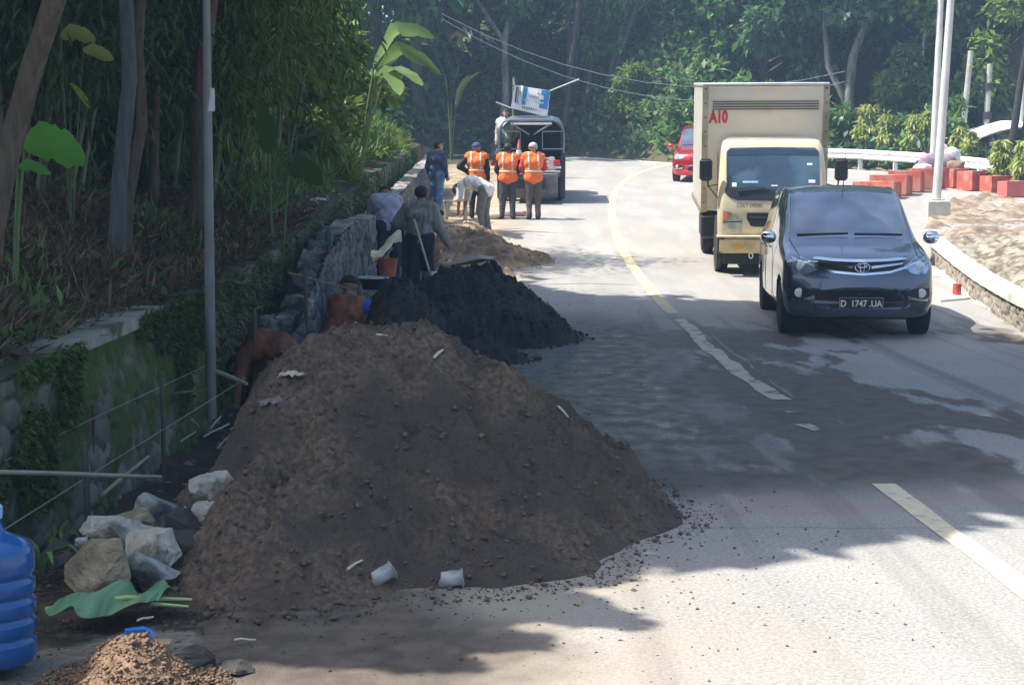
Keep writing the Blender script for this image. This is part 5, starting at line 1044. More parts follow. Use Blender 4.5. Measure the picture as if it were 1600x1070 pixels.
    a = thing('white_jerrycan', 'square pale jerrycan beside the striped boards in the pickup', 'jerrycan', tuple(inbed(.50, .05, .795))); mb = MB(); mb.box((0, 0, .13), (.19, .16, .26), bev=.03); mb.build('can_body', wt, a); mb = MB(); mb.tube([(-.05, 0, .25), (-.04, 0, .31), (.04, 0, .31), (.05, 0, .25)], .012, 6); mb.build('handle', wt, a)
    return inbed
inbed = pickup()
# ================================================================== PEOPLE
def cloth(n, c, **k): return mat(n, c, k.pop('rough', .85), k.pop('var', .2), k.pop('scale', 9), .25, 30, **k)
skin1 = mat('skin_brown', (.30, .165, .10), .55, .1, 6); skin2 = mat('skin_tan', (.42, .25, .16), .55, .1, 6)
c_navy = cloth('navy_cloth', (.022, .030, .06)); c_dark = cloth('dark_cloth', (.015, .015, .02)); c_grey = cloth('grey_shirt', (.22, .22, .205), var=.45, scale=5, stretch=(4, 4, .6)); c_dgrey = cloth('dark_grey_cloth', (.06, .06, .065)); c_orange = cloth('orange_vest', (.85, .17, .035), var=.1); c_refl = mat('reflective_tape', (.62, .60, .50), .4, .1, 5)
c_jean = cloth('blue_jeans', (.10, .22, .42), var=.4, col2=(.32, .48, .66), thr=.62, s2=5); c_lav = cloth('lavender_shirt', (.30, .33, .46)); c_white = cloth('white_shirt', (.70, .72, .75)); c_rust = cloth('rust_shirt', (.16, .06, .035), var=.4); c_blue = cloth('bright_blue', (.03, .12, .55)); c_khaki = cloth('grey_trousers', (.17, .17, .16)); c_brown = cloth('brown_trousers', (.10, .08, .075)); c_capg = cloth('grey_cap', (.38, .40, .42)); c_hair = mat('black_hair', (.012, .011, .011), .6, .2, 30, .5, 60); c_bcap = cloth('blue_cap', (.04, .07, .20)); c_dshirt = cloth('dusk_blue_shirt', (.05, .075, .14)); c_shoe = mat('shoe', (.03, .028, .026), .7); c_boot = mat('rubber_boot', (.05, .05, .045), .5); c_red = cloth('red_shirt', (.45, .04, .035))
def G(px, py): p = gp(px, py); return (p.x, p.y, p.z)
VG = 'workers in orange vests behind the pickup'
# three workers in orange vests
person('worker in orange vest and blue cap, hand on hip, leftmost of the three', (-.78, 32.6, float(R(32.6))), rad(-6), pose(1.66, ell=(-.36, -.10, 1.12), wrl=(-.17, .03, .98), elr=(.24, -.04, 1.08), wrr=(.25, .04, .85)), skin1,
       [('jacket', 'shirt', c_dark), ('trousers', 'trousers', c_dark), ('vest', 'vest', c_orange), ('reflective_band', 'band', c_refl, dict(at='wai', dz=.0)), ('reflective_strap', 'straps', c_refl), ('cap', 'cap', c_bcap, dict(infl=.02)), ('shoes', 'shoes', c_shoe)], VG)
person('worker in orange vest with black hair and rubber boots, middle of the three', (-.09, 32.35, float(R(32.3))), rad(-3), pose(1.66, ell=(-.24, .02, 1.08), wrl=(-.20, .20, .98), elr=(.24, .02, 1.08), wrr=(.18, .20, .98), knl=(-.11, .015, .48), anl=(-.13, -.02, .08), tol=(-.15, .12, .03)), skin1,
       [('long_shirt', 'shirt', c_dark), ('trousers', 'trousers', c_dgrey), ('vest', 'vest', c_orange), ('reflective_band', 'band', c_refl), ('reflective_strap', 'straps', c_refl), ('hair', 'hair', c_hair), ('boots', 'shoes', c_boot, dict(h=.75))], VG)
person('worker in orange vest and pale cap, rightmost of the three', (.46, 32.25, float(R(32.2))), rad(4), pose(1.68, ell=(-.25, .03, 1.10), wrl=(-.20, .2, 1.02), elr=(.25, .05, 1.1), wrr=(.14, .22, 1.08), knl=(-.09, .02, .48), anl=(-.08, -.03, .08), tol=(-.09, .12, .03)), skin2,
       [('red_shirt', 'shirt', c_red), ('trousers', 'trousers', c_brown), ('vest', 'vest', c_orange), ('reflective_band', 'band', c_refl), ('reflective_strap', 'straps', c_refl), ('cap', 'cap', c_capg), ('cap_brim', 'brim', c_capg), ('shoes', 'shoes', c_shoe)], VG)
# man in dusk blue shirt and jeans walking by the wall
person('man in dark blue shirt and light blue jeans standing by the far wall', (-1.71, 33.6, float(R(33.6))-.02), rad(-28), pose(1.66, nec=(0, .02, 1.39), hea=(.02, .05, 1.53), ell=(-.21, -.02, 1.07), wrl=(-.20, .06, .84), elr=(.22, .0, 1.07), wrr=(.22, .08, .85), knl=(-.09, .12, .49), anl=(-.10, .14, .08), tol=(-.12, .30, .03), knr=(.10, -.02, .48), anr=(.11, -.10, .08), tor=(.13, .05, .03), fd=(.8, .6, 0)), skin2,
       [('shirt', 'shirt', c_dshirt), ('jeans', 'trousers', c_jean), ('hair', 'hair', c_hair), ('shoes', 'shoes', c_shoe)], eyes=True)
# bending man in white shirt
bent = pose(1.66, pel=(0, -.12, .88), wai=(0, .05, .98), che=(0, .24, 1.02), nec=(0, .42, .99), hea=(0, .53, .90), shl=(-.17, .36, .98), shr=(.17, .36, .98), ell=(-.18, .40, .70), elr=(.18, .42, .70), wrl=(-.12, .46, .46), wrr=(.12, .48, .46), hil=(-.09, -.10, .87), hir=(.09, -.10, .87), knl=(-.12, -.04, .47), knr=(.12, -.02, .47), anl=(-.12, -.10, .08), anr=(.12, -.10, .08), tol=(-.13, .05, .03), tor=(.13, .05, .03), fd=(0, .3, -1))
b_ = gp(752, 366); person('man in white shirt bending down with a blue cloth at his face, grey trousers', (b_.x, b_.y, b_.z), rad(62), bent, skin1, [('white_shirt', 'shirt', c_white, dict(long=False, infl=.022)), ('trousers', 'trousers', c_khaki), ('hair', 'hair', c_hair, dict(infl=.02)), ('face_cloth', 'brim', cloth('sky_blue_cloth', (.15, .38, .75))), ('shoes', 'shoes', c_shoe)])
# hooded worker leaning at the wall, seen from behind
lean_ = pose(1.62, che=(0, .10, 1.20), nec=(-.02, .26, 1.33), hea=(-.0, .36, 1.40), shl=(-.18, .20, 1.31), shr=(.18, .20, 1.31), wai=(0, .02, 1.03), ell=(-.26, .25, 1.05), wrl=(-.28, .38, .90), elr=(.25, .30, 1.06), wrr=(.2, .45, .92), knl=(-.12, .02, .48), knr=(.12, .02, .48), fd=(.3, .8, -.5))
zt = lambda x, y: float(Gz(x, y))
person('worker in lavender shirt and black cap leaning over the new wall', (-1.93, 22.9, .20), rad(10), lean_, skin1, [('lavender_shirt', 'shirt', c_lav, dict(infl=.03)), ('apron', 'trousers', c_navy, dict(infl=.035)), ('cap', 'cap', c_dark, dict(infl=.02)), ('boots', 'shoes', c_boot)])
person('worker in dusty lavender shirt and tan cap crouching behind the grey shirted man', (-1.62, 23.6, .12), rad(-20), pose(1.55, che=(0, .14, 1.12), nec=(0, .24, 1.26), hea=(0, .30, 1.37), shl=(-.18, .18, 1.22), shr=(.18, .18, 1.22), ell=(-.24, .25, .98), wrl=(-.2, .4, .85), elr=(.24, .25, .98), wrr=(.2, .4, .85), fd=(0, .9, -.4)), skin1, [('shirt', 'shirt', c_lav), ('trousers', 'trousers', c_navy), ('cap', 'cap', cloth('tan_cap', (.42, .26, .2))), ('shoes', 'shoes', c_shoe)])
# man in the grey shirt with a shovel
gm = (-1.33, 21.3, .03)
J_ = pose(1.66, hea=(.02, .03, 1.54), fd=(.25, .95, -.1), shl=(-.185, 0, 1.34), shr=(.185, 0, 1.34), ell=(-.33, .04, 1.12), wrl=(-.22, .24, 1.05), elr=(.27, .02, 1.06), wrr=(.38, .12, .83), knl=(-.11, .0, .48), knr=(.11, .02, .48))
person('man in a worn grey shirt and dark trousers seen from behind with a shovel', gm, rad(-4), J_, skin1, [('grey_shirt', 'shirt', c_grey, dict(infl=.028)), ('sleeve', 'none', c_dgrey) if False else ('trousers', 'trousers', c_dark, dict(infl=.034)), ('hair', 'hair', c_hair, dict(infl=.018)), ('shoes', 'shoes', c_shoe)])
t_ = thing('shovel', 'long handled shovel held behind the man in the grey shirt', 'shovel', (gm[0]+.0, gm[1]-.22, .1)); A = at(647, 343, 21.0)-Vector(t_.location); B = at(671, 424, 20.7)-Vector(t_.location); mb = MB(); mb.tube([A, A.lerp(B, .5), B], [.017, .018, .018], 8); mb.build('handle', mat('shovel_wood', (.45, .40, .33), .6, .2, 6), t_)
mb = MB(); D = (B-A).normalized(); mb.solid(lambda u, v: tuple(B+D*(.28*v)+Vector((u*(.12 if v < .6 else .12*(1-(v-.6)*1.6)), .03*u*u*4-.0, 0))), list(np.linspace(-1, 1, 7)), list(np.linspace(0, 1, 6)), (0, .006, 0)); mb.build('blade', mat('shovel_steel', (.3, .3, .31), .4, .2, 5, metal=.7), t_)
# worker in the trench with orange vest and blue sleeves, bending
person('crouching worker in orange vest with bright blue sleeves down in the trench', (-1.90, 15.9, -.56), rad(-35), pose(1.50, pel=(0, -.05, .62), wai=(0, .02, .76), che=(.02, .14, .95), nec=(.0, .22, 1.12), hea=(-.02, .26, 1.25), shl=(-.17, .14, 1.06), shr=(.18, .18, 1.05), ell=(-.20, .30, .88), wrl=(-.1, .45, .75), elr=(.36, .32, .98), wrr=(.52, .40, .80), hil=(-.09, -.05, .6), hir=(.09, -.05, .6), knl=(-.14, .28, .48), knr=(.14, .28, .48), anl=(-.12, .02, .08), anr=(.12, .02, .08), tol=(-.13, .17, .03), tor=(.13, .17, .03), fd=(-.2, .9, -.3)), skin1,
       [('blue_shirt', 'shirt', c_blue), ('vest', 'vest', cloth('faded_orange_vest', (.34, .13, .07), var=.4), dict(infl=.028)), ('trousers', 'trousers', c_navy), ('cap', 'cap', c_dark, dict(infl=.02)), ('boots', 'shoes', c_boot)])
# rust shirt worker doubled over in the trench
person('worker in rust brown shirt doubled over in the trench beside the metal pole', (-2.10, 12.95, -.48), rad(72), pose(1.42, pel=(0, -.22, .70), wai=(0, -.06, .84), che=(0, .14, .86), nec=(0, .33, .76), hea=(0, .42, .64), shl=(-.17, .25, .79), shr=(.17, .25, .79), ell=(-.22, .30, .52), elr=(.22, .30, .52), wrl=(-.16, .36, .30), wrr=(.16, .36, .30), hil=(-.09, -.2, .68), hir=(.09, -.2, .68), knl=(-.14, .06, .44), knr=(.14, .06, .44), anl=(-.12, -.16, .08), anr=(.12, -.16, .08), tol=(-.13, 0, .03), tor=(.13, 0, .03), fd=(0, .5, -.8)), skin1,
       [('rust_shirt', 'shirt', c_rust, dict(infl=.014, long=False)), ('trousers', 'trousers', c_dark), ('hair', 'hair', c_hair), ('boots', 'shoes', c_boot)])
# man standing up in the pickup
p_ = inbed(-.66, 1.5, .80); person('man in pale vest standing in the pickup above the cage', (at(791, 200, 37.6).x, 37.6, float(at(791, 170, 37.6).z)-1.67), rad(170), pose(1.66, ell=(-.25, .0, 1.08), wrl=(-.22, .15, .92)), skin2, [('pale_shirt', 'shirt', cloth('pale_shirt', (.45, .40, .38))), ('pale_vest', 'vest', cloth('mint_vest', (.55, .68, .60))), ('trousers', 'trousers', c_dark), ('hair', 'hair', c_hair), ('shoes', 'shoes', c_shoe)], eyes=True)

# ================================================================== HEAPS
def rs(s): return np.random.RandomState(s)
def heap(label, name, H, xr, yr, m, seed, res=.02, clods=400, rough=.03, cl=(.006, .02), cm=None, base=0., cat='heap', zf=None):
    zf = zf or (lambda X, Y: R(Y)); us = np.arange(xr[0], xr[1], res); vs = np.arange(yr[0], yr[1], res)
    def hh(X, Y):
        h = H(X, Y); k = ss(-.02, .12, h); return h+k*rough*fbm(X*5, Y*5, 0, 3, seed)+k*rough*.6*fbm(X*22, Y*22, 0, 3, seed+3)+k*rough*.5*np.abs(vnoise(X*48, Y*48, 0, seed+6))
    U, V = np.meshgrid(us, vs); h = hh(U, V); keep = h > -.035; Z = zf(U, V)+np.maximum(h, -.05)+.002; P = np.stack([U, V, Z], -1).reshape(-1, 3); nu, nv = len(us), len(vs)
    i, j = np.meshgrid(np.arange(nu-1), np.arange(nv-1)); a = (j*nu+i).ravel(); Fq = np.stack([a, a+1, a+1+nu, a+nu], 1); kk = keep.ravel(); Fq = Fq[kk[Fq].any(1)]
    c = P[Fq[:, 0]].mean(0); root = thing(name, label, cat, (float(c[0]), float(c[1]), float(R(c[1])))); npmesh('heap_surface', P-np.array(root.location), Fq, m, root, True)
    r = rs(seed); k = r.uniform(size=(clods*4, 2)); x = xr[0]+k[:, 0]*(xr[1]-xr[0]); y = yr[0]+k[:, 1]*(yr[1]-yr[0]); h = hh(x, y); ok = h > -.10; x, y, h = x[ok][:clods], y[ok][:clods], h[ok][:clods]; h = np.maximum(h, -.0)
    ico = np.array([(0, 0, 1), (.9, 0, .3), (.25, .85, .3), (-.75, .5, .3), (-.7, -.6, .3), (.3, -.85, .3), (0, 0, -.8)]); fi = [(0, 1, 2), (0, 2, 3), (0, 3, 4), (0, 4, 5), (0, 5, 1), (6, 2, 1), (6, 3, 2), (6, 4, 3), (6, 5, 4), (6, 1, 5)]
    n = len(x); sz = cl[0]+(cl[1]*1.1-cl[0])*r.uniform(0, 1, n)**6; jit = 1+.3*r.normal(size=(n, 7, 1)); an = r.uniform(0, 6.28, n); ca, sa = np.cos(an)[:, None], np.sin(an)[:, None]
    q = ico[None]*jit*sz[:, None, None]; qx = q[..., 0]*ca-q[..., 1]*sa; qy = q[..., 0]*sa+q[..., 1]*ca; V2 = np.stack([qx+x[:, None], qy+y[:, None], q[..., 2]*.8+(zf(x, y)+h+sz*.3)[:, None]], -1).reshape(-1, 3)
    F2 = (np.arange(n)[:, None, None]*7+np.array(fi)[None]).reshape(-1, 3); o = npmesh('clods', V2-np.array(root.location), F2, cm or m, root, False); o['kind'] = 'stuff'; return root, hh
def seg(X, Y, A, B):
    ax, ay = A; dx, dy = B[0]-A[0], B[1]-A[1]; L = dx*dx+dy*dy+1e-9; t = np.clip(((X-ax)*dx+(Y-ay)*dy)/L, 0, 1); return np.hypot(X-ax-t*dx, Y-ay-t*dy), t
m_sand1 = mat('brown_sand', (.112, .082, .058), .95, .5, 38, 1., 45, col2=(.065, .052, .042), thr=.50, s2=1.6)
m_sand1c = mat('brown_clods', (.115, .085, .06), .95, .5, 30)
def H1(X, Y):
    X = X+.05
    d, t = seg(X, Y, (-.76, 7.36), (-.50, 7.42)); w = .20*vnoise(X*1.3, Y*1.3, 0, 3)+.12*vnoise(X*3.1, Y*3.1, 0, 4)+.03*vnoise(X*8, Y*8, 0, 5)
    h = 1.09-.79*np.sqrt(d*d+.035)+w*.35
    d2, _ = seg(X, Y, (-.2, 7.35), (.05, 7.5)); h2 = .56-.72*np.sqrt(d2*d2+.02)+w*.3
    d3, _ = seg(X, Y, (-1.25, 6.75), (-.95, 6.4)); h3 = .50-.62*np.sqrt(d3*d3+.03)+w*.35
    d4, _ = seg(X, Y, (-.75, 8.0), (-1.0, 8.7)); h4 = .55-.62*np.sqrt(d4*d4+.03)+w*.3
    d5, _ = seg(X, Y, (-1.5, 6.0), (-.1, 6.25)); h5 = .14-.33*np.sqrt(d5*d5+.01)+w*.35
    d6, _ = seg(X, Y, (-.4, 6.6), (.02, 6.85)); h6 = .40-.62*np.sqrt(d6*d6+.03)+w*.35
    h = np.maximum.reduce([h, h2, h3, h4, h5, h6])
    for (a, b_, dp, wd) in (((-1.02, 6.32), (-.92, 6.5), .15, .10), ((-.25, 7.0), (.1, 6.6), .05, .04), ((-.5, 7.1), (-.35, 6.5), .04, .04), ((-.05, 7.2), (.35, 6.95), .035, .035), ((-.9, 7.0), (-1.15, 6.7), .05, .05), ((-.2, 6.5), (-.1, 6.35), .06, .06)):
        g, _ = seg(X, Y, a, b_); h = h-dp*np.exp(-(g/wd)**2)
    return h
gz1 = lambda X, Y: np.maximum(Gz(X, Y), np.where(X > -1.2, R(Y), -9))
heap('large brown sand heap filling the middle foreground', 'sand_heap', H1, (-2.3, 1.35), (5.3, 10.2), m_sand1, 11, .0145, 9000, .045, (.004, .018), m_sand1c, zf=gz1)
m_sand2 = mat('black_sand', (.042, .037, .034), .9, .5, 25, 1., 40, col2=(.02, .02, .023), thr=.5, s2=1.5)
def H2(X, Y):
    w = .16*vnoise(X*1.5, Y*1.5, 0, 13)+.08*vnoise(X*3.7, Y*3.7, 0, 14); d, _ = seg(X, Y, (-.50, 16.3), (-.40, 16.2)); h = .95-.80*np.sqrt(d*d+.04)+w*.35
    d, _ = seg(X, Y, (-.62, 16.0), (-1.2, 14.9)); h2 = .46-.55*np.sqrt(d*d+.03)+w*.5; d, _ = seg(X, Y, (-1.10, 14.4), (-1.30, 14.9)); h3 = .84-.72*np.sqrt(d*d+.02)+w*.7; return np.maximum.reduce([h, h2, h3])
heap('black wet sand heap behind the brown one', 'sand_heap', H2, (-2.1, 1.15), (13.4, 18.2), m_sand2, 15, .025, 2500, .07, (.008, .035), zf=lambda X, Y: np.maximum(Gz(X, Y), np.where(X > -1.2, R(Y), -9)))
m_sand3 = mat('tan_earth', (.34, .25, .16), .95, .3, 5, .8, 30, col2=(.17, .125, .085), thr=.52, s2=2)
def H3(X, Y): w = .2*vnoise(X*1.5, Y*1.5, 0, 23)+.1*vnoise(X*4, Y*4, 0, 24); d, _ = seg(X, Y, (-1.15, 26.8), (-.35, 25.2)); h = .55-.55*np.sqrt(d*d+.03)+w*.45; d, _ = seg(X, Y, (-.9, 28.5), (-1.4, 27.3)); h2 = .42-.6*np.sqrt(d*d+.03)+w*.45; d, _ = seg(X, Y, (-1.0, 24.0), (-.7, 23.2)); return np.maximum.reduce([h, h2, .32-.5*np.sqrt(d*d+.02)+w*.5])
heap('tan earth heap in the sun beyond the black one', 'earth_heap', H3, (-2.0, .8), (22.3, 29.8), m_sand3, 25, .035, 900, .05, (.01, .04), zf=lambda X, Y: np.maximum(Gz(X, Y), np.where(X > -1.2, R(Y), -9)))
m_grav = mat('brown_gravel', (.19, .12, .075), .9, .4, 25, .6, 60)
def H4(X, Y): d, _ = seg(X, Y, (-1.25, 4.72), (-1.21, 4.55)); w = .1*vnoise(X*5, Y*5, 0, 33); return .17-.86*np.sqrt(d*d+.001)+w*.25
heap('small heap of brown gravelly earth at the bottom edge', 'gravel_heap', H4, (-1.75, -.55), (4.1, 5.25), m_grav, 35, .008, 4200, .02, (.005, .013), m_grav)
m_rub2 = mat('dark_crumbs', (.07, .06, .055), .95, .5, 30)
def crumbs(name, label, n, xr, yr, cl, m, seed, mask=None):
    r = rs(seed); x = r.uniform(*xr, n); y = r.uniform(*yr, n)
    if mask is not None: k = mask(x, y, r); x, y = x[k], y[k]
    n = len(x); ico = np.array([(0, 0, .8), (.9, 0, .2), (.25, .85, .3), (-.75, .5, .2), (-.7, -.6, .3), (.3, -.85, .2)]); fi = [(0, 1, 2), (0, 2, 3), (0, 3, 4), (0, 4, 5), (0, 5, 1)]; sz = r.uniform(cl[0], cl[1], n)*r.uniform(.3, 1, n)
    z = np.where(x > -1.2, R(y), Gz(x, y)); q = ico[None]*(1+.3*r.normal(size=(n, 6, 1)))*sz[:, None, None]; q[..., 2] = np.abs(q[..., 2]); q[:, 1:, 2] *= .4; V = (q+np.stack([x, y, z], 1)[:, None]).reshape(-1, 3)
    F2 = (np.arange(n)[:, None, None]*6+np.array(fi)[None]).reshape(-1, 3); tag(npmesh(name, V, F2, m), label, 'rubble', kind='stuff')
crumbs('crumbs', 'dark crumbs of earth strewn on the road around the brown heap', 11000, (-2.2, 1.6), (4.4, 8.6), (.002, .012), m_rub2, 41, lambda x, y, r: (H1(x, y) < .02) & (H1(x, y) > -.60*r.uniform(size=len(x))**5-.04-.3*(x < -.9)))
crumbs('crumbs', 'scattered grit along the left side of the road', 1500, (-1.2, 1.8), (9, 24), (.006, .018), m_rub2, 43, lambda x, y, r: r.uniform(size=len(x)) > (x+1.2)/3.)
crumbs('rubble', 'stones and broken bits lying in the trench', 900, (-2.6, -1.3), (6.5, 24), (.02, .075), mat('rubble_grey', (.17, .165, .155), .9, .5, 9), 45)
crumbs('soil_clods', 'clods and stones on the soil mound at the right', 3500, (5.0, 16), (9, 33), (.02, .12), mat('mound_clods', (.30, .27, .22), .95, .4, 7), 47, lambda x, y, r: x > XW(y)+.35)
# ---- rocks
def rock(label, p, d, seed, m, rz=0, name='rock', group='broken rocks at the left'):
    import bmesh
    bm = bmesh.new(); r = random.Random(seed)
    for k in range(15):
        n = Vector((r.gauss(0, 1), r.gauss(0, 1), r.gauss(0, 1))).normalized(); m_ = max(abs(n.x), abs(n.y), abs(n.z)); bm.verts.new(n*(.55+.45/m_)*r.uniform(.82, 1.0))
    q = bmesh.ops.convex_hull(bm, input=bm.verts); bmesh.ops.delete(bm, geom=[v for v in bm.verts if not v.link_faces], context='VERTS')
    bmesh.ops.triangulate(bm, faces=bm.faces)
    for k in range(3): bmesh.ops.subdivide_edges(bm, edges=bm.edges, cuts=1, use_grid_fill=True); bmesh.ops.triangulate(bm, faces=bm.faces)
    for v in bm.verts: v.co += v.co.normalized()*(.05*float(fbm(v.co.x*3.3, v.co.y*3.3, v.co.z*3.3, 4, seed)))
    me = bpy.data.meshes.new(name); bm.to_mesh(me); bm.free(); me.materials.append(m)
    for v in me.vertices: v.co = (v.co.x*d[0]*.69, v.co.y*d[1]*.69, v.co.z*d[2]*.66)
    zmin = min(v.co.z for v in me.vertices)
    o = link(name, me, None, False, (p[0], p[1], p[2]-zmin-.01), 24); o.rotation_euler = (r.uniform(-.1, .1), r.uniform(-.1, .1), rz+r.uniform(-.4, .4)); return tag(o, label, 'rock', group)
rk1 = mat('pale_rock', (.44, .42, .35), .9, .3, 9, 1., 35, col2=(.17, .155, .12), thr=.56, s2=6); rk2 = mat('brown_rock', (.25, .20, .13), .9, .35, 9, 1., 35, col2=(.40, .34, .25), thr=.58, s2=7); rk3 = mat('grey_rock', (.32, .34, .33), .85, .3, 9, 1., 35, col2=(.08, .085, .09), thr=.54, s2=4); rk4 = mat('dark_rock', (.05, .048, .046), .9, .3, 6, .6, 25)
def R_(px, py, wpx, hpx, m, lb, Y=None, seed=0, dd=1.):
    b = gp(px, py) if Y is None else at(px, py, Y); s = b.y/F*1.05; rock(lb, (b.x, b.y, b.z), (wpx*s, wpx*s*.85*dd, hpx*s*1.0), seed or int(px*7+py), m)
R_(152, 928, 96, 74, rk2, 'squarish brown rock at the front left of the rock pile')
R_(238, 922, 62, 56, rk3, 'grey rock with a dark cleft at the foot of the pile')
R_(232, 892, 74, 60, rk1, 'pale rock standing behind the grey cleft one', 5.95)
R_(184, 858, 84, 50, rk1, 'pale greenish rock behind the squarish brown one', 6.2)
R_(210, 842, 56, 44, rk2, 'ochre rock leaning on the left of the pile', 6.45)
R_(246, 822, 66, 46, rk3, 'grey rock in the middle of the pile', 6.6)
R_(285, 838, 48, 40, rk4, 'dark rock between the pale ones and the sand', 6.3)
R_(283, 872, 50, 40, rk4, 'brown black rock touching the sand heap', 6.1)
R_(300, 826, 44, 34, rk3, 'small grey rock under the topmost block', 6.5)
R_(330, 822, 70, 34, rk1, 'long pale flat rock at the right of the pile', 6.45)
R_(336, 788, 58, 46, rk1, 'pale diamond shaped block, topmost of the pile', 6.6)
R_(312, 800, 46, 34, rk3, 'grey rock below the diamond shaped block', 6.65)
R_(262, 850, 40, 26, rk3, 'small grey rock low in the middle', 6.15)
R_(128, 856, 16, 20, rk1, 'little white stone left of the pile', 6.1)
R_(110, 880, 60, 40, rk4, 'dark rock half hidden in weeds left of the pile', 6.1)
for k, (x, y, w, h, lb) in enumerate(((300, 1040, 56, 28, 'dark lump on the ground near the bottom left'), (372, 1048, 46, 16, 'flat dark clod right of the dark lump'), (184, 1012, 26, 24, 'dark clod on top of the small gravel heap'), (246, 1008, 22, 9, 'dark pebble behind the gravel heap'))):
    R_(x, y, w, h, rk4, lb) if k != 2 else R_(188, 1024, 26, 22, rk4, lb, 4.75)
for k, (x, y, z_, s_, lb) in enumerate(((-2.28, 14.3, -.3, 60, 'rough stone lowest at the unfinished end of the new wall'), (-2.05, 14.55, -.2, 52, 'blocky stone on the trench side of the wall end'), (-2.38, 14.75, .1, 50, 'stone wedged against the old wall at the wall end'), (-2.2, 15.0, .28, 46, 'stone stepping up the unfinished wall end'), (-2.3, 15.4, .5, 40, 'top stone of the unfinished wall end'), (-2.12, 13.8, -.42, 48, 'loose stone in the trench before the wall end'), (-1.85, 14.2, -.42, 40, 'loose stone in the trench beside the black heap'))):
    sc_ = s_*14.5/F; rock(lb, (x, y, z_), (sc_, sc_*.9, sc_*.85), 300+k, (rk3, rk4, rk3, rk3, rk4, rk3, rk4)[k], group='stones at the unfinished wall end')
R_(735, 412, 60, 12, mat('pink_stone', (.42, .33, .29), .9, .15), 'flat pinkish stone on top of the black sand', 17.2)
# ================================================================== SMALL THINGS
# water bottle
m_bt = bpy.data.materials.new('blue_bottle'); m_bt.use_nodes = True; b_ = m_bt.node_tree.nodes['Principled BSDF']; b_.inputs['Base Color'].default_value = (.03, .17, .55, 1); b_.inputs['Roughness'].default_value = .16; b_.inputs['Transmission Weight'].default_value = .5; b_.inputs['Coat Weight'].default_value = .6; b_.inputs['IOR'].default_value = 1.3
bp = gp(-3, 1036); t_ = thing('water_bottle', 'big blue ribbed water gallon bottle at the left edge', 'water bottle', (bp.x, bp.y, bp.z))
mb = MB(); prof = [(.01, .012), (.09, .004), (.118, .012), (.13, .035)]
for k in range(4): z = .055+.068*k; prof += [(.131, z), (.1315, z+.028), (.125, z+.036), (.120, z+.046), (.121, z+.052), (.129, z+.062)]
prof += [(.131, .335), (.131, .385), (.126, .405), (.105, .428), (.07, .445), (.045, .455), (.032, .47), (.028, .49), (.028, .505), (.020, .51), (.001, .51)]
mb.lathe(prof, (0, 0, 0), 48); mb.build('bottle_body', m_bt, t_); mb = MB(); mb.lathe([(.031, .505), (.033, .52), (.033, .545), (.028, .55), (.001, .55)], (0, 0, 0), 24); mb.build('cap', mat('bottle_cap', (.25, .45, .7), .4), t_)
# banana leaf on the ground
t_ = thing('cut_leaf', 'cut green banana leaf lying on the ground before the rocks', 'leaf', tuple(gp(190, 958))); o = Vector(t_.location); rnd = random.Random(4); mb = MB()
A, B = gp(92, 962)-o, gp(300, 948)-o
def lf(u, v):
    x = A.lerp(B, u); w = (.11*math.sin(math.pi*min(1, .12+u*.9))+.01)*(1+.25*math.sin(u*23))*(.55 if u > .78 else 1); k = v-.5; return (x.x+k*.05, x.y+k*w*3.4, .02+.045*abs(math.sin(u*5+.6))*(1-abs(k))+.03*abs(k)*math.sin(u*17+k*6)+.02)
mb.solid(lf, list(np.linspace(0, .82, 26)), list(np.linspace(0, 1, 7)), (0, 0, .002)); mb.build('blade', mat('leaf_green', (.13, .27, .15), .5, .4, 3, .5, 6, spec=.4, col2=(.30, .30, .16), thr=.66, stretch=(9, 1.2, 1)), t_)
mb = MB(); mb.tube([A+Vector((-.05, 0, .02)), A.lerp(B, .5)+Vector((0, 0, .055)), B+Vector((0, .0, .03))], [.016, .011, .006], 7); mb.tube([A.lerp(B, .7)+Vector((0, -.02, .03)), B+Vector((.0, -.06, .02))], [.008, .005], 6); mb.build('midrib', mat('leaf_rib', (.35, .45, .18), .5), t_)
def stick(label, a, b, r, m, cat='stick', name='stick', lift=.012, group=None, Z=None):
    a, b = (gp(*a) if len(a) == 2 else at(*a)), (gp(*b) if len(b) == 2 else at(*b)); mb = MB(); D = b-a; mb.tube([(0, 0, 0), D*.35+Vector((0, 0, .004)), D*.7, D], [r, r*.9, r*.95, r*.7], 7); o = mb.build(name, m, None, True, (a.x, a.y, a.z+lift)); return tag(o, label, cat, group)
def on(px, py, Hf=H1, zf=gz1):
    d = ray(px, py); t = 3.
    while t < 40:
        p = Vector((0, 0, CH))+d*t; z = float(zf(np.array(p.x), np.array(p.y)))+max(0, float(Hf(np.array(p.x), np.array(p.y))))
        if p.z < z: return Vector((p.x, p.y, z))
        t += .02
    return p
m_stk = mat('pale_stick', (.55, .50, .38), .7, .15, 9)
def pstick(label, a, b, r): a, b = on(*a), on(*b); mb = MB(); D = b-a; mb.tube([(0, 0, 0), D*.5+Vector((0, 0, .004)), D], [r, r*.9, r*.6], 7); tag(mb.build('stick', m_stk, None, True, (a.x, a.y, a.z+r+.012)), label, 'stick', 'sticks on the sand heap')
pstick('long pale stick standing out of the brown sand, lower centre', (530, 782), (553, 823), .005); pstick('short stick at the foot of the heap left of the cups', (543, 902), (567, 884), .006); pstick('thin stick on top of the heap', (586, 530), (614, 536), .006)
pstick('pale chip stick near the top of the heap', (678, 568), (692, 556), .008); pstick('stick on the right flank of the heap', (872, 640), (888, 657), .006); pstick('twig right of the rock pile', (352, 790), (386, 800), .007)
stick('small twig lying on the road right of the heap', (1006, 869), (1026, 869), .004, m_stk)
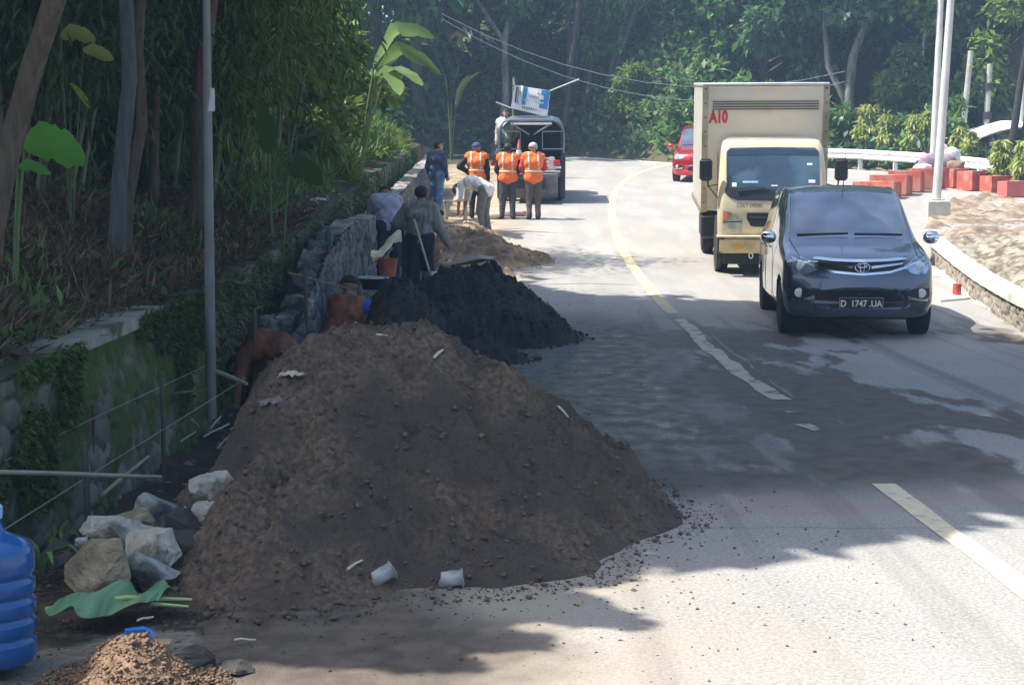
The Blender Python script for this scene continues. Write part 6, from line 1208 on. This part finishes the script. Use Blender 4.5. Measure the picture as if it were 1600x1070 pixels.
stick('wood splinter on the ground near the bottom left', (366, 1004), (400, 1004), .004, m_stk); stick('twig among the crumbs behind the banana leaf', (214, 974), (240, 968), .005, m_stk)
# plastic cups
m_cup = mat('clear_plastic', (.55, .57, .57), .25, .3, 14, spec=.6, transl=.5)
def cup(label, px, py, rz, ry, s=1.):
    p = on(px, py); t = thing('plastic_cup', label, 'cup', (p.x, p.y, p.z+.035), rz, 'discarded plastic cups', ry=ry); mb = MB(); mb.lathe([(.001, -.045), (.026, -.045), (.028, -.04), (.033, 0), (.037, .045), (.040, .047), (.036, .045), (.031, 0), (.025, -.04)], (0, 0, 0), 20); mb.v = [(x*s*(1+.22*math.sin(z*110+y*60)), y*s*(.8+.25*math.sin(z*70+x*50)), z*s*(1+.15*math.sin(x*90))) for x, y, z in mb.v]; mb.build('cup_body', m_cup, t); mb = MB(); mb.torus((0, 0, .046*s), .039*s, .039*s, .0025); mb.build('rim', m_cup, t)
cup('crumpled clear plastic cup, left of the two at the foot of the sand', 598, 914, .4, 1.15, 1.0); cup('clear plastic cup lying on its side, right of the two', 705, 918, .1, 1.5, 1.0)
# crumpled papers and litter on bank
def scrap(label, p, s, m, seed, name='plastic_bag', cat='litter'):
    r = random.Random(seed); mb = MB(); mb.solid(lambda u, v: (u*s+.15*s*math.sin(v*7+seed), v*s*.6+.1*s*math.sin(u*9), s*.35*abs(math.sin(u*5+v*4+seed))+s*.3*(1-abs(u))*(1-abs(v))), list(np.linspace(-1, 1, 9)), list(np.linspace(-1, 1, 9)), (0, 0, .003)); tag(mb.build(name, m, None, False, tuple(p)), label, cat)
gzf = lambda x, y: float(Gz(x, y))
m_bag = mat('pale_plastic', (.55, .60, .62), .35, .2, 9); 
scrap('crumpled grey white plastic bag on the bank near the left', gp(182, 452, 0, gzf), .085, m_bag, 2); scrap('small white scrap at the rim of the old wall', gp(150, 494, 0, gzf), .04, m_bag, 3); scrap('white plastic bag on the bank right of the pole', gp(498, 320, 0, gzf)+Vector((0, 0, .05)), .11, m_bag, 5)
scrap('tan plastic sheet caught at the edge of the sand heap', on(456, 606)+Vector((0, 0, .05)), .055, mat('tan_sheet', (.5, .42, .33), .6, .15, 9), 6); scrap('dull film draped on the sand heap edge', on(432, 640)+Vector((0, 0, .02)), .07, mat('dull_film', (.2, .17, .15), .6), 8)
# blue handle and trowel wood
p = gp(234, 1010); t_ = thing('plaster_float', 'wooden plaster float with bright blue handle behind the gravel heap', 'float', (p.x, p.y, p.z+.006), rad(4)); mb = MB(); mb.box((0, .0, .008), (.15, .06, .014), bev=.003); mb.build('board', mat('plank_wood', (.42, .30, .18), .8, .2, 8), t_)
mb = MB(); mb.tube([(-.095, .05, .014), (-.09, .05, .040), (-.03, .05, .046), (.0, .045, .034), (.005, .03, .012)], [.008, .009, .009, .008, .007], 8); mb.build('handle', mat('blue_plastic', (.02, .22, .75), .35), t_)
# horizontal bamboo stake, strings and pegs in the trench
m_old = mat('old_wood', (.10, .085, .07), .9, .3, 6); m_palew = mat('pale_bamboo', (.36, .35, .27), .6, .2, 5)
stick('pale bamboo rail lying level in front of the old wall at the left', (-30, 737, 6.9), (252, 745, 7.6), .013, m_palew, 'bamboo pole', 'bamboo_rail', 0)
stick('leaning stick behind the level bamboo rail', (160, 776, 7.9), (232, 716, 8.6), .012, m_palew, 'stick')
stick('short pale board end sticking out beside the metal pole', (338, 583, 11.4), (386, 602, 11.2), .018, m_palew, 'board', 'board_end')
stick('dark crossbar tied to the peg left of the metal pole', (205, 628, 10), (325, 610, 10.4), .010, m_old, 'stick', 'crossbar')
def peg(label, px, y0, y1, Y, r=.014):
    a, b = at(px, y0, Y), at(px, y1, Y); mb = MB(); mb.tube([(0, 0, 0), (.004, 0, (b.z-a.z)*.5), (0, 0, b.z-a.z)], [r*.8, r, r*.9], 7); mb.tube([(0, 0, 0), (0, 0, -.12)], [r*.8, .002], 7); tag(mb.build('wooden_peg', m_old, None, True, tuple(a)), label, 'peg', 'wooden pegs along the trench')
for a in (('upright dark peg holding the crossbar', 256, 740, 585, 9.4, .016), ('peg where the level bamboo rail is tied', 138, 870, 690, 7.5, .016), ('tall black stake by the crouching blue sleeved worker', 478, 500, 418, 14.6, .022), ('thin stake in the trench right of the black one', 510, 486, 425, 15.2, .01), ('short stake beside the rust shirted worker', 398, 522, 482, 12.6, .02), ('peg at the left edge of the old wall', 146, 680, 632, 9.0, .012)): peg(*a)
stick('brown stick slanting over the crouching worker', (450, 428, 14.8), (548, 454, 15.0), .014, mat('brown_stick', (.22, .16, .10), .8), 'stick')
m_str = mat('string', (.30, .32, .30), .8)
stick("mason's string running along the foot of the old wall, upper one", (-10, 728, 7.3), (345, 560, 12.2), .003, m_str, 'string', 'string', 0)
stick("mason's string, lower one crossing the trench", (8, 826, 6.6), (385, 590, 12), .0035, m_str, 'string', 'string', 0)
for k, (a, b) in enumerate((((282, 690), (306, 674)), ((318, 682), (358, 662)), ((330, 668), (345, 650)), ((352, 690), (380, 664)), ((380, 648), (404, 644)), ((300, 655), (312, 668)), ((340, 700), (362, 676)))): stick(('shaving of bamboo in the trench by the pole', 'long split of bamboo below the pole', 'curl of bamboo right beside the pole foot', 'pale split leaning in the trench', 'thin split at the edge of the sand heap', 'small split left of the pole foot', 'darkish split nearest the sand heap')[k], (*a, 10.2), (*b, 10.5), .007, m_palew, 'bamboo split', 'bamboo_split', 0, 'bamboo splits in the trench')
# metal pole left
pole('metal_pole', 'slim grey metal pole standing in the trench before the jungle', at(330, 652, 11.4), at(322, -60, 11.1), .036, False, mat('pole_grey', (.20, .22, .215), .5, .2, 3, metal=.3), 'pole', False)
mb = MB(); q = at(327, 132, 11.2); mb.cyl((0, 0, -.0), (0, 0, .17), .0385, 14); tag(mb.build('pole_sleeve', mat('white_sleeve', (.5, .52, .5), .6), None, True, (q.x, q.y, q.z-.2)), 'pale sleeve around the slim metal pole', 'sleeve')
pole('lamp_post', 'nearer white lamp post on a concrete pedestal', at(1463, 313, 33), at(1500, -200, 33), .085, True); 
g_ = Vector((653/F*41.5, 41.5, float(R(41.5)))); pole('lamp_post', 'farther white lamp post standing among the red planters', g_, at(1474, -90, g_.y), .095, False)
# black bits on top of far wall
for k, (px, py, Y, c, s, lb) in enumerate(((514, 378, 17.2, (.02, .10, .07), .09, 'dark green bottle on the wall top'), (524, 384, 17.0, (.02, .02, .02), .05, 'black lump beside the green bottle'))):
    q = at(px, py, Y); mb = MB(); mb.lathe([(s*.5, 0), (s*.55, s*.6), (s*.5, s*1.2), (s*.2, s*1.6), (s*.2, s*1.9)], (0, 0, 0), 12); tag(mb.build('bottle' if k == 0 else 'dark_tin', mat('bt%d' % k, c, .4), None, True, tuple(q)), lb, 'bottle' if k == 0 else 'tin')
# bucket, cement bag, trough
q = at(606, 432, 18.2); t_ = thing('bucket', 'orange red bucket with a trowel in the trench', 'bucket', tuple(q)); mb = MB(); mb.lathe([(.09, 0), (.10, .05), (.125, .22), (.13, .225), (.12, .21), (.09, .02)], (0, 0, 0), 20); mb.build('bucket_body', mat('bucket_red', (.45, .14, .07), .5, .2, 6), t_); mb = MB(); mb.tube([(-.05, 0, .2), (.06, 0, .36)], [.012, .01], 7); mb.build('trowel', m_palew, t_)
q = at(583, 452, 17.6); t_ = thing('basin', 'black mortar basin with pale rim beside the bucket', 'basin', tuple(q)); mb = MB(); mb.lathe([(.12, 0), (.17, .13), (.185, .14), (.16, .13), (.11, .02)], (0, 0, 0), 20); t2 = mb.build('basin_body', m_blk, t_); mb = MB(); mb.torus((0, 0, .14), .18, .18, .01); mb.build('rim', m_bag, t_)
q = at(604, 384, 19.6); mb = MB(); mb.solid(lambda u, v: (u*.18, v*.12+u*.2, .05*math.sin(u*3+v)+.12*u+.06*(1-v*v)+.015*math.sin(u*11+v*5)), list(np.linspace(-1, 1, 13)), list(np.linspace(-1, 1, 7)), (0, 0, -.05)); tag(mb.build('cement_sack', mat('sack_paper', (.75, .66, .48), .8, .15, 7), None, True, tuple(q)), 'open cream cement sack left of the man in grey', 'sack')
# little table by the bending man
b_ = gp(712, 343); t_ = thing('work_table', 'small pale wooden table beside the bending man in white', 'table', tuple(b_), rad(10)); mb = MB(); mb.box((0, 0, .40), (.50, .34, .035), bev=.006); mb.build('table_top', mat('table_wood', (.60, .52, .38), .7, .15, 6), t_)
for sx in (-1, 1):
    for sy in (-1, 1): mb = MB(); mb.box((sx*.21, sy*.13, .19), (.05, .045, .39)); mb.build('leg', mat('table_wood', (.6, .5, .4)), t_)
q = gp(700, 346); 
def sack(label, p, d, m, seed, name='sack', cat='sack', group=None):
    import bmesh
    bm = bmesh.new(); bmesh.ops.create_icosphere(bm, subdivisions=3, radius=1)
    for v in bm.verts: c = v.co.copy(); k = 1+.16*float(fbm(c.x*2+seed, c.y*2, c.z*2, 3, seed)); v.co = Vector((math.copysign(abs(c.x)**.8, c.x)*d[0]*k, math.copysign(abs(c.y)**.8, c.y)*d[1]*k, math.copysign(abs(c.z)**.8, c.z)*d[2]*k+d[2]*.8))
    me = bpy.data.meshes.new(name); bm.to_mesh(me); bm.free(); me.materials.append(m); return tag(link(name, me, None, True, tuple(p)), label, cat, group)
sack('pinkish sack lying between the workers and the pickup', gp(806, 338)+Vector((-.05, .1, 0)), (.28, .2, .09), cloth('pink_sack', (.48, .33, .30)), 3)
sack('pale sack lying between the pickup and the jeans', gp(772, 342), (.2, .15, .08), cloth('pale_sack', (.5, .42, .36)), 4)
m_mv = cloth('mauve_sack', (.30, .22, .27)); m_ws = cloth('white_sack', (.70, .70, .70))
SG = 'sacks heaped behind the red planters'
for k, (px, py, d, m, lb) in enumerate(((1441, 268, (.24, .2, .12), m_ws, 'white sack at the left of the heap behind the planters'), (1452, 266, (.3, .25, .26), m_mv, 'mauve sack left of the lamp posts'), (1474, 266, (.35, .25, .25), m_mv, 'mauve sack right of the lamp posts'), (1487, 262, (.25, .22, .32), m_ws, 'white sack standing on the right of the heap'), (1493, 267, (.25, .2, .16), cloth('brown_sack', (.24, .17, .12)), 'brown sack at the right end of the heap'), (1474, 256, (.14, .14, .30), cloth('pink_cloth', (.6, .38, .35)), 'pink bundle on top of the heap'))): p = gp(px, py, .45); sack(lb, p, d, m, k+5, group=SG)
stick('dark plank leaning on the sacks behind the planters', (1434, 256, 41.5), (1456, 238, 41.8), .07, m_blk, 'plank', 'plank')
# red planters
m_pl = mat('planter_red', (.50, .10, .065), .8, .25, 3, .4, 20, col2=(.44, .20, .15), thr=.55, s2=3.5); m_plp = mat('planter_pale', (.5, .13, .12), .75, .12, 3)
for k, (px, py, w, hgt, dp, lb) in enumerate(((1376, 311, 1.05, .42, .8, 'lowest red planter, leftmost, just behind the minivan roof'), (1398, 306, .95, .52, .8, 'second red planter from the left'), (1421, 301, .85, .56, .7, 'third red planter from the left'), (1446, 297, .62, .56, .7, 'red planter just left of the nearer lamp post'), (1476, 294, .50, .54, .6, 'red planter just right of the nearer lamp post'), (1499, 295, .46, .52, .6, 'red planter in the middle right of the row'), (1523, 299, .50, .52, .6, 'slanting red planter before the gap in the row'), (1562, 303, .62, .45, .6, 'red planter right of the pale block, holding a young tree'), (1592, 309, .70, .40, .6, 'pale pinkish red planter at the right edge'))):
    b = gp(px, py, .0); zg = float(Gz(b.x, b.y)); rz = rad((-28, -26, -24, -10, 4, 8, 24, 12, 5)[k]); t_ = thing('planter', lb, 'planter', (b.x, b.y+dp/2, min(b.z, zg+.05)), rz, 'red planters along the bend'); mt = m_plp if k == 8 else m_pl
    mb = MB()
    for (cx, cy, dx, dy) in ((0, -dp/2+.04, w, .08), (0, dp/2-.04, w, .08), (-w/2+.04, 0, .08, dp-.162), (w/2-.04, 0, .08, dp-.162)): mb.box((cx, cy, hgt/2+.02), (dx, dy, hgt), bev=.008)
    mb.build('planter_wall', mt, t_); mb = MB(); mb.solid(lambda u, v: (u*(w/2-.08), v*(dp/2-.08), hgt*.93+.07*(1-u*u)*(1-v*v)+.01*math.sin(u*9+v*7)), list(np.linspace(-1, 1, 9)), list(np.linspace(-1, 1, 7)), (0, 0, -.1)); mb.build('planter_soil', mat('planter_soil', (.26, .15, .09), .95, .3, 9, .6, 30), t_)
b = gp(1545, 298); mb = MB(); mb.box((0, .2, .17), (.5, .35, .34), bev=.02); tag(mb.build('concrete_block', m_conc, None, True, tuple(b)), 'pale concrete block in the gap between red planters', 'block')
# right verge: slabs, cup, rubble
m_slab = mat('white_slab', (.66, .64, .58), .85, .12, 6, .4, 30, col2=(.5, .46, .4), thr=.6)
def slab(label, pts, th, seed):
    P = [gp(*p) for p in pts]; o = P[0]; n = len(P); mb = MB(); mb.add([p-o+Vector((0, 0, .004)) for p in P]+[p-o+Vector((0, 0, th)) for p in P], [tuple(reversed(range(n))), tuple(range(n, 2*n))]+[(i, (i+1) % n, (i+1) % n+n, i+n) for i in range(n)]); tag(mb.build('concrete_slab', m_slab, None, False, tuple(o)), label, 'slab', 'broken pale slabs by the kerb wall')
slab('pale slab with the red can standing behind its edge', [(1470, 472), (1515, 468), (1512, 461), (1474, 463)], .03, 1); slab('large pale slab between the red can and the kerb wall', [(1500, 461), (1539, 462), (1520, 446), (1505, 436), (1468, 432), (1482, 444)], .03, 2)
slab('long broken slab along the foot of the kerb wall', [(1600, 512), (1640, 520), (1600, 495), (1560, 478), (1535, 470), (1522, 473), (1560, 494)], .03, 3); slab('small pale slab nearest the minivan', [(1458, 433), (1480, 434), (1474, 425), (1456, 424)], .03, 4)
q = gp(1495, 464); t_ = thing('paint_can', 'small faded red can on the pale slab right of the minivan', 'can', (q.x, q.y, q.z+.03)); mb = MB(); mb.lathe([(.055, 0), (.06, .005), (.06, .155), (.055, .16), (.05, .155)], (0, 0, 0), 18); mb.build('can_body', mat('can_red', (.42, .07, .05), .6, .3, 8), t_)
# hut at the right
h0 = at(1560, 262, 47.5); t_ = thing('hut', 'low hut with a white tarpaulin roof behind the guard rail', 'hut', (h0.x+.75, h0.y, float(at(1560, 262, 47.5).z)-1.3), rad(8)); t_.scale = (1.35, 1.2, 1.1); mb = MB()
W_ = 47.5/F
def roof(u, v): return ((u-.5)*3.4, (v-.5)*3.0, 1.75+.75*(1-abs(u-.38)*1.5)-.25*abs(v-.5)+.04*math.sin(u*13+v*5))
mb.solid(roof, list(np.linspace(0, 1, 15)), list(np.linspace(0, 1, 8)), (0, 0, .04)); mb.build('tarpaulin_roof', mat('white_tarp', (.80, .80, .80), .6, .08, 3, .3, 6), t_)
mb = MB(); mb.box((.05, .2, .85), (2.7, 2.2, 1.85), bev=.02); mb.build('hut_wall', mat('hut_wall', (.10, .12, .13), .9, .4, 2, .4, 10), t_)
for sx in (-1, 1): mb = MB(); mb.cyl((sx*1.5, -1.3, -.3), (sx*1.5, -1.3, 1.85), .05, 8); mb.build('hut_post', m_old, t_)
# banner
def banner():
    Y = 44.; P = lambda x, y: at(x, y, Y); o = P(800, 176); t_ = thing('banner', 'tilted blue and white banner hung on ropes above the pickup', 'banner', tuple(o)); bl = mat('banner_blue', (.03, .22, .55), .6, .12, 3); wt = mat('banner_white', (.72, .75, .80), .6, .06, 3); dk = mat('banner_print', (.06, .08, .16), .7); yl = mat('banner_yellow', (.45, .60, .45), .6)
    def quad(name, c, m, off_, par, k=6):
        c = [P(*q)-o for q in c]; mb = MB(); mb.solid(lambda u, v: tuple((c[0].lerp(c[1], u)).lerp(c[3].lerp(c[2], u), v)+Vector((0, .05*math.sin(u*5+.5)-off_, 0))), list(np.linspace(0, 1, k)), list(np.linspace(0, 1, 4)), (0, .004, 0)); return mb.build(name, m, par)
    a = quad('cloth', ((804, 133), (860, 142), (855, 183), (798, 169)), wt, 0, t_, 10)
    quad('blue_field', ((819, 136), (859.5, 143), (855, 172), (815, 163)), bl, .012, a, 8); quad('portrait', ((807, 136), (811, 136), (809, 163), (804, 160)), dk, .012, a); quad('cream_corner', ((812, 133.5), (818, 134.5), (816, 150), (811, 145)), mat('banner_cream', (.6, .62, .48), .6), .014, a)
    quad('title_box', ((825, 146), (850, 150.5), (849, 157), (824, 152)), wt, .022, a)
    for k in range(9): x = 827+k*2.5; quad('title_letter', ((x, 147.6+k*.42), (x+1.6, 147.9+k*.42), (x+1.4, 152+k*.42), (x-.2, 151.7+k*.42)), dk, .03, a, 2)
    quad('green_strip', ((820, 154.5), (851, 160.5), (850, 163.5), (819, 157.5)), yl, .022, a)
    for k in range(12): x = 816+k*2.7; quad('footer_letter', ((x, 166+k*.55), (x+1.7, 166.3+k*.55), (x+1.5, 169.5+k*.55), (x-.2, 169.2+k*.55)), dk, .022, a, 2)
    quad('crest', ((836, 141), (841, 142), (841, 146.5), (835.5, 145.5)), mat('banner_crest', (.55, .42, .45), .6), .022, a)
    quad('back_sheet', ((800, 170), (856, 184), (856, 200), (800, 196)), mat('dark_sheet', (.015, .02, .035), .8), -.3, t_)
    mb = MB()
    for (a_, b_) in (((860, 142), (905, 124)), ((804, 133), (802, 124)), ((798, 169), (775, 160))): mb.tube([P(*a_)-o, P(*b_)-o], .02, 6)
    mb.build('rope', mat('rope_pale', (.5, .5, .48), .8), t_)
    mb = MB(); mb.tube([P(803, 120)-o+Vector((0, .1, 0)), P(800, 262)-o+Vector((0, .1, 0))], .035, 8); mb.build('pole', m_culm, t_)
banner()
q = at(783, 265, 40); t_ = thing('flag_bundle', 'red and white cloth hanging at the left side of the pickup', 'flag', tuple(q)); mb = MB(); mb.solid(lambda u, v: (u*.22-v*.18, .05*math.sin(u*6), -v*.5+.9), list(np.linspace(0, 1, 6)), list(np.linspace(0, 1, 6)), (0, .01, 0)); f_ = mb.build('white_cloth', c_white, t_); mb = MB(); mb.solid(lambda u, v: (u*.22-v*.18-.12, .05*math.sin(u*6)-.02, -v*.35+.45), list(np.linspace(0, 1, 6)), list(np.linspace(0, 1, 6)), (0, .01, 0)); mb.build('red_cloth', c_red, t_)
mb = MB(); mb.tube([(-.05, 0, -1.2), (.02, 0, 1.0)], .02, 7); mb.build('staff', m_old, t_)
# overhead cables
for k, (a, b, Y, sag, lb) in enumerate((((690, 22), (1320, 112), 50, 1.3, 'upper overhead cable before the far trees'), ((690, 30), (1320, 128), 50.4, 1.5, 'lower overhead cable before the far trees'))):
    A, B = at(*a, Y), at(*b, Y); mb = MB(); mb.tube([A-A]+[(B-A)*t-Vector((0, 0, sag*4*t*(1-t))) for t in np.linspace(.1, 1, 10)], .013, 5); tag(mb.build('cable', mat('cable_grey', (.16, .18, .22), .7), None, True, tuple(A)), lb, 'cable', 'overhead cables')
# logs and debris on the far left shoulder
for k, (a, b, r, m, lb) in enumerate((((690, 236), (742, 228), .10, rk1, 'pale log on the far shoulder beneath the slope'), ((700, 244), (770, 243), .06, m_palew, 'long pale board on the far shoulder'), ((722, 228), (735, 232), .12, rk1, 'short pale block on the far shoulder'))):
    A, B = gp(*a), gp(*b); mb = MB(); mb.tube([(0, 0, 0), (B-A)*.5, B-A], [r, r*.9, r*.8], 8); tag(mb.build('log', m, None, True, (A.x, A.y, float(Gz(A.x, A.y))+r)), lb, 'log')
# ================================================================== HAZE
hz = MB(); hz.box((0, 45, 16.0), (150, 150, 44)); 
hm_ = bpy.data.materials.new('haze_air'); hm_.use_nodes = True; hn = hm_.node_tree.nodes; hn.remove(hn['Principled BSDF']); pv = hn.new('ShaderNodeVolumePrincipled')
pv.inputs['Density'].default_value = .0023; pv.inputs['Color'].default_value = (.45, .70, 1, 1); pv.inputs['Anisotropy'].default_value = .2; hm_.node_tree.links.new(pv.outputs[0], hn['Material Output'].inputs['Volume'])
tag(hz.build('haze', hm_, None, False), 'thin bluish smoke haze filling the valley of the road', kind='stuff')
